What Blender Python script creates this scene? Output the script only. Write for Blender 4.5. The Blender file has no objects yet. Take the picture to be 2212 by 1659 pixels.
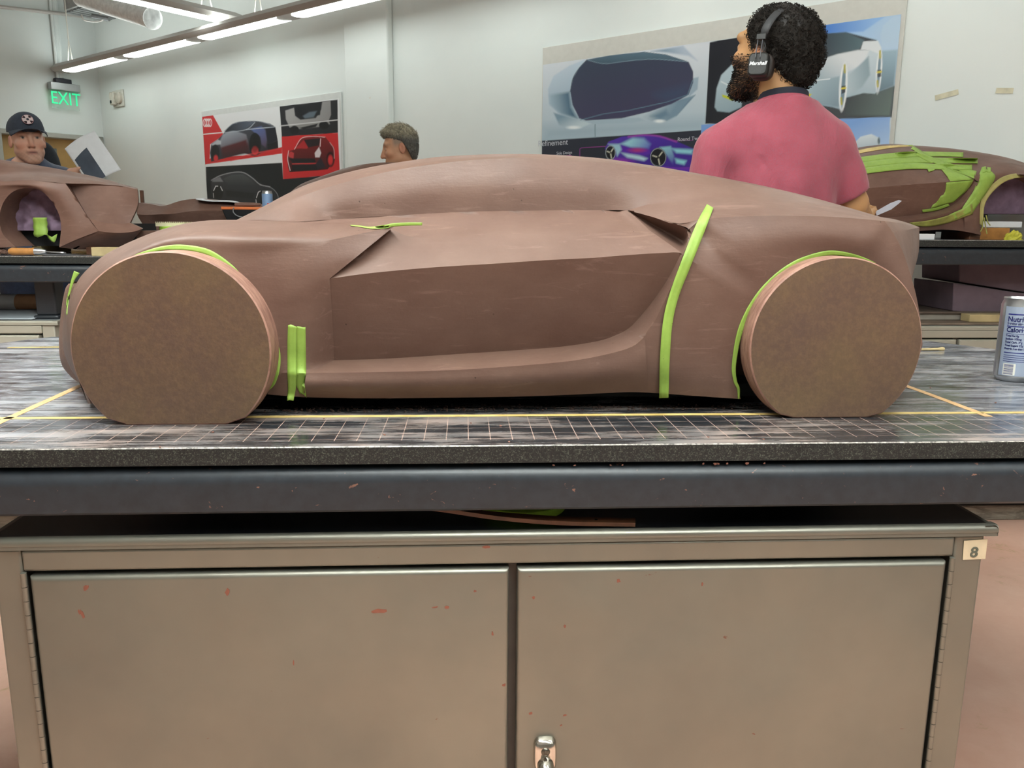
import bpy, bmesh, math, random
import numpy as np
from math import radians, sin, cos, pi, sqrt, atan2
from mathutils import Vector, Matrix
from mathutils.bvhtree import BVHTree
from mathutils import noise as mnoise

SC = bpy.context.scene
COL = SC.collection
random.seed(7)
V = Vector

# ------------------------------------------------------------------ camera
FPX, CX, CY = 1750.0, 1106.0, 829.5
CAM = V((0, 0, 1.22))
_y, _p, _r = radians(3.35), radians(11.14), radians(.43)
_r0 = V((cos(_y), -sin(_y), 0))
FWD = V((sin(_y) * cos(_p), cos(_y) * cos(_p), -sin(_p)))
_u0 = _r0.cross(FWD)
RT = _r0 * cos(_r) + _u0 * sin(_r)
UP = _u0 * cos(_r) - _r0 * sin(_r)
cd = bpy.data.cameras.new('camera')
cam = bpy.data.objects.new('camera', cd)
COL.objects.link(cam)
cd.sensor_width = 36
cd.lens = 36 * FPX / 2212
cd.clip_start = .02
m = Matrix.Identity(4)
for i in range(3):
    m[i][0] = RT[i]; m[i][1] = UP[i]; m[i][2] = -FWD[i]; m[i][3] = CAM[i]
cam.matrix_world = m
SC.camera = cam


def ray(px, py):
    return FWD + RT * ((px - CX) / FPX) - UP * ((py - CY) / FPX)


def atY(px, py, Y):
    d = ray(px, py)
    return CAM + d * (Y / d.y)


def atZ(px, py, Z):
    d = ray(px, py)
    return CAM + d * ((Z - CAM.z) / d.z)


def proj(q):
    d = q - CAM
    z = d.dot(FWD)
    return CX + FPX * d.dot(RT) / z, CY - FPX * d.dot(UP) / z


# ------------------------------------------------------------------ materials
def lin(c):
    if isinstance(c, str):
        c = [int(c[i:i + 2], 16) / 255 for i in (0, 2, 4)]
    return [x / 12.92 if x <= .04045 else ((x + .055) / 1.055) ** 2.4 for x in c[:3]]


def rgba(c):
    return (*lin(c), 1)


class NT:
    def __init__(s, name):
        s.m = bpy.data.materials.new(name)
        s.m.use_nodes = True
        s.t = s.m.node_tree
        s.b = s.t.nodes['Principled BSDF']
        s.tc = None

    def n(s, typ, **kw):
        nd = s.t.nodes.new(typ)
        for k, v in kw.items():
            if k.startswith('i_'):
                key = k[2:]
                key = int(key) if key.isdigit() else key.replace('_', ' ')
                nd.inputs[key].default_value = v
            else:
                setattr(nd, k, v)
        return nd

    def l(s, a, b):
        s.t.links.new(a, b)

    def coord(s, scale=(1, 1, 1), rot=(0, 0, 0)):
        if s.tc is None:
            s.tc = s.n('ShaderNodeTexCoord')
        mp = s.n('ShaderNodeMapping')
        mp.inputs['Scale'].default_value = scale
        mp.inputs['Rotation'].default_value = rot
        s.l(s.tc.outputs['Object'], mp.inputs['Vector'])
        return mp.outputs['Vector']

    def noise(s, sc, det=4, rough=.55, scale=(1, 1, 1), rot=(0, 0, 0), dist=0):
        nd = s.n('ShaderNodeTexNoise')
        nd.inputs['Scale'].default_value = sc
        nd.inputs['Detail'].default_value = det
        nd.inputs['Roughness'].default_value = rough
        nd.inputs['Distortion'].default_value = dist
        s.l(s.coord(scale, rot), nd.inputs['Vector'])
        return nd.outputs['Fac']

    def ramp(s, fac, stops):
        r = s.n('ShaderNodeValToRGB')
        el = r.color_ramp.elements
        while len(el) < len(stops):
            el.new(.5)
        for e, (p, c) in zip(el, stops):
            e.position = p
            e.color = c if len(c) == 4 else (*c, 1)
        s.l(fac, r.inputs['Fac'])
        return r.outputs['Color']

    def mix(s, fac, a, b, mode='MIX'):
        x = s.n('ShaderNodeMix', data_type='RGBA', blend_type=mode)
        for sock, v in ((x.inputs[0], fac), (x.inputs[6], a), (x.inputs[7], b)):
            if hasattr(v, 'is_linked'):
                s.l(v, sock)
            else:
                sock.default_value = v
        return x.outputs[2]

    def math(s, op, a, b=None, c=None, clamp=False):
        x = s.n('ShaderNodeMath', operation=op, use_clamp=clamp)
        for i, v in enumerate((a, b, c)):
            if v is None:
                continue
            if hasattr(v, 'is_linked'):
                s.l(v, x.inputs[i])
            else:
                x.inputs[i].default_value = v
        return x.outputs[0]

    def bump(s, h, strength=.2, dist=.002, normal=None):
        b = s.n('ShaderNodeBump')
        b.inputs['Strength'].default_value = strength
        b.inputs['Distance'].default_value = dist
        s.l(h, b.inputs['Height'])
        if normal is not None:
            s.l(normal, b.inputs['Normal'])
        s.l(b.outputs['Normal'], s.b.inputs['Normal'])
        return b.outputs['Normal']

    def base(s, v):
        if hasattr(v, 'is_linked'):
            s.l(v, s.b.inputs['Base Color'])
        else:
            s.b.inputs['Base Color'].default_value = v

    def set(s, **kw):
        for k, v in kw.items():
            sock = s.b.inputs[k.replace('_', ' ')]
            if hasattr(v, 'is_linked'):
                s.l(v, sock)
            else:
                sock.default_value = v
        return s


def simple(name, c, rough=.6, metal=0, var=.12, nsc=30, bump=0, bsc=60, spec=.5, **kw):
    t = NT(name)
    f = t.noise(nsc, 3)
    col = rgba(c)
    lo = tuple(x * (1 - var) for x in col[:3]) + (1,)
    hi = tuple(min(1, x * (1 + var)) for x in col[:3]) + (1,)
    t.base(t.ramp(f, [(.3, lo), (.7, hi)]))
    t.set(Roughness=rough, Metallic=metal)
    t.b.inputs['Specular IOR Level'].default_value = spec
    if bump:
        t.bump(t.noise(bsc, 4), bump, .002)
    for k, v in kw.items():
        t.b.inputs[k.replace('_', ' ')].default_value = v
    return t.m


def clay_mat(name, dark, light, bumpy=.25, rough=.5):
    t = NT(name)
    a = t.noise(9, 6, .65, scale=(1, 1, 1.6))
    col = t.ramp(a, [(.3, rgba(dark)), (.7, rgba(light))])
    # pale smear streaks of rubbed clay
    b = t.noise(26, 5, .7, scale=(.35, 1, 2.2), rot=(0, .35, 0), dist=1.2)
    sm = t.ramp(b, [(.58, (0, 0, 0)), (.76, (.17, .17, .17))])
    col = t.mix(sm, col, rgba([min(1, x) for x in [v / 255 for v in (196, 160, 146)]]))
    # tiny dark pits
    vo = t.n('ShaderNodeTexVoronoi')
    vo.inputs['Scale'].default_value = 34
    t.l(t.coord(), vo.inputs['Vector'])
    pit = t.ramp(vo.outputs['Distance'], [(.035, (.75, .75, .75)), (.06, (0, 0, 0))])
    vo2 = t.noise(7, 2)
    pit = t.mix(t.ramp(vo2, [(.5, (0, 0, 0)), (.6, (1, 1, 1))]), (0, 0, 0, 1), pit)
    col = t.mix(pit, col, rgba('33211b'))
    t.base(col)
    rr = t.ramp(t.noise(5, 4), [(.35, (rough - .1,) * 3), (.7, (rough + .12,) * 3)])
    t.set(Roughness=rr)
    t.b.inputs['Specular IOR Level'].default_value = .3
    h = t.math('ADD', t.noise(60, 5, .7, scale=(.25, 1, 1.6), rot=(0, .25, 0)), t.math('MULTIPLY', t.noise(210, 3), .35))
    h = t.math('SUBTRACT', h, t.math('MULTIPLY', pit, 1.0))
    t.bump(h, bumpy, .0016)
    return t.m


M = {}
M['clay'] = clay_mat('clay', '62493f', '6f564b')
M['clay_back'] = clay_mat('clay_back', '664b41', '785b4f', .12)
M['clay_rough'] = clay_mat('clay_rough', '664b40', '7c5f52', .7, .65)


def wheel_mat():
    t = NT('wheel_board')
    a = t.noise(8, 6, .65)
    col = t.ramp(a, [(.33, rgba('533d32')), (.5, rgba('584232')), (.68, rgba('604b34'))])
    b = t.noise(120, 3, .7)
    col = t.mix(t.ramp(b, [(.4, (.0,) * 3), (.75, (.3,) * 3)]), col, rgba('846647'))
    d = t.noise(22, 5, .7, scale=(1, 1, 1), dist=.8)
    col = t.mix(t.ramp(d, [(.62, (0, 0, 0)), (.78, (.55,) * 3)]), col, rgba('553a30'))
    t.base(col)
    t.set(Roughness=.62)
    t.bump(t.math('ADD', t.noise(150, 4), t.math('MULTIPLY', d, 1.2)), .3, .002)
    return t.m


M['wheel'] = wheel_mat()


def slab_mat():
    t = NT('granite_top')
    geo = t.n('ShaderNodeNewGeometry')
    sep = t.n('ShaderNodeSeparateXYZ')
    t.l(geo.outputs['Position'], sep.inputs[0])
    X, Y = sep.outputs[0], sep.outputs[1]
    col = t.ramp(t.noise(240, 3), [(.35, rgba('1b1d20')), (.7, rgba('33363a'))])
    s1 = t.noise(55, 6, .75, scale=(.09, 1.3, 1), rot=(0, 0, .05), dist=.4)
    s2 = t.noise(9, 4, .6, scale=(.5, 1.5, 1))
    sm = t.ramp(t.math('MULTIPLY', s1, s2), [(.23, (0,) * 3), (.34, (.95,) * 3)])
    # more dust close to the front edge
    near = t.math('SUBTRACT', 1.13, Y)
    near = t.math('MULTIPLY', near, 12, clamp=True)
    s3 = t.ramp(t.noise(38, 6, .8, scale=(.22, 1.2, 1), dist=1.5), [(.52, (0,) * 3), (.66, (1,) * 3)])
    sm = t.math('ADD', sm, t.math('MULTIPLY', s3, near), clamp=True)
    dustc = t.ramp(t.noise(16, 3), [(.4, rgba('88817f')), (.65, rgba('a8948b'))])
    col = t.mix(t.math('MULTIPLY', sm, .66), col, dustc)
    # scribed one inch grid, front strip only
    def line(co, off, w):
        f = t.math('FRACT', t.math('DIVIDE', t.math('ADD', co, off + 31.4), .0314))
        f = t.math('ABSOLUTE', t.math('SUBTRACT', f, .5))
        return t.math('LESS_THAN', f, w)
    g = t.math('MAXIMUM', line(X, .0157 - atZ(964, 948, .92).x, .02), line(Y, .0157 - atZ(1106, 947, .92).y, .013))
    front = t.math('MULTIPLY', t.math('LESS_THAN', Y, 1.262), t.math('GREATER_THAN', Y, 1.112))
    g = t.math('MULTIPLY', g, front)
    g = t.math('MULTIPLY', g, t.ramp(t.noise(14, 4), [(.25, (.25,) * 3), (.6, (.95,) * 3)]))
    col = t.mix(g, col, rgba('b3968a'))
    # pale scuff streaks beside the car, painting in the bright wall's reflection
    ax_ = t.math('ABSOLUTE', t.math('SUBTRACT', X, .12))
    out = t.math('MULTIPLY', t.math('SUBTRACT', ax_, .62), 5, clamp=True)
    w = t.ramp(t.noise(30, 7, .75, scale=(.3, 1.5, 1), rot=(0, 0, .15), dist=.8), [(.38, (0,) * 3), (.62, (.85,) * 3)])
    col = t.mix(t.math('MULTIPLY', w, out), col, rgba('a6a7ae'))
    t.base(col)
    t.set(Roughness=t.math('ADD', t.math('MULTIPLY', sm, .35), .15), IOR=1.9)
    t.bump(s1, .06, .001)
    return t.m


M['slab'] = slab_mat()


def granite_edge():
    t = NT('granite_edge')
    a = t.noise(330, 4, .7)
    b = t.noise(600, 2)
    col = t.ramp(t.math('MULTIPLY', a, b), [(.2, rgba('131516')), (.28, rgba('222524')), (.38, rgba('53584f'))])
    t.base(col)
    t.set(Roughness=.5)
    t.bump(a, .3, .001)
    return t.m


M['slab_edge'] = granite_edge()


def beam_mat():
    t = NT('frame_paint')
    a = t.noise(60, 4)
    col = t.ramp(a, [(.3, rgba('24282d')), (.7, rgba('2c3137'))])
    sp = t.ramp(t.noise(70, 4, .6, scale=(.7, 1, 1), dist=1), [(.67, (0,) * 3), (.70, (1,) * 3)])
    col = t.mix(sp, col, rgba('7b5a4d'))
    t.base(col)
    t.set(Roughness=.4)
    t.bump(t.noise(350, 3), .08, .001)
    return t.m


M['beam'] = beam_mat()


def steel_mat(name, c='858379', rough=.42, metal=.75, spots=True):
    t = NT(name)
    a = t.noise(3.0, 4, .6)
    col0 = rgba(c)
    lo = tuple(x * .88 for x in col0[:3]) + (1,)
    hi = tuple(min(1, x * 1.1) for x in col0[:3]) + (1,)
    col = t.ramp(a, [(.3, lo), (.7, hi)])
    if spots:
        sp = t.ramp(t.noise(38, 3, .5, scale=(.8, 1, 1.3), dist=.6), [(.745, (0,) * 3), (.765, (.85,) * 3)])
        col = t.mix(sp, col, rgba('7b5243'))
    t.base(col)
    rr = t.ramp(t.noise(7, 5), [(.3, (rough - .06,) * 3), (.7, (rough + .1,) * 3)])
    t.set(Roughness=rr, Metallic=metal)
    t.bump(t.noise(300, 2, scale=(1, 1, .06)), .03, .001)
    return t.m


M['steel'] = steel_mat('brushed_steel')
def reflection_steel():
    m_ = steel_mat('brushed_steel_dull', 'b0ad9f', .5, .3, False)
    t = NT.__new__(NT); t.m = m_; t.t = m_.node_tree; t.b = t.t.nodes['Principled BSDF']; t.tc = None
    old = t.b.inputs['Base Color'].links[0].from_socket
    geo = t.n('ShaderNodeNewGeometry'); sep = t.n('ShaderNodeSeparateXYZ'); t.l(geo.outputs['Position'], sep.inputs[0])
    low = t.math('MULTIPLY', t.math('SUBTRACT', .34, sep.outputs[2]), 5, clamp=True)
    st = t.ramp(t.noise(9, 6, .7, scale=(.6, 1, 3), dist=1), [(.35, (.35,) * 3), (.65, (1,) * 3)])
    t.base(t.mix(t.math('MULTIPLY', low, st), old, rgba('4d433c')))  # streaks of floor reflection painted dark brown low on the steel
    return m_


M['steel_back'] = reflection_steel()
M['chrome'] = simple('chrome', 'cfcac0', .18, 1, .1, 20)
M['black_top'] = simple('black_laminate', '0b0d10', .32, 0, .3, 200)


def tape_mat(name, c1, c2):
    t = NT(name)
    a = t.noise(30, 5, .6)
    col = t.ramp(a, [(.3, rgba(c1)), (.7, rgba(c2))])
    sp = t.ramp(t.noise(120, 3), [(.70, (0,) * 3), (.76, (.7,) * 3)])
    t.base(t.mix(sp, col, rgba('5c6138')))
    t.set(Roughness=.55)
    t.bump(t.noise(160, 3, scale=(1, 1, .4)), .35, .001)
    return t.m


M['tape'] = tape_mat('green_masking_tape', '7d9a3d', '92b04d')
M['tape_y'] = tape_mat('cream_layout_tape', 'b59a55', 'd8be7c')
M['tape_o'] = tape_mat('tan_layout_tape', 'b88e5e', 'd8b080')
M['foam'] = simple('purple_foam', '7a6578', .9, 0, .22, 25, .6, 40)
M['foam_block'] = simple('purple_foam_block', '6b5c66', .9, 0, .14, 14, .3, 60)
M['wood'] = simple('pale_wood', 'b9a57a', .6, 0, .2, 12, .1, 50)
M['wood_dark'] = simple('brown_wood', '5d3a26', .5, 0, .3, 14, .15, 50)
M['wood_orange'] = simple('varnished_wood', 'b07a42', .35, 0, .2, 30)
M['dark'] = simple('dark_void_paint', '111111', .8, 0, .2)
M['black'] = simple('black_plastic', '17181a', .45, 0, .15)
M['paper'] = simple('white_paper', 'dfe1e4', .8, 0, .03)
M['white'] = simple('white_plastic', 'd8d6cc', .5, 0, .04)
M['alu'] = simple('aluminium', 'c4c6c8', .28, .9, .06)


# ------------------------------------------------------------------ mesh helpers
class MB:
    def __init__(s):
        s.v = []; s.f = []; s.mi = []

    def add(s, vs, fs, mi=0):
        o = len(s.v)
        s.v += [tuple(v) for v in vs]
        s.f += [tuple(i + o for i in f) for f in fs]
        s.mi += [mi] * len(fs)
        return s

    def box(s, x0, x1, y0, y1, z0, z1, mi=0):
        vs = [(x, y, z) for x in (x0, x1) for y in (y0, y1) for z in (z0, z1)]
        return s.add(vs, [(0, 1, 3, 2), (4, 6, 7, 5), (0, 4, 5, 1), (2, 3, 7, 6), (0, 2, 6, 4), (1, 5, 7, 3)], mi)

    def obox(s, c, ax, ay, az, mi=0):      # oriented box: centre and three half axes
        c, ax, ay, az = V(c), V(ax), V(ay), V(az)
        vs = [c + ax * i + ay * j + az * k for i in (-1, 1) for j in (-1, 1) for k in (-1, 1)]
        return s.add(vs, [(0, 1, 3, 2), (4, 6, 7, 5), (0, 4, 5, 1), (2, 3, 7, 6), (0, 2, 6, 4), (1, 5, 7, 3)], mi)

    def grid(s, rows, mi=0, close=False):
        n = len(rows[0])
        vs = [p for r in rows for p in r]
        fs = []
        for i in range(len(rows) - 1):
            for j in range(n if close else n - 1):
                k = (j + 1) % n
                fs.append((i * n + j, i * n + k, (i + 1) * n + k, (i + 1) * n + j))
        return s.add(vs, fs, mi)

    def tube(s, pts, r, n=10, mi=0, caps=True):
        pts = [V(p) for p in pts]
        rr = r if isinstance(r, (list, tuple)) else [r] * len(pts)
        rows = []
        a = None
        for i, p in enumerate(pts):
            t = (pts[min(i + 1, len(pts) - 1)] - pts[max(i - 1, 0)]).normalized()
            if a is None:
                a = t.orthogonal().normalized()
            else:
                a = (a - t * a.dot(t)).normalized()
            b = t.cross(a)
            rows.append([p + (a * cos(2 * pi * k / n) + b * sin(2 * pi * k / n)) * rr[i] for k in range(n)])
        s.grid(rows, mi, True)
        if caps:
            s.add(rows[0], [tuple(range(n))[::-1]], mi)
            s.add(rows[-1], [tuple(range(n))], mi)
        return s

    def lathe(s, c, prof, n=32, mi=0, axis=(0, 0, 1)):
        ax = V(axis).normalized()
        a = ax.orthogonal().normalized(); b = ax.cross(a)
        c = V(c)
        rows = [[c + ax * h + (a * cos(2 * pi * k / n) + b * sin(2 * pi * k / n)) * r for k in range(n)] for r, h in prof]
        return s.grid(rows, mi, True)

    def prism(s, poly, d, mi=0):           # closed polygon of points pushed along d
        n = len(poly); d = V(d)
        p2 = [V(p) + d for p in poly]
        s.add(list(poly) + p2, [tuple(range(n))[::-1], tuple(range(n, 2 * n))] + [(i, (i + 1) % n, n + (i + 1) % n, n + i) for i in range(n)], mi)
        return s

    def build(s, name, mats, parent=None, smooth=None, merge=0, origin=None, bevel=0, kind=None, label=None):
        me = bpy.data.meshes.new(name)
        me.from_pydata(s.v, [], s.f)
        for mt in (mats if isinstance(mats, (list, tuple)) else [mats]):
            me.materials.append(mt)
        me.polygons.foreach_set('material_index', s.mi)
        bm = bmesh.new(); bm.from_mesh(me)
        if merge:
            bmesh.ops.remove_doubles(bm, verts=bm.verts, dist=merge)
        bmesh.ops.recalc_face_normals(bm, faces=bm.faces)
        bm.to_mesh(me); bm.free()
        if smooth is not None:
            me.polygons.foreach_set('use_smooth', [True] * len(me.polygons))
            me.set_sharp_from_angle(angle=radians(smooth))
        o = bpy.data.objects.new(name, me)
        COL.objects.link(o)
        if bevel:
            b = o.modifiers.new('bevel', 'BEVEL')
            b.width = bevel; b.segments = 3; b.limit_method = 'ANGLE'; b.angle_limit = radians(40)
            if smooth is None:
                me.polygons.foreach_set('use_smooth', [True] * len(me.polygons))
                me.set_sharp_from_angle(angle=radians(40))
        if origin is not None:
            origin = V(origin)
            me.transform(Matrix.Translation(-origin)); o.location = origin
        if parent is not None:
            o.parent = parent
            o.matrix_parent_inverse = Matrix.Translation(-parent.location) if parent.type == 'EMPTY' or parent.location.length else Matrix.Identity(4)
        if kind: o['kind'] = kind
        if label: o['label'] = label
        return o


def tag(o, label=None, cat=None, group=None, kind=None):
    if label: o['label'] = label
    if cat: o['category'] = cat
    if group: o['group'] = group
    if kind: o['kind'] = kind
    return o


def thing(name, label, cat, loc=(0, 0, 0), group=None):
    o = bpy.data.objects.new(name, None)
    COL.objects.link(o)
    o.empty_display_size = .05
    o.location = loc
    return tag(o, label, cat, group)


def catmull(pts, s, corners=()):
    """spline through pts, s steps per span; breaks tangents at the corner indices"""
    pts = [V(p) for p in pts]
    out = []
    n = len(pts)
    for i in range(n - 1):
        p1, p2 = pts[i], pts[i + 1]
        p0 = pts[i - 1] if i > 0 and i not in corners else p1 * 2 - p2
        p3 = pts[i + 2] if i + 2 < n and (i + 1) not in corners else p2 * 2 - p1
        for k in range(s):
            t = k / s
            out.append(.5 * ((2 * p1) + (p2 - p0) * t + (2 * p0 - 5 * p1 + 4 * p2 - p3) * t * t + (3 * p1 - p0 - 3 * p2 + p3) * t ** 3))
    out.append(pts[-1])
    return out


def loft(mb, rows, s=4, m=6, corners=(), mi=0, straight=False, mirror=None, mk=0):
    R = [catmull(r, s, corners) for r in rows]
    n = len(R[0])
    cols = []
    for j in range(n):
        c = [r[j] for r in R]
        cols.append(catmull(c, m, range(len(c)) if straight else ()))
    grid = [[cols[j][i] for j in range(n)] for i in range(len(cols[0]))]
    mb.grid(grid, mi)
    if mirror is not None:
        mb.grid([[V((p.x - mk * 2 * (mirror - p.y), 2 * mirror - p.y, p.z)) for p in r] for r in grid], mi)
    return grid


def PX(*a):                                # (px, py, depth) triples -> points
    return [atY(*q) for q in a]


def text_mesh(name, body, mat, origin, xdir, ydir, size, parent=None, depth=.0004, shear=0, bold=0, align='CENTER', squash=1):
    cu = bpy.data.curves.new(name, 'FONT')
    cu.body = body; cu.size = size; cu.extrude = depth; cu.shear = shear; cu.offset = bold
    cu.align_x = align; cu.align_y = 'CENTER'
    tmp = bpy.data.objects.new(name + '_tmp', cu)
    COL.objects.link(tmp)
    dg = bpy.context.evaluated_depsgraph_get()
    dg.update()
    me = bpy.data.meshes.new_from_object(tmp.evaluated_get(dg))
    COL.objects.unlink(tmp); bpy.data.objects.remove(tmp)
    x = V(xdir).normalized(); y = V(ydir).normalized(); z = x.cross(y)
    mt = Matrix(((x.x * squash, y.x, z.x, origin[0]), (x.y * squash, y.y, z.y, origin[1]), (x.z * squash, y.z, z.z, origin[2]), (0, 0, 0, 1)))
    me.transform(mt)
    me.materials.clear(); me.materials.append(mat)
    o = bpy.data.objects.new(name, me)
    COL.objects.link(o)
    if parent is not None:
        o.parent = parent
        o.matrix_parent_inverse = Matrix.Translation(-parent.location)
    return o
# ------------------------------------------------------------------ room shell
def wall_mat(name, c, c2):
    t = NT(name)
    col = t.ramp(t.noise(1.2, 3), [(.35, rgba(c)), (.65, rgba(c2))])
    sp = t.ramp(t.noise(5, 4, .6), [(.74, (0,) * 3), (.77, (.5,) * 3)])
    t.base(t.mix(sp, col, rgba('cdbfa2')))
    t.set(Roughness=.45)
    t.bump(t.noise(90, 3), .12, .002)
    return t.m


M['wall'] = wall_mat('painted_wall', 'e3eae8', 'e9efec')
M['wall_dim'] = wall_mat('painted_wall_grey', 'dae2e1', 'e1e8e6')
M['ceil'] = simple('ceiling_paint', 'd0d2d0', .8, 0, .03)


def floor_mat():
    t = NT('red_floor')
    col = t.ramp(t.noise(2.2, 6, .65), [(.3, rgba('d4a590')), (.7, rgba('e6c0ad'))])
    s = t.ramp(t.noise(9, 8, .75, dist=1.2), [(.55, (0,) * 3), (.68, (.8,) * 3)])
    big = t.ramp(t.noise(1.6, 2), [(.47, (0,) * 3), (.6, (1,) * 3)])
    col = t.mix(t.mix(big, (0, 0, 0, 1), s), col, rgba('b89a6a'))
    fine = t.ramp(t.noise(60, 4, .7), [(.66, (0,) * 3), (.72, (.5,) * 3)])
    col = t.mix(fine, col, rgba('d8b9a0'))
    t.base(col)
    t.set(Roughness=.6)
    t.bump(t.noise(80, 4), .2, .002)
    return t.m


M['floor'] = floor_mat()

H0 = 1.22
def bearing(px, py=484):
    d = ray(px, py); d.z = 0
    return d.normalized()


CORNER = bearing(240) * 10.25
WD = bearing(-1150, 469)                   # along the back wall, towards the far left corner
WN = V((WD.y, -WD.x, 0))                   # normal
if WN.dot(-CORNER) < 0:
    WN = -WN                               # into the room
UXW = -WD                                  # from the corner to the right


def on_wall(px, py, off=0.0):
    d = ray(px, py)
    t = (CORNER + WN * off - CAM).dot(WN) / d.dot(WN)
    return CAM + d * t


def on_left(px, py, off=0.0):
    d = ray(px, py)
    n = UXW
    t = (CORNER + n * off - CAM).dot(n) / d.dot(n)
    return CAM + d * t


def wp(u, n, z):                           # wall coordinates: metres along, off the wall, up
    q = CORNER + UXW * u + WN * n
    return V((q.x, q.y, z))


def wbox(mb, u0, u1, n0, n1, z0, z1, mi=0):
    vs = [wp(u, n, z) for u in (u0, u1) for n in (n0, n1) for z in (z0, z1)]
    return mb.add(vs, [(0, 1, 3, 2), (4, 6, 7, 5), (0, 4, 5, 1), (2, 3, 7, 6), (0, 2, 6, 4), (1, 5, 7, 3)], mi)


def wu(p):
    return (V((p.x, p.y, 0)) - CORNER).dot(UXW)


def wn(p):
    return (V((p.x, p.y, 0)) - CORNER).dot(WN)


RU, RN, RH = 17.0, 10.5, 4.3
wbox(MB(), -.2, RU + .2, -.2, RN + .2, -.15, 0).build('floor', M['floor'], kind='structure')
wbox(MB(), -.2, RU + .2, -.2, RN + .2, RH, RH + .15).build('ceiling', M['ceil'], kind='structure')
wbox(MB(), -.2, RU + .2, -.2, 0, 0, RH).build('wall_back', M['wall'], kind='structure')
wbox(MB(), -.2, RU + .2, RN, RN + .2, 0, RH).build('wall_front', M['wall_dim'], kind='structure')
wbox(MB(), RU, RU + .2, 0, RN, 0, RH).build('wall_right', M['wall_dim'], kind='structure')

# left wall with the doorway
dl, dr = on_left(-14, 275), on_left(222, 300)
d0, d1 = wn(dl), wn(dr)
if d0 > d1: d0, d1 = d1, d0
DZ = on_left(150, 290).z
lw = MB()
wbox(lw, -.2, 0, 0, d0, 0, RH); wbox(lw, -.2, 0, d1, RN, 0, RH); wbox(lw, -.2, 0, d0, d1, DZ, RH)
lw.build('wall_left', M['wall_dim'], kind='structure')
door = wbox(MB(), -.16, -.11, d0 + .06, d1 - .06, 0, DZ - .05).build('door_1', simple('door_veneer', 'b7945a', .45, 0, .16, 3.5), kind='structure')
fr = MB()
wbox(fr, -.19, .02, d0, d0 + .06, 0, DZ); wbox(fr, -.19, .02, d1 - .06, d1, 0, DZ); wbox(fr, -.19, .02, d0, d1, DZ - .05, DZ)
fr.build('door_frame', simple('door_frame_paint', 'a9aba4', .5, 0, .05), door, bevel=.006)
wbox(MB(), -.109, -.10, d1 - .62, d1 - .40, DZ - 1.05, DZ - .15).build('door_glass', simple('door_glass', '6e7674', .15), door)

# pilaster on the back wall
ua, ub = wu(on_wall(747, 250, .06)), wu(on_wall(840, 250, .06))
wbox(MB(), ua, ub, .0005, .06, 0, RH).build('trim_1', M['wall'], kind='structure', bevel=.012)
# baseboards
wbox(MB(), .02, RU, .0005, .014, 0, .1).build('baseboard_back', simple('baseboard_vinyl', '4d4a48', .5), kind='structure')

# ------------------------------------------------------------------ pendant lights
M['lamp_body'] = simple('lamp_body_paint', 'b4b0ab', .45, 0, .03)


def emit(name, c, s):
    t = NT(name)
    t.set(Emission_Strength=s)
    t.b.inputs['Emission Color'].default_value = rgba(c)
    t.b.inputs['Base Color'].default_value = rgba(c)
    return t.m


M['lens'] = emit('lamp_lens', 'f7fffb', 9.0)
M['lens_near'] = emit('lamp_lens_near', 'f7fffb', 105.0)
M['lens_mid'] = emit('lamp_lens_mid', 'f7fffb', 18.0)
M['uplight'] = emit('lamp_uplight', 'f7fffb', 11.0)
M['lens_dim'] = emit('lamp_lens_dim', 'f7fffb', 4.0)


def pendant(p0, d, length, label, seg, w=.17, hang=True, cable_every=3.2, lip=.12, gap=.13, group=None, lens=None):
    """suspended linear luminaire: p0 end (underside), d direction; lenses sit in a shallow curved underside"""
    d = d.normalized(); up = V((0, 0, 1)); sd = d.cross(up)
    root = thing('pendant_light', label, 'light', p0, group)
    body = MB()
    prof = [(-w / 2, .035), (-w / 2 + .012, .012), (-w * .36, 0), (w * .36, 0), (w / 2 - .012, .012), (w / 2, .035), (w * .3, .075), (-w * .3, .075)]
    rows = [[p0 + d * t + sd * a + up * b for a, b in prof] for t in (0, length)]
    body.grid(rows, 0, True)
    body.add(rows[0], [tuple(range(8))]); body.add(rows[1], [tuple(range(8))])
    # tapered end cap
    tip = [p0 - d * .16 + sd * a * .5 + up * (b * .3 + .04) for a, b in prof]
    body.grid([tip, rows[0]], 0, True); body.add(tip, [tuple(range(8))])
    body.build('lamp_body', M['lamp_body'], root, smooth=30)
    t = lip
    while t + seg * .5 < length:
        t1 = min(t + seg, length - lip * .5)
        pts = []
        lw_ = w * .33
        for k in range(13):                # rounded near end, concave far end
            a = -pi / 2 + pi * k / 12
            pts.append((t + .07 - .07 * cos(a), lw_ * sin(a)))
        for k in range(13):
            a = pi / 2 - pi * k / 12
            pts.append((t1 - .06 * cos(a) + .0, lw_ * sin(a)))
        pl = [p0 + d * a + sd * b - up * .004 for a, b in pts]
        MB().prism(pl, up * .003).build('lamp_lens', M[lens or 'lens'], root)
        t = t1 + gap
    MB().prism([p0 + d * a + sd * b + up * .0765 for a, b in ((.05, -w * .2), (length - .05, -w * .2), (length - .05, w * .2), (.05, w * .2))], up * .002).build('added_uplight', M['uplight'], root)  # glowing strip added on top so the ceiling bounces fill light
    k = .22
    while hang and k < length:
        q = p0 + d * k + up * .075
        top = V((q.x, q.y, RH))
        y = q + up * .22
        c = MB()
        c.tube([top, y], .006, 8); c.tube([y, q + d * .05], .005, 8); c.tube([y, q - d * .05], .005, 8)
        c.build('hanging_cable', M['white'], root)
        k += cable_every
    return root


LZ = 2.72
def atZc(px, py, z): return atZ(px, py, z)

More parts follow.
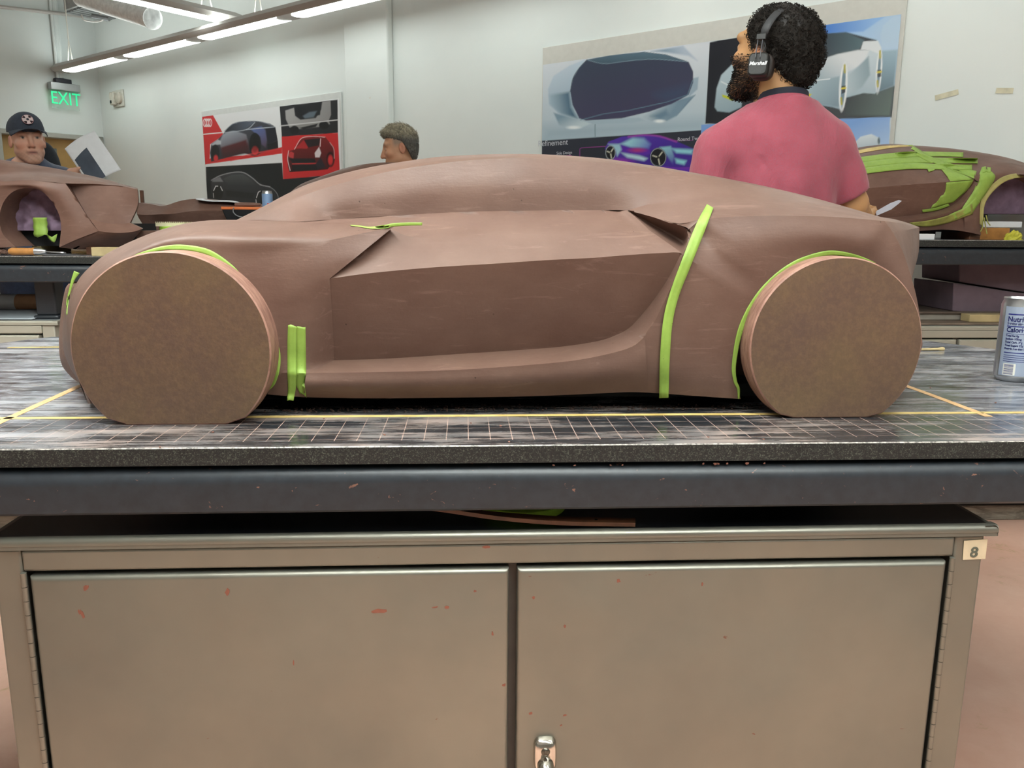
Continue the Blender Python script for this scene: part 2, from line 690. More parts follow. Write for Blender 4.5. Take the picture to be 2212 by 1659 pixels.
e1 = atZ(133, 157, LZ)
pendant(e1, -WD, 9.6, 'long grey pendant light with glowing lenses running along the back wall', 1.12, w=.2, group=None)
e2 = atZ(500, 50, LZ + .12)
pd2 = -(UXW * 1.0)
perp = WN
pendant(e2, perp, 5.0, 'pendant light with one unbroken bright lens crossing above at upper left', 4.7, w=.2, lip=.05)
LAMPS = 'added unseen pendants over the work tables'
for (n, u0, L) in ((3.0, 13.8, 6.4), (4.2, 11.2, 5.0), (7.4, 15.5, 10.5)):  # unseen rows, added and placed to light the car, walls and floor
    pendant(wp(u0, n, LZ), WD, L, 'added grey pendant light out of view over the work tables, parallel to the back wall', 1.12, w=.2, group=LAMPS, lens={3.0: 'lens_mid', 4.2: 'lens_near', 7.4: 'lens_dim'}[n])

# ------------------------------------------------------------------ things on the walls
# exit sign on the left wall
xs = thing('exit_sign', 'green EXIT sign with edge-lit letters above the doorway', 'sign', on_left(140, 195))
a0, a1 = on_left(106, 185, .05), on_left(170, 196, .05)
n0, n1 = sorted((wn(a0), wn(a1)))
zt, zb = on_left(140, 181, .05).z, on_left(140, 197, .05).z
wbox(MB(), .012, .09, n0, n1, zb, zt).build('housing', simple('sign_housing', 'a9adae', .35, .5, .04), xs, bevel=.006)
mid = (n0 + n1) / 2
wbox(MB(), .0, .06, mid - (n1 - n0) * .28, mid + (n1 - n0) * .28, zt, zt + .05).build('mounting_canopy', simple('sign_canopy', '23252f', .5), xs, bevel=.01)
zp = on_left(140, 236, .05).z
pg = NT('sign_acrylic'); pg.set(Roughness=.08, Alpha=.22); pg.base(rgba('b9d6c8'))
wbox(MB(), .046, .054, n0 + .01, n1 - .01, zp, zb).build('acrylic_panel', pg.m, xs)
ctr = on_left(142, 214, .0)
zc = (on_left(142, 201, .05).z + on_left(142, 229, .05).z) / 2
hh = on_left(142, 201, .05).z - on_left(142, 229, .05).z
q = CORNER + UXW * .0585 + WN * (wn(on_left(142, 214, .056)))
M['exit'] = emit('exit_green', '2fd08e', .8)
text_mesh('lettering', 'EXIT', M['exit'], (q.x, q.y, zc), -WN, (0, 0, 1), hh * 1.38, xs, .003, 0, .0, squash=.82)

# alarm strobe on the back wall near the corner
s0 = on_wall(258, 213)
al = thing('wall_alarm', 'small cream wall alarm with round sounder high on back wall near the corner', 'alarm', s0)
u0 = wu(s0)
wbox(MB(), u0 - .11, u0 + .11, .0005, .02, s0.z - .085, s0.z + .085).build('backplate', simple('alarm_cream', 'd2d2c8', .5), al, bevel=.008)
wbox(MB(), u0 - .10, u0 - .01, .02, .06, s0.z - .065, s0.z + .065).build('strobe_box', simple('alarm_box', 'cdcabd', .5), al, bevel=.01)
MB().lathe(wp(u0 + .045, .02, s0.z), [(0, .03), (.04, .03), (.056, .02), (.06, 0)], 24, axis=WN).build('sounder', simple('alarm_sounder', 'c3beb0', .5), al, smooth=40)
wbox(MB(), u0 - .08, u0 - .055, .06, .066, s0.z - .05, s0.z - .02).build('strobe_lens', M['black'], al)

# conduit along the left wall, corner pipes, hanging duct and air vent
c = MB(); pa, pb = on_left(-60, 8, .05), on_left(180, 35, .05)
c.tube([pa, pb], .018, 10)
c.build('wall_conduit', M['lamp_body']).location = (0, 0, 0)
tag(bpy.data.objects['wall_conduit'], 'thin grey conduit running across the left wall near the ceiling', 'conduit')
c = MB()
for k, px in enumerate((120, 126, 131)):
    g = on_left(px, 120, .03)
    c.tube([V((g.x, g.y, on_left(px, 168, .03).z)), V((g.x, g.y, RH - .002))], .016, 8)
tag(c.build('wall_pipe_run', M['wall_dim']), 'run of three painted pipes up the left wall above the exit sign', 'pipe')
def at_off(px, py, n):                    # point n metres in front of the back wall
    return on_wall(px, py, n)


da = at_off(330, 40, .55); db = at_off(175, -6, .62)
dd = (da - db).normalized()
du = MB()
du.tube([db - dd * .0, da], .085, 20)
du.tube([da - dd * .02, da], .092, 20)
dob = du.build('overhead_duct', simple('duct_paint', 'e9ebea', .5), smooth=40)
tag(dob, 'round pale overhead duct ending near the upper left room corner', 'duct')
v = on_left(207, 8, .5)
va = thing('air_vent', 'grey louvred air vent box beneath the overhead duct', 'vent', v)
MB().obox(v, UXW * .22, WN * .22, V((0, 0, .08))).build('vent_box', simple('vent_grey', '9b9d9c', .5), va, bevel=.01)
lo = MB()
for k in range(6):
    lo.obox(v - V((0, 0, .095)) + UXW * (-.19 + .076 * k), UXW * .024, WN * .21, V((0, 0, .006)))
lo.build('louvres', simple('vent_louvre', '7d8080', .5), va)
MB().tube([v + V((0, 0, .09)), V((v.x, v.y, RH - .001))], .03, 10).build('hanger_rod', M['lamp_body'], va)
rb = on_left(200, 34, .85); re_ = on_left(236, 41, 1.0)
cr = thing('rail_bracket', 'short dark rod with loop cable hanging below the air vent', 'bracket', rb)
MB().tube([rb, re_], .022, 8).build('rod', simple('bracket_grey', '6d6f70', .5), cr)
q0, q1, q2, q3 = on_left(176, 32, .85), on_left(183, 44, .87), on_left(212, 47, .9), on_left(226, 40, .96)
MB().tube(catmull([q0, q1, q2, q3], 6), .008, 6).build('loop_cable', M['lamp_body'], cr)
qm = (rb + re_) / 2
MB().tube([qm, V((qm.x, qm.y, RH - .001))], .012, 8).build('drop_rod', M['lamp_body'], cr)


# ------------------------------------------------------------------ posters (printed pictures, painted per vertex)
class Art:
    def __init__(s, X, Y, bg):
        s.X, s.Y = X, Y
        s.C = np.tile(np.array(lin(bg)), X.shape + (1,)).astype(np.float64)

    def cov(s, pts, soft):
        P = np.array(pts, float)
        X, Y = s.X, s.Y
        d2 = np.full(X.shape, 1e18); ins = np.zeros(X.shape, bool)
        n = len(P)
        for i in range(n):
            x0, y0 = P[i]; x1, y1 = P[(i + 1) % n]
            ex, ey = x1 - x0, y1 - y0
            L = ex * ex + ey * ey + 1e-12
            t = np.clip(((X - x0) * ex + (Y - y0) * ey) / L, 0, 1)
            d2 = np.minimum(d2, (X - x0 - t * ex) ** 2 + (Y - y0 - t * ey) ** 2)
            if y0 != y1:
                c = ((y0 > Y) != (y1 > Y)) & (X < ex * (Y - y0) / (y1 - y0) + x0)
                ins ^= c
        d = np.sqrt(d2)
        d[ins] *= -1
        return np.clip(.5 - d / soft, 0, 1)

    def put(s, a, c, c2=None, ax=None):
        col = np.array(lin(c))
        if c2 is not None:
            (x0, y0), (x1, y1) = ax
            ex, ey = x1 - x0, y1 - y0
            t = np.clip(((s.X - x0) * ex + (s.Y - y0) * ey) / (ex * ex + ey * ey), 0, 1)[..., None]
            col = col * (1 - t) + np.array(lin(c2)) * t
        s.C = s.C * (1 - a[..., None]) + col * a[..., None]

    def poly(s, pts, c, c2=None, ax=None, soft=4, op=1, curve=False):
        if curve:
            q = catmull([V((*p, 0)) for p in list(pts) + [pts[0]]], 5)[:-1]
            pts = [(p.x, p.y) for p in q]
        s.put(s.cov(pts, soft) * op, c, c2, ax)

    def ell(s, cx, cy, rx, ry, c, soft=4, op=1, rot=0, ring=0):
        u = (s.X - cx) * cos(rot) + (s.Y - cy) * sin(rot)
        v = -(s.X - cx) * sin(rot) + (s.Y - cy) * cos(rot)
        d = (np.sqrt((u / rx) ** 2 + (v / ry) ** 2) - 1) * min(rx, ry)
        if ring:
            d = np.abs(d) - ring
        s.put(np.clip(.5 - d / soft, 0, 1) * op, c)

    def line(s, pts, w, c, soft=4, op=1, curve=False):
        if curve:
            pts = [(p.x, p.y) for p in catmull([V((*p, 0)) for p in pts], 5)]
        d2 = np.full(s.X.shape, 1e18)
        for (x0, y0), (x1, y1) in zip(pts, pts[1:]):
            ex, ey = x1 - x0, y1 - y0
            t = np.clip(((s.X - x0) * ex + (s.Y - y0) * ey) / (ex * ex + ey * ey + 1e-9), 0, 1)
            d2 = np.minimum(d2, (s.X - x0 - t * ex) ** 2 + (s.Y - y0 - t * ey) ** 2)
        s.put(np.clip(.5 - (np.sqrt(d2) - w / 2) / soft, 0, 1) * op, c)


def poster(u0, u1, z0, z1, step, painter, name, label, off, rough):
    root = thing(name, label, 'poster', wp((u0 + u1) / 2, off, z0))
    nx, nz = int((u1 - u0) / step), int((z1 - z0) / step)
    us = np.linspace(u0, u1, nx + 1); zs = np.linspace(z0, z1, nz + 1)
    U, Z = np.meshgrid(us, zs)
    o3 = CORNER + WN * off
    P = np.stack([o3.x + UXW.x * U, o3.y + UXW.y * U, Z], -1)
    d = P - np.array(CAM)
    zz = d @ np.array(FWD)
    X = CX + FPX * (d @ np.array(RT)) / zz
    Y = CY - FPX * (d @ np.array(UP)) / zz
    C = painter(X, Y)
    me = bpy.data.meshes.new('print')
    idx = np.arange((nx + 1) * (nz + 1)).reshape(nz + 1, nx + 1)
    F = np.stack([idx[:-1, :-1], idx[:-1, 1:], idx[1:, 1:], idx[1:, :-1]], -1).reshape(-1, 4)
    me.vertices.add(P.shape[0] * P.shape[1]); me.vertices.foreach_set('co', P.reshape(-1))
    me.loops.add(F.size); me.loops.foreach_set('vertex_index', F.reshape(-1).astype(np.int32))
    me.polygons.add(len(F)); me.polygons.foreach_set('loop_start', (np.arange(len(F)) * 4).astype(np.int32))
    me.update(calc_edges=True)
    at = me.color_attributes.new('ink', 'FLOAT_COLOR', 'POINT')
    at.data.foreach_set('color', np.concatenate([C.reshape(-1, 3), np.ones((C.shape[0] * C.shape[1], 1))], 1).astype(np.float32).reshape(-1))
    t = NT(name + '_ink')
    an = t.n('ShaderNodeVertexColor'); an.layer_name = 'ink'
    t.base(an.outputs['Color']); t.set(Roughness=rough)
    me.materials.append(t.m)
    o = bpy.data.objects.new('print', me); COL.objects.link(o)
    o.parent = root; o.matrix_parent_inverse = Matrix.Translation(-root.location)
    return root


def art_left(px, py):
    A = Art((px - 400) * 4.254, (py - 180) * 4.254, 'e4e6e8')
    A.poly([(140, 300), (255, 292), (345, 455), (350, 480), (230, 560), (225, 700), (190, 745), (180, 745)], 'cf2f33')
    A.line([(140, 471), (346, 452)], 9, 'e4e6e8')
    for k in range(4):
        A.ell(181 + 16 * k, 362, 16, 33, 'f0e4e4', 3, 1, 0, 2.6)
    A.poly([(180, 745), (240, 680), (600, 660), (890, 585), (890, 645), (420, 712)], 'd02a2c')
    # silver coupe
    A.poly([(228, 640), (240, 555), (300, 515), (345, 470), (400, 400), (500, 352), (660, 348), (780, 370), (828, 400), (850, 520), (855, 595), (700, 640), (640, 672), (540, 640), (320, 700), (240, 720)], '474b55', '2c2b33', ((400, 380), (500, 700)), 5)
    A.poly([(345, 470), (440, 430), (560, 470), (580, 540), (590, 640), (330, 600), (315, 540)], '9aa1ad', '4a3038', ((400, 460), (460, 620)), 12)
    A.poly([(330, 590), (560, 520), (590, 640), (340, 690)], '5b2026', '2a2328', ((400, 560), (430, 690)), 20)
    A.poly([(240, 560), (300, 518), (330, 530), (330, 560), (250, 570)], 'b9bec4', soft=10)
    A.poly([(365, 440), (430, 375), (520, 352), (640, 356), (560, 415), (500, 432)], '262a33', '5d6777', ((400, 430), (620, 350)), 6)
    A.line([(360, 440), (440, 372), (540, 350), (680, 350), (800, 385)], 6, '8f98a6', 5, 1, True)
    A.line([(365, 455), (560, 425), (640, 360)], 7, 'aeb6c0', 5, 1, True)
    A.poly([(600, 420), (700, 395), (735, 430), (750, 520), (740, 590), (700, 560), (690, 490), (640, 455)], '5c6fa4', '59424e', ((640, 410), (740, 600)), 14)
    A.line([(560, 425), (828, 400)], 6, 'c9d3de', 5)
    A.poly([(740, 420), (828, 405), (845, 520), (760, 560)], '1c1f2b', soft=8)
    A.poly([(755, 560), (850, 530), (855, 600), (760, 620)], '16171c', soft=6)
    A.ell(278, 640, 38, 78, '17171b', 5); A.ell(282, 690, 20, 30, 'd0343a', 12)
    A.ell(642, 560, 55, 105, '15151a', 5); A.ell(642, 620, 30, 42, 'd83a3e', 14); A.ell(640, 555, 40, 80, '0e0e12', 18, .6)
    A.line([(420, 712), (560, 660), (860, 600)], 10, 'e2484a', 8, .7)
    # top right: white car from the rear on black
    A.poly([(868, 212), (1400, 150), (1404, 455), (888, 492)], '26282d')
    A.poly([(920, 250), (1000, 225), (1010, 300), (1060, 335), (1200, 320), (1250, 240), (1260, 170), (1335, 160), (1340, 290), (1320, 340), (1100, 395), (960, 405), (925, 330)], 'a9a9a9', '8d8c8c', ((950, 200), (1300, 380)), 9)
    A.poly([(1005, 225), (1250, 175), (1240, 290), (1120, 325), (1040, 320)], '1d2026', soft=8)
    A.poly([(1080, 300), (1140, 265), (1210, 255), (1180, 310), (1100, 322)], '5d6b77', soft=14)
    A.poly([(955, 395), (1320, 340), (1330, 375), (1230, 400), (1000, 425)], '8d8d8b', soft=8)
    A.ell(1005, 430, 42, 40, '17181c', 8); A.ell(1275, 385, 45, 38, '17181c', 8)
    A.poly([(1050, 410), (1220, 370), (1200, 400), (1090, 420)], '1a1b20', soft=6)
    A.line([(868, 393), (1402, 335)], 9, 'd9dadb', 3)
    # red car in red panel
    A.poly([(886, 490), (1404, 455), (1422, 838), (900, 882)], 'cc2a2e')
    A.poly([(942, 690), (960, 620), (1005, 610), (1070, 505), (1180, 485), (1290, 495), (1330, 545), (1370, 590), (1375, 700), (1310, 790), (1215, 800), (960, 815), (945, 770)], '7a1c20', '3d1115', ((1150, 500), (1150, 800)), 5)
    A.poly([(1085, 520), (1240, 505), (1230, 570), (1130, 590)], '261b20', soft=6)
    A.poly([(1010, 600), (1090, 520), (1130, 590), (1120, 600)], 'b02a2e', soft=8)
    A.line([(1005, 605), (1070, 505), (1180, 488), (1285, 495)], 6, 'e6c3c3', 4, 1, True)
    A.line([(1245, 510), (1240, 580)], 7, 'e8d5d5', 4)
    A.poly([(1190, 640), (1230, 585), (1250, 640), (1235, 680), (1195, 680)], 'd9cfd2', soft=9)
    A.poly([(945, 655), (970, 625), (1000, 640), (995, 690), (960, 680)], 'c23a3e', soft=8)
    A.line([(950, 620), (942, 700), (965, 800)], 7, 'e8d0d0', 4, .9, True)
    A.poly([(955, 690), (1190, 690), (1200, 730), (990, 735)], '1c1a1f', soft=6)
    A.line([(985, 740), (1205, 735)], 8, 'c23b3e', 4)
    A.poly([(980, 752), (1215, 748), (1215, 795), (985, 805)], '16151a', soft=5)
    A.poly([(1245, 680), (1200, 740), (1215, 795), (1290, 770)], '26202a', soft=8)
    A.ell(1335, 700, 38, 70, '2a1015', 10); A.ell(1335, 705, 22, 44, 'd23034', 14)
    A.line([(1330, 545), (1365, 600), (1370, 690)], 6, 'e7b9b9', 4, .8, True)
    # black panel with dark car
    A.poly([(190, 768), (890, 730), (900, 880), (1422, 838), (1440, 1300), (205, 1300)], '14181c')
    A.poly([(235, 900), (330, 845), (450, 815), (540, 820), (620, 870), (690, 930), (770, 945), (840, 1010), (860, 1080), (820, 1110), (300, 1110), (245, 1040)], '3a3b40', '202226', ((500, 830), (500, 1080)), 6)
    A.poly([(345, 880), (430, 840), (530, 835), (600, 880), (650, 935), (560, 945), (400, 935)], '4b4f52', '2c2f33', ((480, 840), (480, 950)), 10)
    A.line([(240, 890), (330, 845), (450, 817), (540, 822), (620, 872), (690, 930), (780, 950)], 8, '9a9ca0', 5, 1, True)
    A.poly([(245, 885), (320, 860), (350, 905), (250, 905)], '77787c', soft=8)
    A.line([(690, 935), (790, 960), (845, 1015), (860, 1080)], 6, '8d9094', 5, .9, True)
    A.poly([(370, 980), (640, 1010), (620, 1060), (380, 1040)], '191a1d', soft=14)
    A.ell(300, 1005, 50, 66, '0c0d10', 4); A.line([(262, 985), (280, 945), (300, 945)], 7, 'dfe0e2', 4); A.line([(325, 950), (342, 985)], 7, 'dfe0e2', 4); A.line([(258, 1010), (262, 1050)], 5, 'c8cacc', 4)
    A.ell(690, 1060, 46, 72, '0c0d10', 4); A.line([(655, 1050), (672, 1000), (690, 990)], 7, 'dfe0e2', 4); A.line([(650, 1070), (655, 1110)], 6, 'dfe0e2', 4)
    return A.C


def art_right(px, py):
    A = Art((px - 1150) * 4.1475, py * 4.1475, 'd3dade')
    # upper left picture: car from above on pale blue
    A.poly([(85, 560), (1600, 370), (1550, 1180), (85, 1270)], 'd9dfe6', 'b6cbd6', ((500, 500), (560, 1250)), 4)
    A.poly([(95, 1130), (1540, 1060), (1540, 1175), (95, 1265)], '9fb6c4', soft=120, op=.7)
    A.poly([(140, 800), (190, 680), (330, 590), (480, 530), (420, 640), (350, 830), (380, 1000), (440, 1075), (230, 1010), (150, 930)], 'bfd0de', 'a5bccb', ((200, 650), (300, 1000)), 14)
    A.poly([(150, 850), (330, 825), (345, 960), (400, 1060), (260, 1020), (160, 940)], '4f6f85', 'a4bccb', ((330, 900), (170, 930)), 30)
    A.poly([(190, 1010), (440, 1080), (560, 1090), (440, 1145), (330, 1155), (240, 1120)], '7f9bae', 'c4d6dd', ((300, 1030), (360, 1150)), 16)
    A.poly([(440, 1080), (960, 1055), (1010, 1080), (900, 1100), (560, 1115)], 'aac0cd', soft=12)
    A.poly([(960, 1050), (1300, 900), (1460, 850), (1290, 1040), (1180, 1095), (1080, 1085)], 'c1d2db', '7d98ab', ((1000, 960), (1200, 1090)), 16)
    A.poly([(1060, 1040), (1200, 980), (1220, 1030), (1150, 1075)], '6f8ca0', soft=40)
    A.ell(1140, 1085, 45, 14, 'eef6f8', 14); A.ell(370, 1142, 55, 14, 'eef6f8', 14)
    A.poly([(1440, 700), (1490, 690), (1480, 800), (1400, 870)], '9fb4c4', soft=12)
    A.poly([(1290, 1040), (1460, 850), (1400, 900), (1310, 1010)], '6d889d', soft=10)
    A.poly([(1060, 460), (1350, 410), (1480, 545), (1400, 500), (1200, 470)], 'b3c2d2', '8fa5b8', ((1350, 420), (1200, 470)), 20)
    A.poly([(340, 820), (365, 700), (420, 610), (490, 535), (700, 495), (1000, 465), (1200, 490), (1400, 555), (1440, 640), (1440, 740), (1400, 850), (1250, 930), (1050, 1000), (800, 1060), (480, 1080), (420, 1060), (360, 940)], '3c4658', '454560', ((700, 500), (800, 1000)), 7)
    A.poly([(490, 535), (700, 495), (1000, 465), (1200, 490), (1390, 550), (1200, 535), (1000, 530), (800, 550), (640, 570)], '5b7686', '4a6070', ((900, 470), (900, 560)), 8)
    A.line([(490, 537), (640, 570), (820, 550), (1080, 530), (1390, 552)], 6, '8ba6b2', 5, .8, True)
    A.line([(430, 1075), (640, 1020), (860, 990), (1200, 915), (1390, 850), (1435, 720)], 6, '6f93a3', 5, .9)
    A.poly([(1100, 850), (1380, 770), (1370, 850), (1200, 900)], '3f5a78', soft=110, op=.5)
    A.line([(340, 820), (365, 700), (420, 610), (490, 535)], 8, '2f3f52', 6, .8, True)
    A.line([(562, 1115), (562, 1225)], 5, '4a6a78', 4)
    # lower left dark panel and violet car
    A.poly([(85, 1262), (1600, 1160), (1700, 1160), (1700, 2100), (85, 2100)], '2f3440')
    A.poly([(420, 1330), (660, 1310), (700, 1900), (420, 1900)], '2a2f3a')
    A.line([(425, 1900), (425, 1335), (440, 1325), (660, 1310)], 6, '8a3f8a', 4)
    A.line([(1250, 1262), (1440, 1255)], 5, '8a3f8a', 4)
    A.poly([(180, 1398), (350, 1390), (352, 1420), (180, 1420)], '94368e', soft=3)
    A.poly([(420, 1445), (1600, 1440), (1600, 1640), (420, 1640)], '4a2d9c', '6d2fa8', ((500, 1450), (1200, 1600)), 10)
    A.poly([(650, 1330), (680, 1270), (800, 1225), (1000, 1208), (1150, 1220), (1300, 1270), (1440, 1330), (1600, 1400), (1600, 1490), (1300, 1500), (900, 1480), (700, 1440)], '5438a8', '432a92', ((800, 1220), (900, 1480)), 6)
    A.poly([(790, 1290), (900, 1235), (1000, 1240), (1060, 1290), (1040, 1330), (880, 1320)], '9bd0dc', '6a7fc0', ((900, 1240), (1020, 1330)), 30)
    A.line([(860, 1225), (1000, 1210), (1140, 1222), (1290, 1270)], 14, 'a94ab4', 14, .8, True)
    A.poly([(790, 1300), (900, 1330), (1050, 1340), (1060, 1380), (900, 1400), (800, 1360)], '5a2aa6', soft=12)
    A.ell(940, 1345, 60, 16, 'b23a78', 26)
    A.poly([(800, 1370), (960, 1395), (1030, 1420), (1000, 1440), (850, 1410)], 'b9dbe6', soft=26)
    A.poly([(680, 1290), (780, 1290), (800, 1340), (760, 1400), (740, 1340)], '9fc8d8', soft=22)
    A.poly([(1140, 1320), (1240, 1310), (1270, 1400), (1260, 1480), (1210, 1400)], '8cc3cf', '4a38a0', ((1200, 1320), (1260, 1480)), 20)
    A.poly([(1250, 1330), (1440, 1340), (1430, 1380), (1290, 1370)], '8fd0dd', soft=26)
    A.poly([(1280, 1420), (1380, 1440), (1360, 1475), (1290, 1460)], '8fd6dd', soft=26)
    A.poly([(420, 1450), (700, 1450), (900, 1490), (1600, 1530), (1600, 1640), (420, 1640)], '5a2fae', soft=20)
    A.ell(780, 1445, 80, 20, '9a34b4', 40)
    for (cx, cy, rx, ry) in ((700, 1368, 46, 66), (1127, 1410, 74, 86)):
        A.ell(cx, cy, rx, ry, '1a1c22', 5)
        A.ell(cx, cy, rx * .93, ry * .93, 'b8c4c8', 4, .8, 0, 2.5)
        for k in range(3):
            a = 2.1 * k + .25
            A.line([(cx, cy), (cx - rx * .75 * cos(a) * .9, cy - ry * .75 * sin(a))], 11, 'c6c7b4', 5)
        A.ell(cx, cy, rx * .14, ry * .14, '2a2a26', 4)
    # right picture: white car front on dark ground. coordinates in the 1480..1980 crop
    B = Art((px - 1480) * 3.456, py * 3.456, 'd3dade'); B.C = A.C
    B.poly([(185, 315), (440, 270), (1640, 95), (1560, 875), (150, 925)], '1f222b', '2a2e33', ((400, 300), (900, 900)), 3)
    B.poly([(985, 190), (1620, 100), (1570, 640), (1400, 700), (1430, 300), (1200, 240), (985, 250)], '93c0ee', 'b9cfe2', ((1100, 200), (1560, 420)), 10)
    B.poly([(985, 190), (1500, 118), (1330, 235), (1010, 252)], '2f74cf', '8fb8e8', ((1000, 220), (1420, 170)), 14)
    B.poly([(1480, 190), (1560, 120), (1620, 120), (1590, 420), (1480, 430), (1460, 260)], 'b6cfe6', soft=12)
    B.poly([(1460, 380), (1590, 370), (1560, 640), (1440, 690)], '98b4c4', '5b7683', ((1500, 380), (1480, 690)), 20)
    B.poly([(1210, 700), (1440, 690), (1560, 640), (1530, 865), (1190, 860)], '20282c', '5a6b64', ((1250, 700), (1500, 870)), 20)
    B.poly([(985, 260), (1200, 240), (1340, 300), (1300, 370), (1150, 400), (1000, 440)], '24303e', '49636b', ((1010, 300), (1300, 300)), 12)
    B.poly([(1340, 310), (1440, 305), (1465, 360), (1460, 600), (1420, 700), (1330, 695), (1200, 730), (1170, 820), (1100, 800), (980, 780), (800, 700), (790, 660), (900, 580), (1000, 450), (1140, 405), (1290, 375), (1375, 375)], 'c9d6dc', '9db3bf', ((1200, 380), (1150, 780)), 8)
    B.poly([(1000, 450), (1140, 405), (1290, 375), (1375, 375), (1330, 480), (1150, 570), (960, 610), (900, 600)], 'dfe3e6', '9fb4be', ((1150, 400), (1000, 600)), 16)
    B.poly([(1330, 310), (1440, 305), (1465, 360), (1440, 400), (1380, 375), (1310, 370)], 'dfe5e8', soft=8)
    B.poly([(800, 650), (960, 610), (1150, 570), (1160, 800), (980, 780), (800, 720)], 'a9bfc9', '8299a6', ((900, 640), (1100, 800)), 14)
    B.line([(815, 655), (960, 600), (1080, 590)], 6, 'eef3f5', 4)
    B.poly([(1180, 600), (1370, 420), (1380, 560), (1320, 650), (1210, 720)], 'b7c8d0', '8ba1ac', ((1200, 620), (1370, 600)), 16)
    for (cx, cy, rx, ry) in ((1180, 650, 30, 182), (1447, 530, 22, 165)):
        B.ell(cx, cy, rx, ry, 'eef1f2', 5, 1, .07)
        B.ell(cx, cy, rx * .5, ry * .86, '6d8795', 6, 1, .07)
        B.line([(cx + rx * .35, cy - ry * .9), (cx + rx * .4, cy - ry * .6)], 14, 'b3a93a', 6)
        B.poly([(cx - 14, cy - 8), (cx + 18, cy - 12), (cx + 16, cy + 40), (cx - 10, cy + 50)], '2a3038', soft=5)
        B.line([(cx - 10, cy + 10), (cx + 16, cy + 6)], 14, 'd8c83a', 5)
        B.line([(cx - rx * .5, cy + ry * .45), (cx - rx * .4, cy + ry * .7)], 14, 'b3a93a', 6)
    B.poly([(830, 722), (920, 697), (945, 703), (930, 720), (860, 738)], 'cfc21f', soft=4)
    # left part behind the man's beard
    B.poly([(220, 800), (235, 660), (270, 560), (360, 470), (420, 520), (440, 640), (420, 800), (330, 840), (240, 830)], 'b9cdd6', '93abb6', ((250, 560), (380, 820)), 10)
    B.line([(270, 610), (330, 640)], 8, 'e8f0f2', 6)
    B.poly([(275, 705), (340, 722), (365, 750), (350, 752), (280, 725)], 'bcc42a', soft=4)
    # lower right blue picture
    B.poly([(120, 930), (1530, 872), (1510, 1700), (100, 1700)], '7aa4e0', 'a9c6ea', ((1300, 900), (1400, 1100)), 4)
    B.poly([(1230, 1100), (1310, 1020), (1390, 1000), (1450, 1030), (1460, 1100), (1420, 1180), (1200, 1180)], 'dfe8ee', 'a5b7c4', ((1350, 1000), (1380, 1150)), 8)
    B.ell(1446, 1052, 9, 26, '5a6a72', 6)
    return B.C


# left poster
pl0, pl1 = on_wall(437, 255, .015), on_wall(733, 209, .015)
UL0, UL1 = wu(pl0), wu(pl1)
ZTL = (pl0.z + pl1.z) / 2
rootL = poster(UL0, UL1, 1.0, ZTL, .0046, art_left, 'concept_poster', 'red white and black poster of car sketches on the back wall at left', .0155, .3)
bl = MB()
wbox(bl, UL0 - .012, UL1 + .018, .0008, .014, .98, ZTL + .05)
bl.build('backing_board', simple('foam_board', 'd4d8d6', .7, 0, .03), rootL, bevel=.003)
pr0, pr1 = on_wall(1173, 140, .015), on_wall(1947, 31, .015)
UR0, UR1 = wu(pr0), wu(pr1)
ZTR = (pr0.z + pr1.z) / 2
rootR = poster(UR0, UR1, .95, ZTR, .0042, art_right, 'concept_poster', 'large blue poster of silver car renderings behind the man in pink', .0155, .3)
br_ = MB()
wbox(br_, UR0 - .006, UR1 + .02, .0008, .014, .93, ZTR + .105)
br_.build('backing_board', simple('foam_board_warm', 'cfcfc8', .7, 0, .03), rootR, bevel=.003)
M['ink_white'] = simple('ink_white', 'c9ced6', .5, 0, .02)
for (txt, px, py, size) in (('Refinement', 1194, 309, .052), ('Side Design', 1219, 330.5, .026), ('Round Two', 1488, 300, .03)):
    q = on_wall(px, py, .0162)
    text_mesh('lettering', txt, M['ink_white'], q, UXW, (0, 0, 1), size, rootR, .0002)
# pieces of old masking tape left on the right wall
for k, (px, py, w_, a) in enumerate(((2045, 205, .05, .2), (2170, 196, .035, -.1))):
    q = on_wall(px, py, .001)
    b = MB(); ax = (UXW * cos(a) + V((0, 0, 1)) * sin(a)); az = (-UXW * sin(a) + V((0, 0, 1)) * cos(a))
    b.obox(q + WN * .0008, ax * w_, WN * .0007, az * .012)
    tag(b.build('tape_scrap', simple('old_tape_%d' % k, 'd8d3b8', .6)), ('larger scrap of pale tape on the right wall' if k == 0 else 'smaller scrap of pale tape on the right wall near the frame edge'), 'tape', 'old tape scraps on the wall')
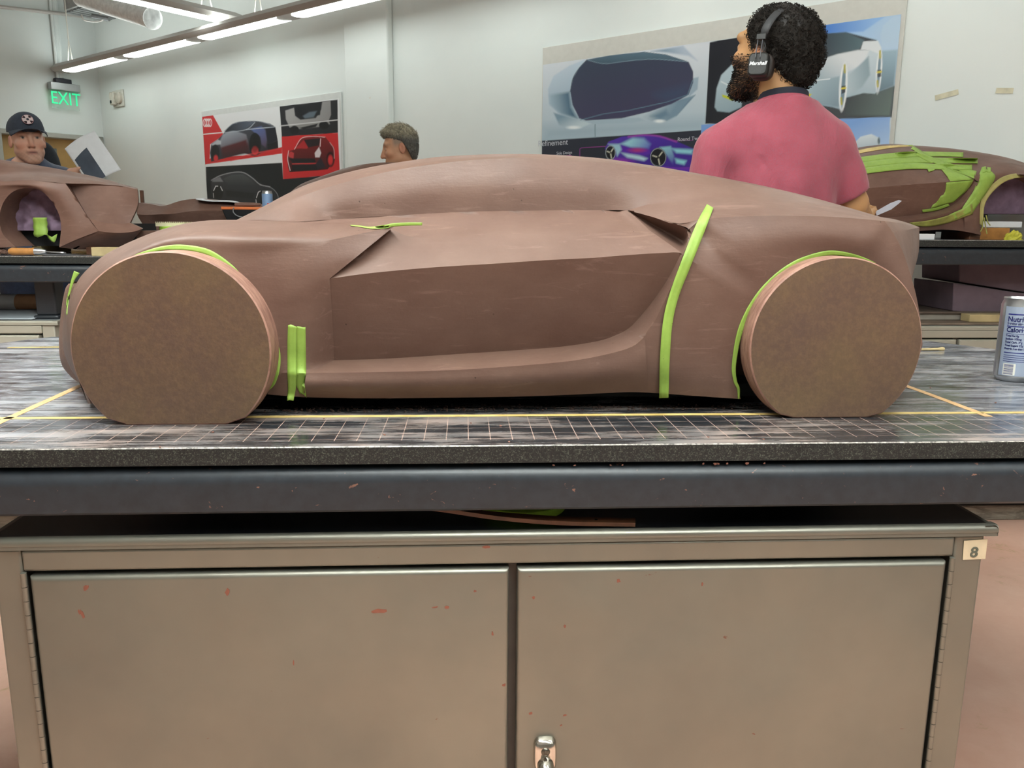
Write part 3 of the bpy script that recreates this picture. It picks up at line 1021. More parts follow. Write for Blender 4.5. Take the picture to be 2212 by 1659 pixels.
# ------------------------------------------------------------------ modelling tables and steel cabinets
def table(label, x0, x1, y0, y1, zt, cham, legs=(), post=True, top_z=None):
    root = thing('modelling_table', label, 'table', ((x0 + x1) / 2, (y0 + y1) / 2, top_z or .79))
    cx, cy = cham
    out = [(x0, y0), (x1, y0), (x1, y1 - cy), (x1 - cx, y1), (x0 + cx, y1), (x0, y1 - cy)]
    th = .0255
    s = MB()
    e = .0015
    inn = [(x0 + e, y0 + e), (x1 - e, y0 + e), (x1 - e, y1 - cy), (x1 - cx, y1 - e), (x0 + cx, y1 - e), (x0 + e, y1 - cy)]
    n = 6
    vs = [(*p, zt) for p in inn] + [(*p, zt - e) for p in out] + [(*p, zt - th) for p in out]
    s.add(vs, [tuple(range(6))], 0)
    s.add(vs, [(i, (i + 1) % n, n + (i + 1) % n, n + i) for i in range(n)], 2)
    s.add(vs, [(n + i, n + (i + 1) % n, 2 * n + (i + 1) % n, 2 * n + i) for i in range(n)] + [tuple(range(2 * n, 3 * n))[::-1]], 1)
    slab = s.build('granite_slab', [M['slab'], M['slab_edge'], M['granite_lip']], root, merge=1e-6)
    # painted steel frame: rounded front rail
    f = MB()
    zb, zr = zt - .094, zt - th
    R = .022
    prof = [(0.05, zr - .001), (R + .006, zr - .001)]
    for k in range(9):
        a = pi / 2 * k / 8
        prof.append((R - R * sin(a) - .004, zr - .005 - R + R * cos(a)))
    prof += [(-.004, zb + .004), (0, zb), (.05, zb)]
    rows = []
    f.grid([[V((x, y0 + a, z)) for a, z in prof] for x in (x0 - .004, x1 + .004)], 0)
    f.grid([[V((x, y1 - a, z)) for a, z in prof] for x in (x0 + cx, x1 - cx)], 0)
    for xx, sg in ((x0, 1), (x1, -1)):
        f.grid([[V((xx + sg * a, y, z)) for a, z in prof] for y in (y0 - .004, y1 - cy)], 0)
        xe = xx + sg * cx
        d = V((xe - xx, cy, 0)).normalized(); nn = V((d.y, -d.x, 0)) * (sg)
        f.grid([[V((p[0], p[1], 0)) + nn * a + V((0, 0, z)) for a, z in prof] for p in ((xx, y1 - cy), (xe, y1))], 0)
    f.box(x0 + .03, x1 - .03, y0 + .03, y1 - cy, zr - .012, zr - .0005)
    f.box(x0 + cx, x1 - cx, y1 - cy, y1 - .03, zr - .012, zr - .0005)
    f.build('steel_frame', M['beam'], root, smooth=35)
    tz = top_z or .79
    for (lx, ly, w) in legs:
        l = MB().box(lx - w / 2, lx + w / 2, ly - w / 2, ly + w / 2, tz + .014, zb + .002)
        l.box(lx - w * .62, lx + w * .62, ly - w * .62, ly + w * .62, tz + .0005, tz + .014)
        l.build('leg', M['leg'], root, bevel=.006)
    return root, slab


t_ = NT('granite_lip'); t_.base(t_.ramp(t_.noise(160, 4, .7), [(.4, rgba('55514e')), (.6, rgba('b0a8a0'))])); t_.set(Roughness=.35)
M['granite_lip'] = t_.m
M['leg'] = simple('leg_paint', '2c2f34', .4, 0, .1)


def cabinet(label, x0, x1, y0, y1, zt, mats, handle=True, number=None, doorgap=None, rows=True):
    st, top = mats
    root = thing('steel_cabinet', label, 'cabinet', ((x0 + x1) / 2, (y0 + y1) / 2, 0))
    b = MB()
    zl = zt - .0165                        # underside of the lip
    zp = zl - .0325                         # underside of the fixed drawer front panel
    ix0, ix1 = x0 + .052, x1 - .062        # front opening
    yf = y0 + .006
    # carcass: end posts, back, sides, base
    b.box(x0 + .012, ix0, yf, yf + .03, .06, zl); b.box(ix1, x1 - .016, yf, yf + .03, .06, zl)
    b.box(x0 + .012, x0 + .03, yf + .03, y1, .06, zl); b.box(x1 - .034, x1 - .016, yf + .03, y1, .06, zl)
    b.box(x0 + .03, x1 - .034, y1 - .02, y1, .06, zl)
    b.box(x0 + .03, x1 - .034, yf + .05, y1 - .02, .06, .08)
    b.box(x0 + .05, x1 - .05, y0 + .07, y1 - .05, 0, .06)
    b.build('carcass', st, root, bevel=.004)
    MB().box(ix0 + .001, ix1 - .001, yf - .003, yf + .02, zp, zl - .001).build('front_rail', st, root, bevel=.004)
    t = MB()
    r = .008
    prof = [(.02, zt - .001)] + [(r - r * sin(pi / 2 * k / 6), zt - r + r * cos(pi / 2 * k / 6)) for k in range(7)] + [(0, zt - .011), (.001, zt - .0113), (.0005, zl), (.02, zl)]
    t.grid([[V((x, y0 + a, z)) for a, z in prof] for x in (x0, x1)])
    for xx, sg in ((x0, 1), (x1, -1)):
        t.grid([[V((xx + sg * a, y, z)) for a, z in prof] for y in (y0 + .0, y1)])
        t.add([(xx, y0 + a, z) for a, z in prof], [tuple(range(len(prof)))])
    t.build('top_lip', st, root, smooth=30)
    MB().box(x0 + .012, x1 - .012, y0 + .012, y1, zt - .012, zt - .0003).build('worktop', top, root)
    # doors
    gap = doorgap if doorgap is not None else (ix0 + ix1) / 2
    zd1, zd0 = zp - .006, .1
    doors = []
    for k, (a, c) in enumerate(((ix0 + .010, gap - .006), (gap + .006, ix1 - .012))):
        d = MB()
        y_ = yf - .008
        r = .007
        pf = [(.0, .0)] + [(r - r * cos(pi / 2 * q / 5), r * sin(pi / 2 * q / 5)) for q in range(6)]
        # pillow edged door skin
        prx = [(a, y_ + .03), (a, y_ + r)] + [(a + r - r * cos(pi / 2 * q / 5), y_ + r - r * sin(pi / 2 * q / 5)) for q in range(6)]
        rows_ = []
        levels = [(zd1, .03, 0)] + [(zd1 - (r - r * cos(pi / 2 * q / 5)), r - r * sin(pi / 2 * q / 5), 1) for q in range(6)] + [(zd0, 0, 1)]
        for z, dy, _ in levels:
            row = []
            for s_ in (0, 1):
                pts = [(0, .03)] + [(r - r * cos(pi / 2 * q / 5), r - r * sin(pi / 2 * q / 5)) for q in range(6)]
                pts = [(p[0], max(p[1], dy)) for p in pts]
                if s_ == 0:
                    row += [V((a + p[0], y_ + p[1], z)) for p in pts]
                else:
                    row += [V((c - p[0], y_ + p[1], z)) for p in reversed(pts)]
            rows_.append(row)
        d.grid(rows_)
        dob = d.build('door', st, root, smooth=40)
        doors.append(dob)
        if rows:
            hx = ix0 + .003 if k == 0 else ix1 - .004
            h = MB()
            n = int((zd1 - zd0) / .021)
            for q in range(n):
                z1 = zd1 + .006 - q * .021
                h.lathe((hx, yf - .006, z1 - .0202), [(0, 0), (.0042, 0), (.0042, .0202), (0, .0202)], 12)
            h.build('hinge', st, dob, smooth=40)
    # dark gap filler strip between the doors
    MB().box(gap - .012, gap + .012, yf + .012, yf + .02, zd0, zp).build('centre_stile', simple('stile_grey', '4a4641', .5, .4), root)
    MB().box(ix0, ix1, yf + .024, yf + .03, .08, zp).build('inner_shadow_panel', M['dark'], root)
    return root, doors


XL, XR = -.668, .785
TZ = .92
tb, slab = table('near black granite modelling table under the brown clay car', -1.36, 1.46, 1.083, 2.19, TZ, (.27, .44), (), top_z=.79)
# short hidden lift posts carry the slab just above the cabinet
for lx in (-.5, .6):
    l = MB().box(lx - .06, lx + .06, 1.5, 1.62, .7905, TZ - .093)
    l.build('lift_post', M['leg'], tb, bevel=.005)


def strip_on_slab(name, p, q, w, mat, z=TZ, wob=.0006):
    p, q = V((*p, z)), V((*q, z))
    d = (q - p); n = max(2, int(d.length / .02)); d.normalize()
    s = V((-d.y, d.x, 0))
    b = MB()
    L, Rr = [], []
    for i in range(n + 1):
        c = p.lerp(q, i / n)
        j = random.uniform(-wob, wob)
        L.append(c + s * (w / 2 + j) + V((0, 0, .0006))); Rr.append(c - s * (w / 2 - j) + V((0, 0, .0006)))
    rows = [L, Rr]
    b.grid(rows)
    o = b.build(name, mat, tb)
    sm = o.modifiers.new('thick', 'SOLIDIFY'); sm.thickness = .0004; sm.offset = -1
    return o


strip_on_slab('layout_tape', (-1.1, 1.262), (1.3, 1.258), .0125, M['tape_y'])
pl = [atZ(0, 912, TZ), atZ(186, 828, TZ)]; d = (pl[1] - pl[0]).normalized()
strip_on_slab('layout_tape', (pl[0] - d * .03).xy, (pl[1] + d * .30).xy, .0135, M['tape_o'])
pr = [atZ(1955, 833, TZ), atZ(2120, 894, TZ)]; d = (pr[1] - pr[0]).normalized()
strip_on_slab('layout_tape', (pr[0] - d * .30).xy, (pr[1] + d * .02).xy, .0135, M['tape_o'])
pk = [atZ(18, 751, TZ), atZ(128, 750, TZ)]; d = (pk[1] - pk[0]).normalized()
strip_on_slab('layout_tape', pk[0].xy, (pk[1] + d * .4).xy, .014, M['tape_y'])

cb, doors = cabinet('near brushed steel two-door cabinet numbered 8, below the clay car', XL, XR, 1.088, 1.86, .79, (M['steel'], M['black_top']), doorgap=atY(1107, 1400, 1.09).x)

# number label on the right post
c0 = atY(2102, 1187, 1.0925); 
sx = .0165; sz = .0137
lb = MB()
cor = [atY(*q, 1.0932) for q in ((2082, 1168), (2133, 1164), (2128, 1207), (2079, 1209))]
lab = MB().prism(cor, (0, -.0006, 0)).build('number_label', simple('cream_label', 'c9b89a', .6, 0, .08, 60), cb)
t8 = text_mesh('numeral', '8', simple('label_ink', '55584c', .6), atY(2104, 1194, 1.0920), (1, 0, 0), (0, 0, 1), .0225, cb, .0003, .05, .0004, squash=1.1)
t8.parent = lab; t8.matrix_parent_inverse = Matrix.Identity(4)

# door handle: chrome bracket and grip on the right door
hd = MB()
hc = atY(1177, 1602, 1.085)
def rr(cx, z, w, h, y, n=20, p=4):
    return [V((cx + w * math.copysign(abs(cos(a)) ** (2 / p), cos(a)), y, z + h * math.copysign(abs(sin(a)) ** (2 / p), sin(a)))) for a in [2 * pi * k / n for k in range(n)]]
rows = [rr(hc.x, hc.z - .018, .0178, .027, 1.087), rr(hc.x, hc.z - .018, .0172, .0262, 1.077), rr(hc.x, hc.z - .019, .0142, .022, 1.0725), rr(hc.x, hc.z - .019, .007, .012, 1.0715)]
hd.grid(rows, 0, True); hd.add(rows[-1], [tuple(range(20))])
ho = hd.build('handle', M['chrome'], doors[1], smooth=50)
sb = MB()
sb.lathe((hc.x, 1.0715, hc.z - .008), [(0, -.0025), (.0045, -.0022), (.0066, -.0004), (.007, .002)], 20, axis=(0, 1, 0))
sb.box(hc.x - .0035, hc.x + .0035, 1.0685, 1.0692, hc.z - .0087, hc.z - .0075); sb.box(hc.x - .0006, hc.x + .0006, 1.0685, 1.0692, hc.z - .0116, hc.z - .0046)
sb.build('screw', simple('screw_steel', '6b675e', .3, .9), ho, smooth=40)
gb = MB()
gb.tube(catmull([V((hc.x, 1.078, hc.z - .028)), V((hc.x, 1.060, hc.z - .034)), V((hc.x, 1.054, hc.z - .052)), V((hc.x, 1.054, hc.z - .106)), V((hc.x, 1.060, hc.z - .122)), V((hc.x, 1.08, hc.z - .128))], 6), .0125, 18)
gb.build('grip', M['chrome'], ho, smooth=60)
rows2 = [[V((p.x, p.y, 2 * (hc.z - .077) - p.z)) for p in r] for r in rows]
gb = MB(); gb.grid(rows2, 0, True); gb.add(rows2[-1], [tuple(range(20))]); gb.build('lower_bracket', M['chrome'], ho, smooth=50)

# clay smears stuck on the doors and the lip
M['smear'] = simple('clay_smear', '85503f', .6, 0, .15, 80)
def blob(cx, cz, w, h, y, name, parent, rot=0, mat=None):
    b = MB(); n = 11
    pts = []
    for k in range(n):
        a = 2 * pi * k / n
        r = 1 + random.uniform(-.28, .28)
        x, z = w * cos(a) * r, h * sin(a) * r
        pts.append(V((cx + x * cos(rot) - z * sin(rot), y, cz + x * sin(rot) + z * cos(rot))))
    b.prism(pts, (0, -.0007, 0))
    return b.build(name, mat or M['smear'], parent)
for (px, py, w, h, di, rot) in ((186, 1270, .0045, .0032, 0, .7), (178, 1328, .0018, .0072, 0, .25), (171, 1323, .0012, .004, 0, .2), (820, 1320, .012, .003, 0, .05), (491, 1278, .003, .006, 0, -.2), (634, 1432, .001, .004, 0, 0), (965, 1312, .003, .0022, 0, 0), (940, 1312, .004, .0012, 0, .1), (1064, 1369, .0015, .003, 0, 0), (1089, 1480, .0028, .002, 0, .5), (1026, 1277, .0022, .0016, 0, 0), (1152, 1291, .002, .0024, 1, 0), (1336, 1255, .003, .0026, 1, 0), (1220, 1353, .0016, .0026, 1, 0), (1146, 1541, .0035, .0022, 1, .4), (1220, 1545, .0028, .0016, 1, .3), (1212, 1567, .002, .001, 1, .5), (1517, 1262, .0015, .0032, 1, .1)):
    q = atY(px, py, 1.0855)
    blob(q.x, q.z, w, h, 1.0861, 'clay_smear', doors[di], rot)
q = atY(1049, 1180, 1.0935); blob(q.x, q.z, .0055, .0022, 1.0912, 'clay_smear', cb)

# ------------------------------------------------------------------ small things under and on the near table
# roll of green tape lying flat on the cabinet
tr = atZ(1136, 1112, .791)
tr = atZ(1137, 1112, .804)
g = thing('tape_roll', 'roll of bright green masking tape lying flat under the near table', 'tape roll', (tr.x, 1.195, .7905))
MB().lathe((tr.x, 1.195, .7905), [(.038, 0), (.065, 0), (.066, .001), (.066, .0125), (.065, .0135), (.038, .0135), (.038, 0)], 48).build('tape_winding', simple('green_tape_roll', 'a8d548', .5, 0, .06, 60), g, smooth=40)
MB().lathe((tr.x, 1.195, .7905), [(.0379, .0003), (.0379, .0132), (.035, .0132), (.035, .0003), (.0379, .0003)], 40).build('cardboard_core', simple('card_core', 'a98b62', .8), g, smooth=40)
# bowed brown wooden sweep
a = [atY(862, 1095, 1.108), atY(960, 1107, 1.104), atY(1070, 1123, 1.101), atY(1200, 1134, 1.100), atY(1372, 1143, 1.100)]
a[-1].z = max(a[-1].z, .7912); a[-2].z = max(a[-2].z, .7925)
b = MB()
sp = catmull(a, 8)
L = len(sp)
rows = [[p + V((0, 0, 0)) for p in sp], [p + V((0, 0, .006)) for p in sp], [p + V((.004, .004 + .016 * min(1, i / 20), .006)) for i, p in enumerate(sp)], [p + V((.004, .004 + .016 * min(1, i / 20), 0)) for i, p in enumerate(sp)]]
b.grid(rows); b.grid([rows[3], rows[0]]); b.add([r[0] for r in rows] , [(0, 1, 2, 3)]); b.add([r[-1] for r in rows], [(0, 1, 2, 3)])
sw = b.build('wooden_sweep', simple('sweep_wood', '54331f', .45, 0, .3, 30, .1, 80), smooth=30)
tag(sw, 'curved flat brown wooden sweep lying on the cabinet in front of the green tape roll', 'wooden strip')
e = sp[-5] + V((.003, .011, .0056))
MB().lathe(e, [(0, .0004), (.003, .0004), (.0045, .0001)], 16).build('hole', M['dark'], sw)

# slim drink can at the right edge
ca = atZ(2206, 827, TZ)
CR = .0335
ca = V((ca.x, ca.y + .03, TZ))
cn = thing('drink_can', 'slim silver and blue drink can with nutrition label on the near table', 'can', ca)
Hc = .166
prof = [(0, .004), (.021, .004), (.0245, .0005), (.0265, .001), (CR, .010), (CR, Hc - .014), (.0297, Hc - .0045), (.0305, Hc - .001), (.0297, Hc), (.028, Hc - .004), (0, Hc - .005)]
MB().lathe(ca, prof, 64).build('can_body', M['alu'], cn, smooth=35)
M['can_blue'] = simple('can_blue', '33387e', .35, .2, .05)
M['can_pale'] = simple('can_pale', 'b9c6dc', .3, .5, .05)
def can_patch(name, a0, a1, z0, z1, mat, off=.0003):
    rows = [[ca + V(((CR + off) * sin(radians(a)), -(CR + off) * cos(radians(a)), z)) for a in np.linspace(a0, a1, max(2, int(abs(a1 - a0) / 4)))] for z in (z0, z1)]
    return MB().grid(rows).build(name, mat, cn, smooth=60)
can_patch('printed_sleeve', -80, 180, .013, Hc - .0165, M['can_pale'], .0002)
def can_text(txt, a_deg, z, size, bold=.0002):
    cu_o = text_mesh('lettering', txt, M['can_blue'], (0, 0, 0), (1, 0, 0), (0, 0, 1), size, None, .0001, 0, bold, 'LEFT', .86)
    for v in cu_o.data.vertices:
        ang = radians(a_deg) + v.co.x / CR
        rr_ = CR + .0006
        zz = v.co.z + z
        v.co = V((ca.x + rr_ * sin(ang), ca.y - rr_ * cos(ang), ca.z + zz))
    cu_o.parent = cn; cu_o.matrix_parent_inverse = Matrix.Translation(-cn.location)
A0 = -68
can_patch('label_band', A0, 100, 0.1335, 0.1359, M['can_blue'], .0005)
can_text('Nutrition Facts', A0, .1248, .0142, .00035)
can_text('Serving size 1 can', A0, .1163, .0068)
can_patch('label_band', A0, 100, 0.1101, 0.1122, M['can_blue'], .0005)
can_text('Calories', A0, .104, .013, .00035)
can_patch('label_band', A0, 100, 0.0962, 0.0970, M['can_blue'], .0005)
for k, t in enumerate(('Total Fat 0g', 'Sodium 105mg', 'Total Carb. 29g', 'Total Sugars 27g', 'Protein less than 1g')):
    can_text(t, A0, .0925 - k * .0064, .0054)
can_patch('label_band', A0, 100, 0.0581, 0.0600, M['can_blue'], .0005)
for k in range(4):
    can_patch('label_band', A0, 60, .0532 - k * .004, .0544 - k * .004, M['can_blue'], .0004)
can_patch('barcode_field', A0 + 3, A0 + 40, .0145, .0375, M['white'], .0004)
for k in range(11):
    z = .0163 + k * .0019
    can_patch('barcode_bar', A0 + 6, A0 + 34, z, z + random.choice((.0006, .0011)), M['can_blue'], .0006)
MB().lathe(ca + V((0, 0, Hc - .0045)), [(0, .0012), (.009, .0012), (.0095, 0)], 24).build('pull_tab', M['alu'], cn, smooth=40)

# little wooden stick behind the right wheel
s = MB(); p, q = atZ(1985, 755, TZ + .004), atZ(2035, 754, TZ + .004)
s.tube([p - (q - p) * .6, p, p.lerp(q, .8), q, q + (q - p) * .08], [.003, .003, .0032, .0055, .004], 8)
tag(s.build('wooden_stick', M['wood'], smooth=60), 'small pale wooden stick on the table behind the rear wheel', 'stick')

# clay crumbs
M['crumb'] = simple('clay_crumb', '7c5244', .7, 0, .2, 90)
def crumb_mesh(seed):
    rnd = random.Random(seed)
    bm = bmesh.new()
    bmesh.ops.create_icosphere(bm, subdivisions=1, radius=1)
    for v in bm.verts:
        v.co *= rnd.uniform(.65, 1.3)
    me = bpy.data.meshes.new('clay_crumb'); bm.to_mesh(me); bm.free(); me.materials.append(M['crumb'])
    return me
cmesh = [crumb_mesh(i) for i in range(5)]
def crumb(p, sx, sy, sz, label, group, rz=0):
    o = bpy.data.objects.new('clay_crumb', random.choice(cmesh)); COL.objects.link(o)
    o.location = (p.x, p.y, p.z + sz * .8); o.scale = (sx, sy, sz); o.rotation_euler = (0, 0, rz)
    tag(o, label, 'crumb', group)
beam_top = lambda px, py: atY(px, py, 1.086)
G1, L1 = 'clay crumbs on the frame rail', 'tiny clay crumb lying on the rounded front rail of the near table'
for px in (1196, 1241, 1319, 1345, 1520, 1545, 1552, 1571, 1614, 1652):
    q = atY(px, 1006, 1.083)
    crumb(V((q.x, 1.0855, TZ - .0262 - .0055)), random.uniform(.0015, .0035), .0012, random.uniform(.001, .0022), L1, G1, random.uniform(-1, 1))
G2, L2 = 'clay crumbs on the slab', 'small clay crumb lying on the scribed front strip of the granite'
for px, py in ((1017, 915), (1081, 921), (345, 967), (830, 940), (1530, 945), (1650, 950), (330, 860), (268, 862), (2010, 838), (1100, 955), (460, 935), (1880, 870), (2150, 870), (1300, 880), (700, 905)):
    q = atZ(px, py, TZ)
    crumb(q, random.uniform(.0015, .004), random.uniform(.0012, .0025), random.uniform(.0006, .0014), L2, G2, random.uniform(0, 3))
# litter of clay dust under the car: nobody could count it
M['crumb_dark'] = simple('clay_crumb_dark', '3b2821', .9, 0, .3, 90)
du = MB(); rnd = random.Random(5)
for k in range(420):
    x = rnd.uniform(-.33, .52); y = rnd.uniform(1.29, 1.335); r = rnd.uniform(.0008, .0028); a_ = rnd.uniform(0, 6.28)
    du.lathe((x, y, TZ + .0003), [(0, 0), (r, r * .1), (r * .7, r * .7), (0, r * .9)], 5, 0, (.3 * cos(a_), .3 * sin(a_), 1))
tag(du.build('clay_dust', M['crumb_dark']), 'dark litter of clay dust under the car between the wheels', 'dust', kind='stuff')
# ------------------------------------------------------------------ the near clay car
YC = 1.56
CARG = thing('clay_car_model', 'large brown clay car model with disc wheels on the near table', 'clay model', (.13, YC, TZ))
cb_ = MB()
K = PX
F_in = [(578, 852, 1.285), (588, 805, 1.270), (593, 760, 1.265), (588, 708, 1.263), (566, 657, 1.263), (520, 609, 1.263), (475, 568, 1.264), (430, 547, 1.266), (389, 541, 1.268), (345, 541, 1.272), (300, 553, 1.276), (250, 585, 1.28), (205, 635, 1.285), (174, 700, 1.29), (166, 760, 1.295), (172, 820, 1.30), (186, 852, 1.30), (200, 872, 1.30)]
F_out = [(655, 858, 1.284), (661, 806, 1.266), (722, 778, 1.314), (718, 690, 1.290), (712, 602, 1.268), (780, 547, 1.280), (850, 490, 1.31), (753, 485.5, 1.345), (637, 478.5, 1.37), (520, 475, 1.375), (430, 478, 1.375), (345, 497, 1.375), (256, 534, 1.375), (205, 567, 1.37), (165, 612, 1.36), (147, 680, 1.35), (151, 750, 1.345), (190, 872, 1.335)]
F_mid = []
for a, b in zip(F_in, F_out):
    t = .55
    F_mid.append((a[0] + (b[0] - a[0]) * t, a[1] + (b[1] - a[1]) * t, a[2] + (b[2] - a[2]) * (.14 if b[2] > 1.32 else .3) - .004))
loft(cb_, [K(*F_in), K(*F_mid), K(*F_out)], 4, 9, (1, 2, 4, 6), mirror=YC)

crease = [(712, 602), (800, 590), (930, 578), (1060, 570), (1180, 562), (1280, 557), (1330, 553), (1370, 550), (1400, 548), (1430, 546.5), (1455, 545), (1472, 546)]
crY = [1.270] + [1.270] * 9 + [1.267, 1.263]
CRE = [(*p, y) for p, y in zip(crease, crY)]
midU = [(843, 494, 1.326), (890, 512, 1.322), (980, 513, 1.32), (1080, 509, 1.32), (1180, 506, 1.32), (1265, 503, 1.32), (1305, 502, 1.32), (1335, 501, 1.32), (1360, 500.5, 1.322), (1380, 500, 1.325), (1395, 499.5, 1.328), (1404, 498, 1.333)]
BELT = [(637, 478.7, 1.376), (717, 474, 1.415), (862, 465, 1.415), (1006, 457.5, 1.415), (1110, 455.5, 1.415), (1223, 454, 1.415), (1260, 454, 1.415), (1290, 454, 1.415), (1310, 454, 1.415), (1330, 454, 1.415), (1345, 454, 1.405), (1356, 454, 1.40)]
m01 = [tuple((a[k] + b[k]) / 2 - (.003 if k == 2 else 0) for k in range(3)) for a, b in zip(BELT, midU)]
m12 = [tuple((a[k] + b[k]) / 2 - (.003 if k == 2 else 0) for k in range(3)) for a, b in zip(midU, CRE)]
m01[0] = (745, 485.9, 1.352); m12[0] = (778, 549, 1.300)
loft(cb_, [K(*BELT), K(*m01), K(*midU), K(*m12), K(*CRE)], 4, 3, straight=True, mirror=YC)
# step between the fender end and the recessed door
loft(cb_, [K((712, 602, 1.268), (780, 547, 1.280), (850, 490, 1.31), (753, 485.5, 1.345), (637, 478.5, 1.37)), K((712, 602, 1.270), (778, 549, 1.300), (843, 494, 1.326), (745, 485.9, 1.352), (637, 478.7, 1.376))], 4, 2, (2,), mirror=YC)
led_u = [(722, 778, 1.314), (828, 775, 1.318), (986, 765, 1.320), (1108, 757, 1.320), (1210, 749, 1.320), (1291, 737, 1.318), (1335, 722, 1.314), (1358, 709, 1.311), (1380, 687, 1.307), (1414, 645, 1.296), (1445, 598, 1.280), (1472, 546, 1.263)]
led_l = [(661, 806, 1.266), (803, 804, 1.262), (966, 800, 1.261), (1108, 791, 1.261), (1231, 780, 1.261), (1312, 765, 1.261), (1365, 749, 1.261), (1393, 727, 1.261), (1414, 694, 1.261), (1438, 645, 1.260), (1458, 600, 1.259), (1474, 550, 1.258)]
loft(cb_, [K(*CRE), K(*led_u)], 4, 8, straight=True, mirror=YC)
loft(cb_, [K(*led_u), K(*led_l)], 4, 3, straight=True, mirror=YC)
roc_b = [(655, 858, 1.284), (800, 860.5, 1.284), (960, 859, 1.284), (1100, 857, 1.284), (1225, 853, 1.284), (1310, 849, 1.284), (1360, 847, 1.284), (1400, 848, 1.284)]
roc_t = led_l[:8]
roc_m = [(a[0] * .5 + b[0] * .5, a[1] * .5 + b[1] * .5, 1.262) for a, b in zip(roc_t, roc_b)]
loft(cb_, [K(*roc_t), K(*roc_m), K(*roc_b)], 4, 6, mirror=YC)
# rear quarter
R_in = [(1600, 862, 1.285), (1592, 830, 1.28), (1588, 787, 1.275), (1592, 755, 1.273), (1603, 713, 1.272), (1618, 681, 1.272), (1634, 654, 1.272), (1650, 633, 1.272), (1672, 608, 1.272), (1694, 590, 1.272), (1716, 576, 1.273), (1748, 564, 1.275), (1780, 555.5, 1.277), (1810, 554, 1.28), (1850, 560, 1.285), (1882, 576, 1.29), (1912, 608, 1.293), (1942, 650, 1.296), (1965, 695, 1.30), (1978, 735, 1.30), (1984, 775, 1.30)]
R_out = [(1400, 848, 1.284), (1393, 790, 1.266), (1393, 727, 1.261), (1414, 694, 1.261), (1438, 645, 1.260), (1458, 600, 1.259), (1474, 550, 1.258), (1487, 514, 1.272), (1486, 497, 1.285), (1512, 475, 1.282), (1568, 469, 1.279), (1661, 466, 1.278), (1740, 467, 1.279), (1810, 469, 1.283), (1911, 477.5, 1.295), (1930, 504, 1.298), (1949, 540, 1.299), (1967, 593, 1.300), (1979, 638, 1.300), (1988, 690, 1.300), (1993, 745, 1.300)]
R_mid = []
for i, (a, b) in enumerate(zip(R_in, R_out)):
    t = .5
    y = min(a[2], b[2]) - (.007 if i < 15 else .003)
    if i < 8: y = a[2] * .5 + b[2] * .5 - .006
    R_mid.append((a[0] + (b[0] - a[0]) * t, a[1] + (b[1] - a[1]) * t, y))
loft(cb_, [K(*R_in), K(*R_mid), K(*R_out)], 4, 9, (6, 9, 14), mirror=YC)
# haunch top, intake
hau_t = [(1356, 454, 1.40), (1410, 439.5, 1.385), (1470, 432.5, 1.373), (1512, 430, 1.366), (1549, 429, 1.362), (1640, 430, 1.361), (1740, 437.5, 1.363), (1820, 448.5, 1.367), (1902, 470, 1.38)]
hau_l = [(1357, 454.6, 1.398), (1411, 469, 1.345), (1459, 483.5, 1.303), (1512, 475, 1.282), (1568, 469, 1.279), (1661, 466, 1.278), (1740, 467, 1.279), (1810, 469, 1.283), (1911, 477.5, 1.295)]
hau_m = [(a[0] * .5 + b[0] * .5, a[1] * .47 + b[1] * .53, a[2] * .5 + b[2] * .5 - .004) for a, b in zip(hau_t, hau_l)]
loft(cb_, [K(*hau_t), K(*hau_m), K(*hau_l)], 4, 6, (3,), mirror=YC)
loft(cb_, [K((1459, 483.5, 1.303), (1484, 492, 1.29), (1486, 497, 1.285)), K((1459, 483.5, 1.303), (1490, 479.5, 1.29), (1512, 475, 1.282))], 4, 3, mirror=YC)
int_u = [(1356, 454, 1.399), (1411, 469, 1.345), (1459, 483.5, 1.303), (1486, 497, 1.286), (1487, 514, 1.272)]
int_m = [(1357, 454.5, 1.40), (1404, 484, 1.375), (1446, 508, 1.352), (1474, 525, 1.33), (1482, 534, 1.29)]
int_l = [(1356, 454, 1.40), (1404, 498, 1.333), (1437, 527, 1.29), (1462, 543, 1.268), (1474, 549, 1.259)]
loft(cb_, [K(*int_u), K(*int_m), K(*int_l)], 4, 6, straight=False, mirror=YC)
# side glass, roof rail, roof
gl_b = [(561, 475, 1.44), (637, 478.7, 1.376), (717, 474, 1.415), (800, 468.6, 1.415), (862, 465, 1.415), (950, 460.2, 1.415), (1006, 457.5, 1.415), (1110, 455.5, 1.415), (1223, 454, 1.415), (1300, 454, 1.415)] + hau_t
gl_t = [(546, 475.5, 1.452), (612, 440, 1.442), (682, 413, 1.438), (753, 391.5, 1.438), (847, 369, 1.438), (940, 354.5, 1.438), (1006, 347, 1.438), (1115, 341.5, 1.438), (1223, 344.5, 1.438), (1310, 351, 1.438), (1362, 357, 1.438), (1430, 366, 1.44), (1493, 376, 1.435), (1533, 383, 1.432), (1568, 389, 1.43), (1650, 404, 1.424), (1745, 427, 1.412), (1825, 447.8, 1.40), (1902, 470, 1.385)]
gl_m = [(a[0] * .5 + b[0] * .5, a[1] * .5 + b[1] * .5, a[2] * .5 + b[2] * .5 - .006 * min(1, abs(a[1] - b[1]) / 60)) for a, b in zip(gl_b, gl_t)]
loft(cb_, [K(*gl_t), K(*gl_m), K(*gl_b)], 4, 6, (10,), mirror=YC)
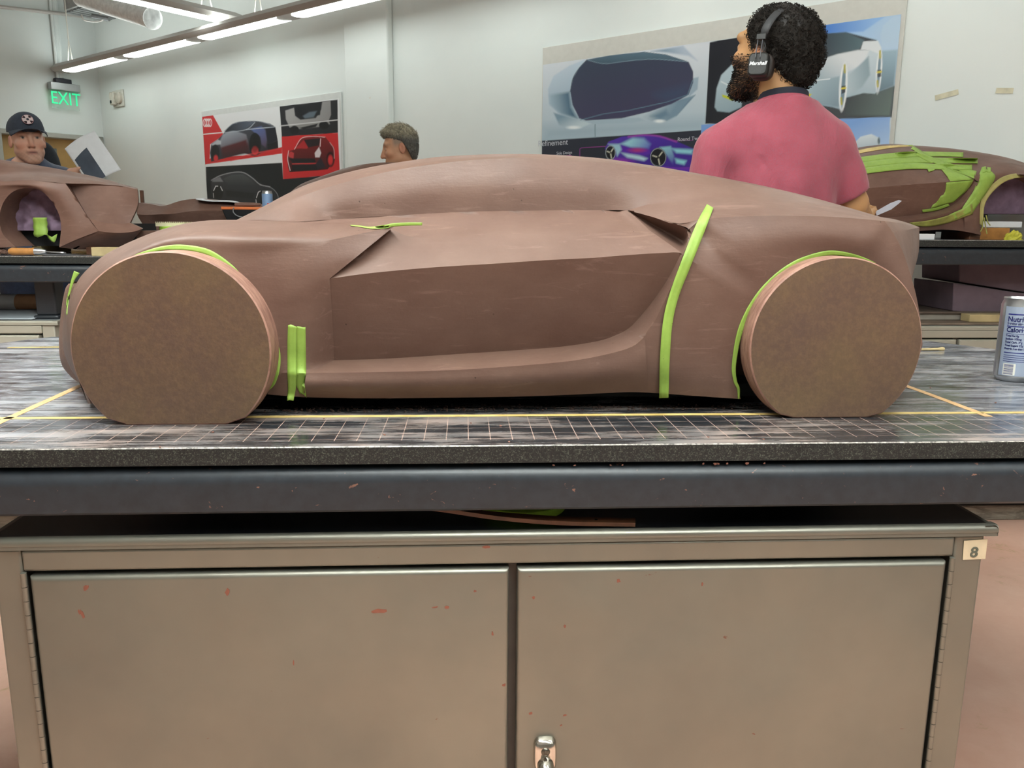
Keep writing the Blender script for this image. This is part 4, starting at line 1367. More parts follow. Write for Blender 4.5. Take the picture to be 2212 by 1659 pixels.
sil = [(508, 476.5, 1.50), (565, 448, 1.50), (635, 411.5, 1.50), (706, 384.5, 1.50), (800, 361, 1.50), (920, 342, 1.50), (1000, 335.5, 1.50), (1100, 332.5, 1.50), (1200, 334.5, 1.50), (1300, 342, 1.495), (1362, 350.5, 1.49), (1430, 361, 1.48), (1493, 372, 1.47), (1533, 379, 1.465), (1568, 385.5, 1.46), (1650, 401.5, 1.45), (1745, 424, 1.437), (1825, 446, 1.425), (1902, 468.5, 1.41)]
rail_m = [(a[0] * .5 + b[0] * .5, a[1] * .45 + b[1] * .55, a[2] * .62 + b[2] * .38) for a, b in zip(gl_t, sil)]
S3 = K(*sil)
loft(cb_, [K(*gl_t), K(*rail_m), S3], 4, 4, (10,), mirror=YC)
ctr = [V((p.x - .012 if i < 6 else p.x + .012 if i > 12 else p.x, YC, p.z + .0015 - (.012 if i < 2 else 0))) for i, p in enumerate(S3)]
far = [V((p.x, 2 * YC - p.y, p.z)) for p in S3]
loft(cb_, [S3, ctr, far], 4, 5, (10,))
# bonnet between the two fender crests
hn = K(*[(637, 478.5, 1.37), (520, 475, 1.375), (430, 478, 1.375), (345, 497, 1.375), (256, 534, 1.375), (205, 567, 1.37), (165, 612, 1.36)])
hc_ = [V((p.x + (.0, .0, -.005, -.012, -.02, -.028, -.03)[i], YC, p.z - .014)) for i, p in enumerate(hn)]
loft(cb_, [hn, hc_, [V((p.x, 2 * YC - p.y, p.z)) for p in hn]], 4, 8)
loft(cb_, [K((637, 478.5, 1.37), (560, 475.5, 1.373), (520, 475, 1.375)), K((637, 478.7, 1.376), (561, 475, 1.44), (508, 476.5, 1.50))], 4, 3, mirror=YC)
# nose below the bonnet
nn = K((165, 612, 1.36), (147, 680, 1.35), (151, 750, 1.345), (170, 822, 1.34), (190, 872, 1.335))
n2 = K((160, 612, 1.44), (139, 680, 1.44), (136, 750, 1.44), (158, 806, 1.44), (186, 842, 1.44))
loft(cb_, [nn, n2], 4, 4, mirror=YC)
loft(cb_, [n2, [V((p.x - .012, YC, p.z)) for p in n2], [V((p.x, 2 * YC - p.y, p.z)) for p in n2]], 4, 8)
# tail: deck lip and rear panel
tl = K((1930, 504, 1.298), (1949, 540, 1.299), (1967, 593, 1.300), (1979, 638, 1.300), (1988, 690, 1.300), (1993, 745, 1.300))
t2 = K((1986, 491, 1.50), (1984.5, 544, 1.50), (1972, 594, 1.49), (1960, 650, 1.48), (1955, 700, 1.47), (1953, 745, 1.46))
loft(cb_, [tl, t2], 4, 5, (2,), mirror=YC)
loft(cb_, [t2, [V((p.x + .004, YC, p.z)) for p in t2], [V((p.x, 2 * YC - p.y, p.z)) for p in t2]], 4, 5, (2,))
dk1 = K((1902, 470, 1.38), (1906, 473.8, 1.34), (1911, 477.5, 1.295), (1930, 504, 1.298))
dk2 = K((1936, 474.5, 1.50), (1958, 480.5, 1.50), (1974, 486, 1.50), (1986, 491, 1.50))
loft(cb_, [dk1, dk2], 4, 5, (2,), mirror=YC)
loft(cb_, [dk2, [V((p.x, 2 * YC - p.y, p.z)) for p in dk2]], 4, 3)
k1 = K((1902, 468.5, 1.41), (1902, 470, 1.38)); k2 = K((1930, 473, 1.50), (1936, 474.5, 1.50))
loft(cb_, [k1, k2], 2, 3, mirror=YC)
k2m = k2[0]
loft(cb_, [[S3[-1], ctr[-1], far[-1]], [k2m, V((k2m.x, YC, k2m.z)), V((k2m.x, 2 * YC - k2m.y, k2m.z))]], 4, 3)
# inner core and arch liners, so that gaps look into clay and not through the shell
zc0 = TZ + .035
cb_.box(-.255, .455, 1.335, 2 * YC - 1.335, zc0, TZ + .27)
cb_.box(-.60, .70, 1.42, 2 * YC - 1.42, zc0, TZ + .22)
BODY = cb_.build('body', M['clay'], CARG, smooth=24, merge=.0006)

# dark armature under the body
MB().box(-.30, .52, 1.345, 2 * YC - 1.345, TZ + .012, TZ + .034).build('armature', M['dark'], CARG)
# ragged front bumper core, left rough
nb = MB()
nA = K((150, 612, 1.455), (142, 625, 1.46), (133, 667, 1.48), (127.5, 721, 1.50), (128.5, 766, 1.50), (136, 793, 1.50), (154, 813, 1.48), (169, 823, 1.455))
nB = K((162, 612, 1.42), (155, 630, 1.42), (150, 667, 1.42), (150, 721, 1.42), (153, 766, 1.42), (160, 793, 1.42), (168, 812, 1.42), (176, 823, 1.42))
g1 = loft(nb, [nB, nA, [V((p.x - .008, YC, p.z)) for p in nA], [V((p.x, 2 * YC - p.y, p.z)) for p in nA], [V((p.x, 2 * YC - p.y, p.z)) for p in nB]], 5, 6)
nb.build('front_bumper', M['clay_rough'], CARG, smooth=40, merge=.0004)


# wheels: thick boards cut flat where they stand
def wheel(cx, cz, R, y0, y1, zcut, mirror=False, tilt=0):
    ol = []
    n = 96
    for k in range(n):
        a = 2 * pi * k / n
        x, z = R * cos(a), R * sin(a)
        if cz + z < zcut:
            continue
        ol.append((cx + x, cz + z))
    # order from right of the cut, counter clockwise to the left of the cut
    ol.sort(key=lambda q: (atan2(q[1] - cz, q[0] - cx) + pi / 2) % (2 * pi))
    xh = sqrt(R * R - (cz - zcut) ** 2) * .8
    ol = [(cx + xh, zcut)] + [q for q in ol if q[1] > zcut + .006] + [(cx - xh, zcut)]
    mb = MB()
    lat = [(1 - .0022 / R, y0), (1, y0 + .0022), (1, y1 - .002), (1 - .0022 / R, y1)]
    rows = [[V((cx + (x - cx) * s, yy, cz + (z - cz) * s)) for x, z in ol] for s, yy in lat]
    for r in rows:
        for p in r:
            p.z = max(p.z, zcut)
    mb.grid(rows, 1, True)
    mb.add(rows[0], [tuple(range(len(ol)))], 0); mb.add(rows[-1], [tuple(range(len(ol)))], 0)
    return mb.build('wheel', [M['wheel'], M['tread']], CARG, smooth=35)


t_ = NT('wheel_tread'); 
cc = t_.ramp(t_.noise(30, 5, .7, scale=(1, 3, 1)), [(.35, rgba('7d574a')), (.7, rgba('ab8372'))]); t_.base(cc); t_.set(Roughness=.6); t_.bump(t_.noise(120, 4), .4, .002)
M['tread'] = t_.m
wf = atY(370, 757, 1.212); wr = atY(1807, 747, 1.23)
wheel(wf.x, wf.z, .1452, 1.212, 1.268, TZ + .0004)
wheel(wr.x, wr.z, .1385, 1.230, 1.279, TZ + .0004)
wheel(wf.x, wf.z, .1452, 2 * YC - 1.268, 2 * YC - 1.212, TZ + .0004)
wheel(wr.x, wr.z, .1385, 2 * YC - 1.279, 2 * YC - 1.230, TZ + .0004)

# masking tape pressed onto the clay
me = BODY.data
BVH = BVHTree.FromPolygons([v.co.copy() for v in me.vertices], [tuple(p.vertices) for p in me.polygons])


def tape(edgeA, edgeB, bvh, parent, dflt, sub=6, cross=3, off=.0012, mat=None, name='masking_tape', torn=0, smooth=0):
    A = catmull([V((x, y, 0)) for x, y in edgeA], sub)
    Bb = catmull([V((x, y, 0)) for x, y in edgeB], sub)
    rows = []
    last = None
    raw = []
    for a, b in zip(A, Bb):
        row = []
        for k in range(cross + 1):
            p = a.lerp(b, k / cross)
            d = ray(p.x, p.y).normalized()
            h = bvh.ray_cast(CAM, d)
            row.append((p, d, h[3] if h[0] is not None else None))
        raw.append(row)
    dist = [[c[2] for c in r] for r in raw]
    flat = [x for r in dist for x in r if x is not None]
    med = sorted(flat)[len(flat) // 2] if flat else dflt
    for i, r in enumerate(dist):           # fill misses from neighbours
        for j, x in enumerate(r):
            if x is None or (last and abs(x - last) > .05):
                r[j] = last if last else med
            last = r[j]
    for _ in range(smooth):
        dist = [[sum(dist[min(max(i + q, 0), len(dist) - 1)][j] for q in (-1, 0, 1)) / 3 for j in range(len(dist[0]))] for i in range(len(dist))]
    for i, r in enumerate(raw):
        rows.append([CAM + c[1] * (dist[i][j] - off) for j, c in enumerate(r)])
    if torn:
        for r in (rows[0], rows[-1]):
            for p in r:
                p.z += random.uniform(-torn, torn)
    mb = MB(); mb.grid(rows)
    o = mb.build(name, mat or M['tape'], parent, smooth=50)
    sm = o.modifiers.new('thick', 'SOLIDIFY'); sm.thickness = .0004; sm.offset = 0
    return o


tape([(290, 551), (320, 540), (352, 531.5), (389, 528.5), (430, 533), (462, 544), (500, 571), (528, 601), (560, 640), (585, 690), (600, 740), (606, 768), (604, 800), (594, 830), (580, 844)],
     [(296, 553), (325, 546), (356, 541), (389, 539.5), (424, 544), (455, 555), (491, 581), (517, 609), (549, 647), (574, 694), (588, 742), (594.5, 768), (593, 798), (586, 824), (578, 838)], BVH, CARG, 1.3)
tape([(1893, 568), (1855, 552), (1810, 542), (1773, 544), (1717, 563), (1665, 600), (1624, 649), (1594, 712), (1581, 787), (1585, 825), (1592, 840), (1594, 862)],
     [(1885, 568), (1850, 559), (1812, 552.5), (1781, 554), (1729, 570), (1674, 609), (1636, 655), (1605, 714), (1590, 787), (1592, 822), (1598, 838), (1598, 861)], BVH, CARG, 1.3)
tape([(1527, 441), (1504, 484), (1474, 559), (1448, 630), (1433, 690), (1426, 768), (1424, 860)],
     [(1541, 449), (1520, 505), (1490, 580), (1467, 638), (1453, 696), (1447, 768), (1444, 859)], BVH, CARG, 1.3, off=.0062, smooth=1)
tape([(622, 702), (621, 740), (621, 780), (621, 812), (622, 840), (620, 864)], [(641, 704), (641, 740), (641, 780), (641, 812), (639, 840), (634, 865)], BVH, CARG, 1.3, torn=.0015)
tape([(641.5, 703), (641.5, 740), (641.5, 780), (641.5, 806), (640, 830), (647, 848)], [(660, 708), (660.5, 740), (661, 780), (661, 806), (658, 830), (662, 858)], BVH, CARG, 1.3, torn=.0015, off=.0016)
tape([(757, 486), (775, 487), (800, 490), (830, 486), (850, 482), (880, 480.5), (912, 480.5)], [(757, 487.5), (777, 490), (803, 494), (832, 493), (851, 489.5), (881, 487.5), (912, 487)], BVH, CARG, 1.4, off=.0035)
tape([(160, 585), (155, 600), (149, 625), (144, 650), (143, 680)], [(172, 590), (161, 606), (153, 630), (147, 655), (145, 680)], BVH, CARG, 1.4, off=.004)
# ------------------------------------------------------------------ background tables, cabinets
YL = 3.10
zL = atY(100, 554, YL).z
xl0, xl1 = atY(-520, 554, YL).x, atY(470, 554, YL).x
lgx = atY(99, 640, YL + .1).x
zcl = atY(50, 693, YL + .03).z
tbl_l, _ = table('dark modelling table at far left carrying a clay model with an open wheel arch', xl0, xl1, YL, YL + 1.0, zL, (.2, .3), ((lgx, YL + .13, .075), (lgx - 1.25, YL + .13, .075), (lgx, YL + .62, .075), (lgx - 1.25, YL + .62, .075)), top_z=zcl)
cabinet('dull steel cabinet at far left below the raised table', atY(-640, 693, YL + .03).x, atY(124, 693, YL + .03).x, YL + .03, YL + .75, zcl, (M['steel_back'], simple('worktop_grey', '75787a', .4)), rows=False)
YR = 3.05
zR = atY(2100, 519, YR).z
xr0, xr1 = atY(1850, 519, YR).x, atY(2420, 519, YR).x
zcr = atY(2080, 704, YR + .03).z
rx = atY(1900, 640, YR).x
tbl_r, _ = table('dark modelling table at right carrying the clay model covered in green tape', xr0, xr1, YR, YR + .86, zR, (.15, .25), ((rx, YR + .2, .075), (xr1 - .05, YR + .2, .075), (rx, YR + .6, .075)), top_z=zcr)
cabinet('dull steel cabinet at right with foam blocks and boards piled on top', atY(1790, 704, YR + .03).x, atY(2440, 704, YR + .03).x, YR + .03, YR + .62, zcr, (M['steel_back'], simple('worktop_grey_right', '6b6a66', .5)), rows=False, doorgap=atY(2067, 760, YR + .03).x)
YM = 4.2
zM = 1.09
xm0, xm1 = atY(250, 520, YM).x, atY(1090, 520, YM).x
zcm = .72
tbl_m, _ = table('modelling table in the middle background behind the near clay car', xm0, xm1, YM, YM + .75, zM, (.1, .15), ((xm0 + .25, YM + .2, .075), (xm1 - .25, YM + .2, .075), (xm0 + .25, YM + .55, .075), (xm1 - .25, YM + .55, .075)), top_z=zcm)
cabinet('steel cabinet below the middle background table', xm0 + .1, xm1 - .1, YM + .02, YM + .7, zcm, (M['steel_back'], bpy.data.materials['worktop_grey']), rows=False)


def model_thing(label, pts, z):
    return thing('clay_car_model', label, 'clay model', (pts.x, pts.y, z))


def mir(rowpts, yc, k=0):
    return [V((p.x - k * 2 * (yc - p.y), 2 * yc - p.y, p.z)) for p in rowpts]


# ---------------- left background model (rear end with an empty wheel arch)
Y0 = 3.2; yc = 3.5
gB = model_thing('clay car model at far left with an empty wheel arch and purple foam inside', atY(65, 470, yc), zL)
b = MB()
roof = PX(*[(x, y, 3.42) for x, y in ((-160, 335), (-70, 338), (0, 344.5), (108, 362), (174, 375), (228, 387.5), (267, 399), (297, 406.5))])
gls = PX(*[(x, y, 3.37) for x, y in ((-160, 342), (-70, 346), (0, 353), (108, 369), (174, 380), (228, 390.5), (267, 401), (297, 407.5))])
hau = PX(*[(x, y, 3.31) for x, y in ((-160, 376), (-70, 375), (0, 374), (65, 373.5), (140, 381), (200, 389), (250, 399), (297, 408.5))])
cre = PX(*[(x, y, z) for x, y, z in ((-160, 400, 3.2), (-70, 398, 3.2), (0, 393, 3.2), (65, 389.5, 3.2), (141, 396, 3.205), (190, 397, 3.25), (240, 400, 3.27), (297, 409, 3.29))])
loft(b, [roof, gls], 4, 3, mirror=yc, mk=.42)
loft(b, [gls, hau], 4, 4, mirror=yc, mk=.42)
loft(b, [hau, cre], 4, 5, mirror=yc, mk=.42)
loft(b, [roof, [V((p.x - .42 * (yc - p.y), yc, p.z + .004)) for p in roof], mir(roof,yc, .42)], 4, 5)
ain = PX(*[(x, y, 3.205) for x, y in ((33, 533), (6, 505), (-1, 470), (8, 436), (30, 413), (60, 406), (90, 413), (115, 438), (128, 465), (132, 490), (130, 515), (128, 534))])
aout = PX(*[(x, y, z) for x, y, z in ((-160, 545, 3.22), (-160, 500, 3.2), (-120, 450, 3.19), (-90, 420, 3.195), (-60, 398, 3.2), (0, 393, 3.2), (65, 389.5, 3.2), (141, 396, 3.205), (166, 432, 3.205), (189, 468, 3.205), (201, 485, 3.205), (213, 499, 3.21))])
loft(b, [ain, [a.lerp(c, .5) + V((0, -.012, 0)) for a, c in zip(ain, aout)], aout], 4, 6, (7,), mirror=yc, mk=.42)
# arch lip going inward
loft(b, [ain, [p + V((0, .14, 0)) for p in ain]], 4, 3, mirror=yc, mk=.42)
# recessed rear panel, ledge and underside
pt = PX(*[(x, y, z) for x, y, z in ((152, 402, 3.255), (190, 400, 3.262), (228, 400.5, 3.27), (265, 403.5, 3.28), (297, 409, 3.29))])
pb = PX(*[(x, y, z) for x, y, z in ((190, 469, 3.25), (213, 478, 3.255), (238, 482.5, 3.26), (262, 483.5, 3.27), (281, 481, 3.28))])
pe = PX(*[(x, y, z) for x, y, z in ((213, 499, 3.21), (235, 502, 3.215), (262, 503, 3.22), (290, 500, 3.24), (308, 494, 3.27))])
pu = PX(*[(x, y, z) for x, y, z in ((128, 534, 3.21), (160, 538, 3.25), (195, 539, 3.28), (240, 535, 3.3), (278, 527, 3.32))])
loft(b, [PX((141, 396, 3.205), (152, 414, 3.205), (166, 432, 3.205), (178, 450, 3.205), (189, 468, 3.205)), PX((152, 402, 3.255), (160, 418, 3.254), (170, 434, 3.253), (180, 452, 3.251), (190, 469, 3.25))], 3, 2, mirror=yc, mk=.42)
loft(b, [PX((141, 396, 3.205), (190, 397, 3.25), (228, 399, 3.265), (265, 402, 3.28), (297, 409, 3.29)), pt], 3, 2, mirror=yc, mk=.42)
pm_ = [a.lerp(c, .5) for a, c in zip(pt, pb)]; pm_[-1] = atY(297, 444, 3.30); pm_[-2] = atY(258, 445, 3.272)
loft(b, [pt, pm_, pb], 4, 4, mirror=yc, mk=.42); loft(b, [pb, pe], 4, 3, mirror=yc, mk=.42); loft(b, [pe, pu], 4, 3, mirror=yc, mk=.42)
loft(b, [PX((130, 515, 3.205), (128, 534, 3.206)), PX((213, 499, 3.21), (160, 538, 3.25))], 2, 3, mirror=yc, mk=.42)
# tail
tl = PX((297, 409, 3.29), (297, 444, 3.30), (281, 481, 3.28), (308, 494, 3.27), (278, 527, 3.32))
t2 = [V((p.x - .42 * (yc - p.y) + .01, yc, p.z)) for p in tl]
loft(b, [tl, t2, mir(tl,yc, .42)], 4, 6, (2, 3))
rt = PX((297, 406.5, 3.42)); lo_ = PX((297, 408.5, 3.31))
loft(b, [[roof[-1], gls[-1], hau[-1], tl[0]], [V((t2[0].x, yc, t2[0].z))] * 4], 3, 3, mirror=yc, mk=.42)
b.build('body', M['clay_back'], gB, smooth=24, merge=.001)
# foam core inside the arch
f = MB()
fc = atY(72, 455, 3.33)
rows = []
rnd = random.Random(3)
for i in range(22):
    row = []
    for j in range(26):
        px, py = 22 + 118 * j / 25, 402 + 96 * i / 21
        p = atY(px, py, 3.33)
        n_ = mnoise.noise(p * 26) * .022 + mnoise.noise(p * 60) * .012
        p.y += n_ - .012
        row.append(p)
    rows.append(row)
f.grid(rows)
last = [p + V((0, .18, 0)) for p in rows[-1]]
f.grid([rows[-1], last]); f.grid([rows[0], [p + V((0, .18, 0)) for p in rows[0]]])
f.build('foam_core', M['foam'], gB, smooth=60)
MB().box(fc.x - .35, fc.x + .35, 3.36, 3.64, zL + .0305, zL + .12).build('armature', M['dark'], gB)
q = MB()
cn_ = PX((72, 471, 3.29), (102, 470, 3.29))
rows = []
for k in range(9):
    t = k / 8
    rows.append([atY(72 + 2 * t + 15 * u * 2 + (-1.5 if k % 3 == 1 else 0), 470 + 40 * t + (3 * sin(6 * u) if k == 8 else 0), 3.29 - .006 * sin(pi * u) + .004 * sin(5 * t)) for u in (0, .25, .5, .75, 1)])
q.grid(rows)
o = q.build('masking_tape', M['tape'], gB, smooth=60)
sm = o.modifiers.new('thick', 'SOLIDIFY'); sm.thickness = .0008
q = MB(); q.grid([[atY(x, y, 3.30) for x, y in r] for r in (((100, 505), (112, 512), (124, 505)), ((104, 514), (114, 520), (122, 514)), ((112, 522), (117, 524), (120, 520)))])
o = q.build('masking_tape', M['tape'], gB, smooth=60); sm = o.modifiers.new('thick', 'SOLIDIFY'); sm.thickness = .0008
# supports and litter on the left table
def block(name, label, cat, px0, px1, py0, py1, Y, dy, mat, group=None, z=None, bev=.002):
    p, q = atY(px0, py0, Y), atY(px1, py1, Y)
    z0 = min(p.z, q.z) if z is None else z
    o = MB().box(min(p.x, q.x), max(p.x, q.x), Y, Y + dy, z0, max(p.z, q.z)).build(name, mat, bevel=bev)
    return tag(o, label, cat, group)


block('support_block', 'pale wooden block holding up the left clay model below the green tape flap', 'block', 66, 90, 505, 545, 3.37, .25, M['wood'], z=zL + .0004)
block('support_block', 'dark wooden block standing under the tail of the left clay model', 'block', 185, 205, 532, 552, 3.26, .3, M['wood_dark'], z=zL + .0004)
block('wooden_batten', 'pale wooden batten flat on the left table below the model tail', 'batten', 196, 285, 534, 549, 3.14, .045, M['wood'], z=zL + .0004)
# wire loop tool with turned handle
rk = atY(22, 546, 3.13)
RKz = zL + .016
g = thing('loop_tool', 'clay loop tool with turned wooden handle on the front edge of the left table', 'tool', (rk.x, 3.14, zL))
hx0, hx1, hx2, hx3 = [atY(p, 545, 3.14).x for p in (20, 76, 100, 140)]
MB().lathe((hx0, 3.14, RKz), [(0, 0), (.010, .001), (.0145, .012), (.0135, .05), (.0125, (hx1 - hx0) * .7), (.0145, hx1 - hx0), (.0, hx1 - hx0)], 20, axis=(1, 0, 0)).build('handle', M['wood_orange'], g, smooth=50)
MB().lathe((hx1, 3.14, RKz), [(0, 0), (.0135, 0), (.012, .02), (.007, hx2 - hx1), (0, hx2 - hx1)], 16, axis=(1, 0, 0)).build('ferrule', M['alu'], g, smooth=50)
MB().tube(catmull([V((hx2 - .004, 3.137, RKz)), V((hx3 - .025, 3.13, RKz - .002)), V((hx3 - .003, 3.128, RKz - .004)), V((hx3, 3.14, RKz - .006)), V((hx3 - .004, 3.152, RKz - .004)), V((hx3 - .025, 3.15, RKz - .002)), V((hx2 - .004, 3.143, RKz))], 5), .0022, 6).build('wire_loop', M['alu'], g, smooth=60)
# pile of clay shavings
sh = MB(); rnd = random.Random(9)
cx0, cx1 = atY(-60, 540, 3.2).x, atY(32, 540, 3.2).x
for k in range(260):
    x = rnd.uniform(cx0, cx1); y = rnd.uniform(3.12, 3.3)
    h = .028 * max(0, 1 - abs((x - cx0) / (cx1 - cx0) - .45) * 1.5)
    z = zL + .004 + rnd.random() * h
    a = rnd.uniform(0, 6.28); r = rnd.uniform(.006, .014); w = rnd.uniform(.001, .002)
    sh.tube([V((x + r * cos(a + t), y + r * sin(a + t), z + .004 * t * rnd.random())) for t in (0, .8, 1.6, 2.4)], w, 4)
tag(sh.build('clay_shavings', M['clay_rough']), 'heap of curled clay shavings on the front of the left table', 'shavings', kind='stuff')
# clay block, tape roll and toothed ruler right of the left model
block('clay_block', 'rough pinkish clay block on the left table beside the model tail', 'clay block', 277, 440, 498, 550, 3.42, .22, M['clay_rough'], z=zL + .0004, bev=.004)
tz = atY(350, 498, 3.42).z + .0005
tx0, tx1 = atY(333, 495, 3.44).x, atY(420, 495, 3.44).x
tc = V(((tx0 + tx1) / 2, 3.42 + (tx1 - tx0) / 2 + .01, tz)); R = (tx1 - tx0) / 2
g = thing('tape_roll', 'roll of green masking tape on the clay block in the left background', 'tape roll', tc)
MB().lathe(tc, [(R * .6, 0), (R, 0), (R, .0155), (R * .6, .0155), (R * .6, 0)], 40).build('tape_winding', bpy.data.materials['green_tape_roll'], g, smooth=40)
MB().lathe(tc, [(R * .599, .0003), (R * .599, .0152), (R * .55, .0152), (R * .55, .0003), (R * .599, .0003)], 32).build('cardboard_core', bpy.data.materials['card_core'], g, smooth=40)
ru = MB(); z0 = tz + .016
ra, rb_ = atY(338, 490, 3.47).x, atY(450, 490, 3.47).x
ru.box(ra, rb_, 3.46, 3.50, z0, z0 + .014)
n = 26
for k in range(n):
    x = ra + (rb_ - ra) * k / n
    ru.box(x, x + (rb_ - ra) / n * .5, 3.459, 3.463, z0 + .0145, z0 + .0185)
tag(ru.build('toothed_scraper', simple('scraper_cream', 'cfc7a6', .5), bevel=.0006), 'cream toothed scraper strip lying on the green tape roll', 'scraper')

# paper rolls and a sheet on the left cabinet
zc_ = zcl + .0005
rr_ = (atY(50, 637, 3.45).z - zc_) / 2
rx0, rx1 = atY(-140, 655, 3.45).x, atY(118, 655, 3.45).x
g = thing('paper_roll', 'white paper roll with tan kraft wrap lying under the left table', 'paper roll', ((rx0 + rx1) / 2, 3.45 + rr_, zc_))
MB().lathe((rx0, 3.45 + rr_, zc_ + rr_), [(rr_ * .5, 0), (rr_, 0), (rr_, rx1 - rx0), (rr_ * .5, rx1 - rx0), (rr_ * .5, 0)], 36, axis=(1, 0, 0)).build('paper', M['paper'], g, smooth=40)
kx0, kx1 = atY(30, 655, 3.45).x, atY(62, 655, 3.45).x
MB().lathe((kx0, 3.45 + rr_, zc_ + rr_), [(rr_ * 1.003, 0), (rr_ * 1.006, .001), (rr_ * 1.006, atY(112, 655, 3.45).x - kx0), (rr_ * 1.003, atY(112, 655, 3.45).x - kx0)], 36, axis=(1, 0, 0)).build('kraft_wrap', simple('kraft_paper', 'c59b78', .7, 0, .1), g, smooth=40)
ps = MB(); sx0, sx1 = atY(-120, 690, 3.2).x, atY(84, 690, 3.2).x
ps.grid([[V((sx0 + (sx1 - sx0) * u, 3.15 + .2 * v_, zc_ + .003 + .03 * max(0, v_ - .3) * (1 - .6 * u) + .012 * u * u * v_)) for u in np.linspace(0, 1, 14)] for v_ in np.linspace(0, 1, 8)])
o = ps.build('paper_sheet', simple('grey_sheet', 'a9b0b6', .5, 0, .04), smooth=60); sm = o.modifiers.new('thick', 'SOLIDIFY'); sm.thickness = .0008
tag(o, 'curling grey-blue sheet on the left cabinet in front of the paper roll', 'paper')
bt = MB(); p0 = atY(298, 440, 5.0); 
tag(MB().box(atY(302, 420, 4.6).x, atY(308, 420, 4.6).x, 4.6, 4.62, zM + .0005, atY(305, 411, 4.6).z).build('wooden_lath', M['wood_dark'], bevel=.001), 'dark upright lath standing beyond the left model tail', 'lath')

# ---------------- low clay model in the middle background
Y0 = 4.36; yc = 4.58
gE = model_thing('low clay car model with flat bonnet in the middle background', atY(390, 470, yc), zM)
b = MB()
top = PX(*[(x, y, z) for x, y, z in ((296, 438, 4.45), (325, 440.5, 4.45), (352, 445, 4.44), (385, 435, 4.45), (410, 430.5, 4.46), (440, 430, 4.48), (500, 436, 4.48), (560, 441, 4.48))])
cr = PX(*[(x, y, z) for x, y, z in ((296, 463, 4.36), (315, 464, 4.35), (345, 463, 4.36), (372, 462, 4.38), (400, 458, 4.37), (430, 455, 4.36), (500, 455, 4.36), (560, 457, 4.36))])
lo2 = PX(*[(x, y, z) for x, y, z in ((312, 492, 4.42), (325, 497, 4.42), (345, 482, 4.42), (370, 478, 4.41), (400, 480, 4.40), (430, 482, 4.39), (500, 485, 4.39), (560, 487, 4.39))])
bo2 = [V((p.x, p.y, zM + .03)) for p in lo2]
loft(b, [top, cr], 4, 6, mirror=yc); loft(b, [cr, lo2], 4, 4, mirror=yc); loft(b, [lo2, bo2], 4, 3, mirror=yc)
loft(b, [top, [V((p.x, yc, p.z + .003)) for p in top], mir(top, yc)], 4, 4)
for k in (0, -1):
    loft(b, [[top[k], cr[k], lo2[k], bo2[k]], [V((q.x - .0, yc, q.z)) for q in (top[k], cr[k], lo2[k], bo2[k])], mir([top[k], cr[k], lo2[k], bo2[k]], yc)], 3, 4)
b.build('body', M['clay_back'], gE, smooth=24, merge=.001)
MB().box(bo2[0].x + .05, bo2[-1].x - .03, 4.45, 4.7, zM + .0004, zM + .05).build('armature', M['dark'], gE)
pz = atY(470, 436, 4.42).z
sp_ = MB()
rows = []
for v_ in range(5):
    rows.append([atY(423 + 4 * v_ + (94 - 4 * v_) * u, 428.5 + 9 * u - v_ * .2 + 1.5 * sin(6 * u), 4.40 + .05 * v_) + V((0, 0, .0)) for u in np.linspace(0, 1, 12)])
sp_.grid(rows)
o = sp_.build('paper_sheet', M['paper'], smooth=60); sm = o.modifiers.new('thick', 'SOLIDIFY'); sm.thickness = .006; sm.offset = -1
tag(o, 'white paper sheets resting on the bonnet of the low background clay model', 'paper')
# storage box, tray, can
zb_ = atY(540, 478, 4.33).z
xb0, xb1 = atY(470, 475, 4.33).x, atY(650, 475, 4.33).x
tag(MB().box(xb0, xb1, 4.22, 4.352, zM + .0005, zb_).build('storage_box', M['black'], bevel=.004), 'black storage box below the orange-rimmed tray, middle background', 'box')
tx0, tx1 = atY(480, 460, 4.24).x, atY(640, 460, 4.24).x
zt_ = atY(540, 453, 4.24).z; zt2 = atY(540, 447, 4.24).z
g = thing('tool_tray', 'black tool tray with bright orange lid in the middle background', 'tray', ((tx0 + tx1) / 2, 4.28, zb_))
tb_ = MB()
tb_.grid([[V((tx0 + .02, 4.245, zb_ + .0005)), V((tx1 - .02, 4.245, zb_ + .0005)), V((tx1 - .02, 4.335, zb_ + .0005)), V((tx0 + .02, 4.335, zb_ + .0005))], [V((tx0, 4.235, zt_)), V((tx1, 4.235, zt_)), V((tx1, 4.345, zt_)), V((tx0, 4.345, zt_))]], 0, True)
tb_.add([V((tx0 + .02, 4.245, zb_ + .0005)), V((tx1 - .02, 4.245, zb_ + .0005)), V((tx1 - .02, 4.335, zb_ + .0005)), V((tx0 + .02, 4.335, zb_ + .0005))], [(0, 1, 2, 3)])
tb_.build('tray', M['black'], g, bevel=.004)
MB().box(tx0 - .004, tx1 + .004, 4.232, 4.348, zt_, zt2).build('lid', simple('orange_plastic', 'd9743a', .45, 0, .05), g, bevel=.003)
MB().tube(catmull([atY(505, 448, 4.225), atY(504, 458, 4.225), atY(514, 467, 4.225), atY(535, 471, 4.225)], 5), .003, 6).build('strap', simple('strap_grey', '77787a', .6), g)
lump = MB(); 
q = atY(528, 446, 4.29)
lump.lathe((q.x - .05, 4.29, zt2 + .012), [(0, 0), (.010, .004), (.012, .03), (.011, .09), (.008, .13), (0, .135)], 12, axis=(1, 0, 0))
tag(lump.build('clay_lump', M['clay_back'], smooth=50), 'small roll of clay lying on the orange tray lid', 'clay lump')
cc_ = atY(578, 440, 4.41)
zc2 = zM + .0005
cr2 = .0335
q0 = V((cc_.x, 4.41, zc2))
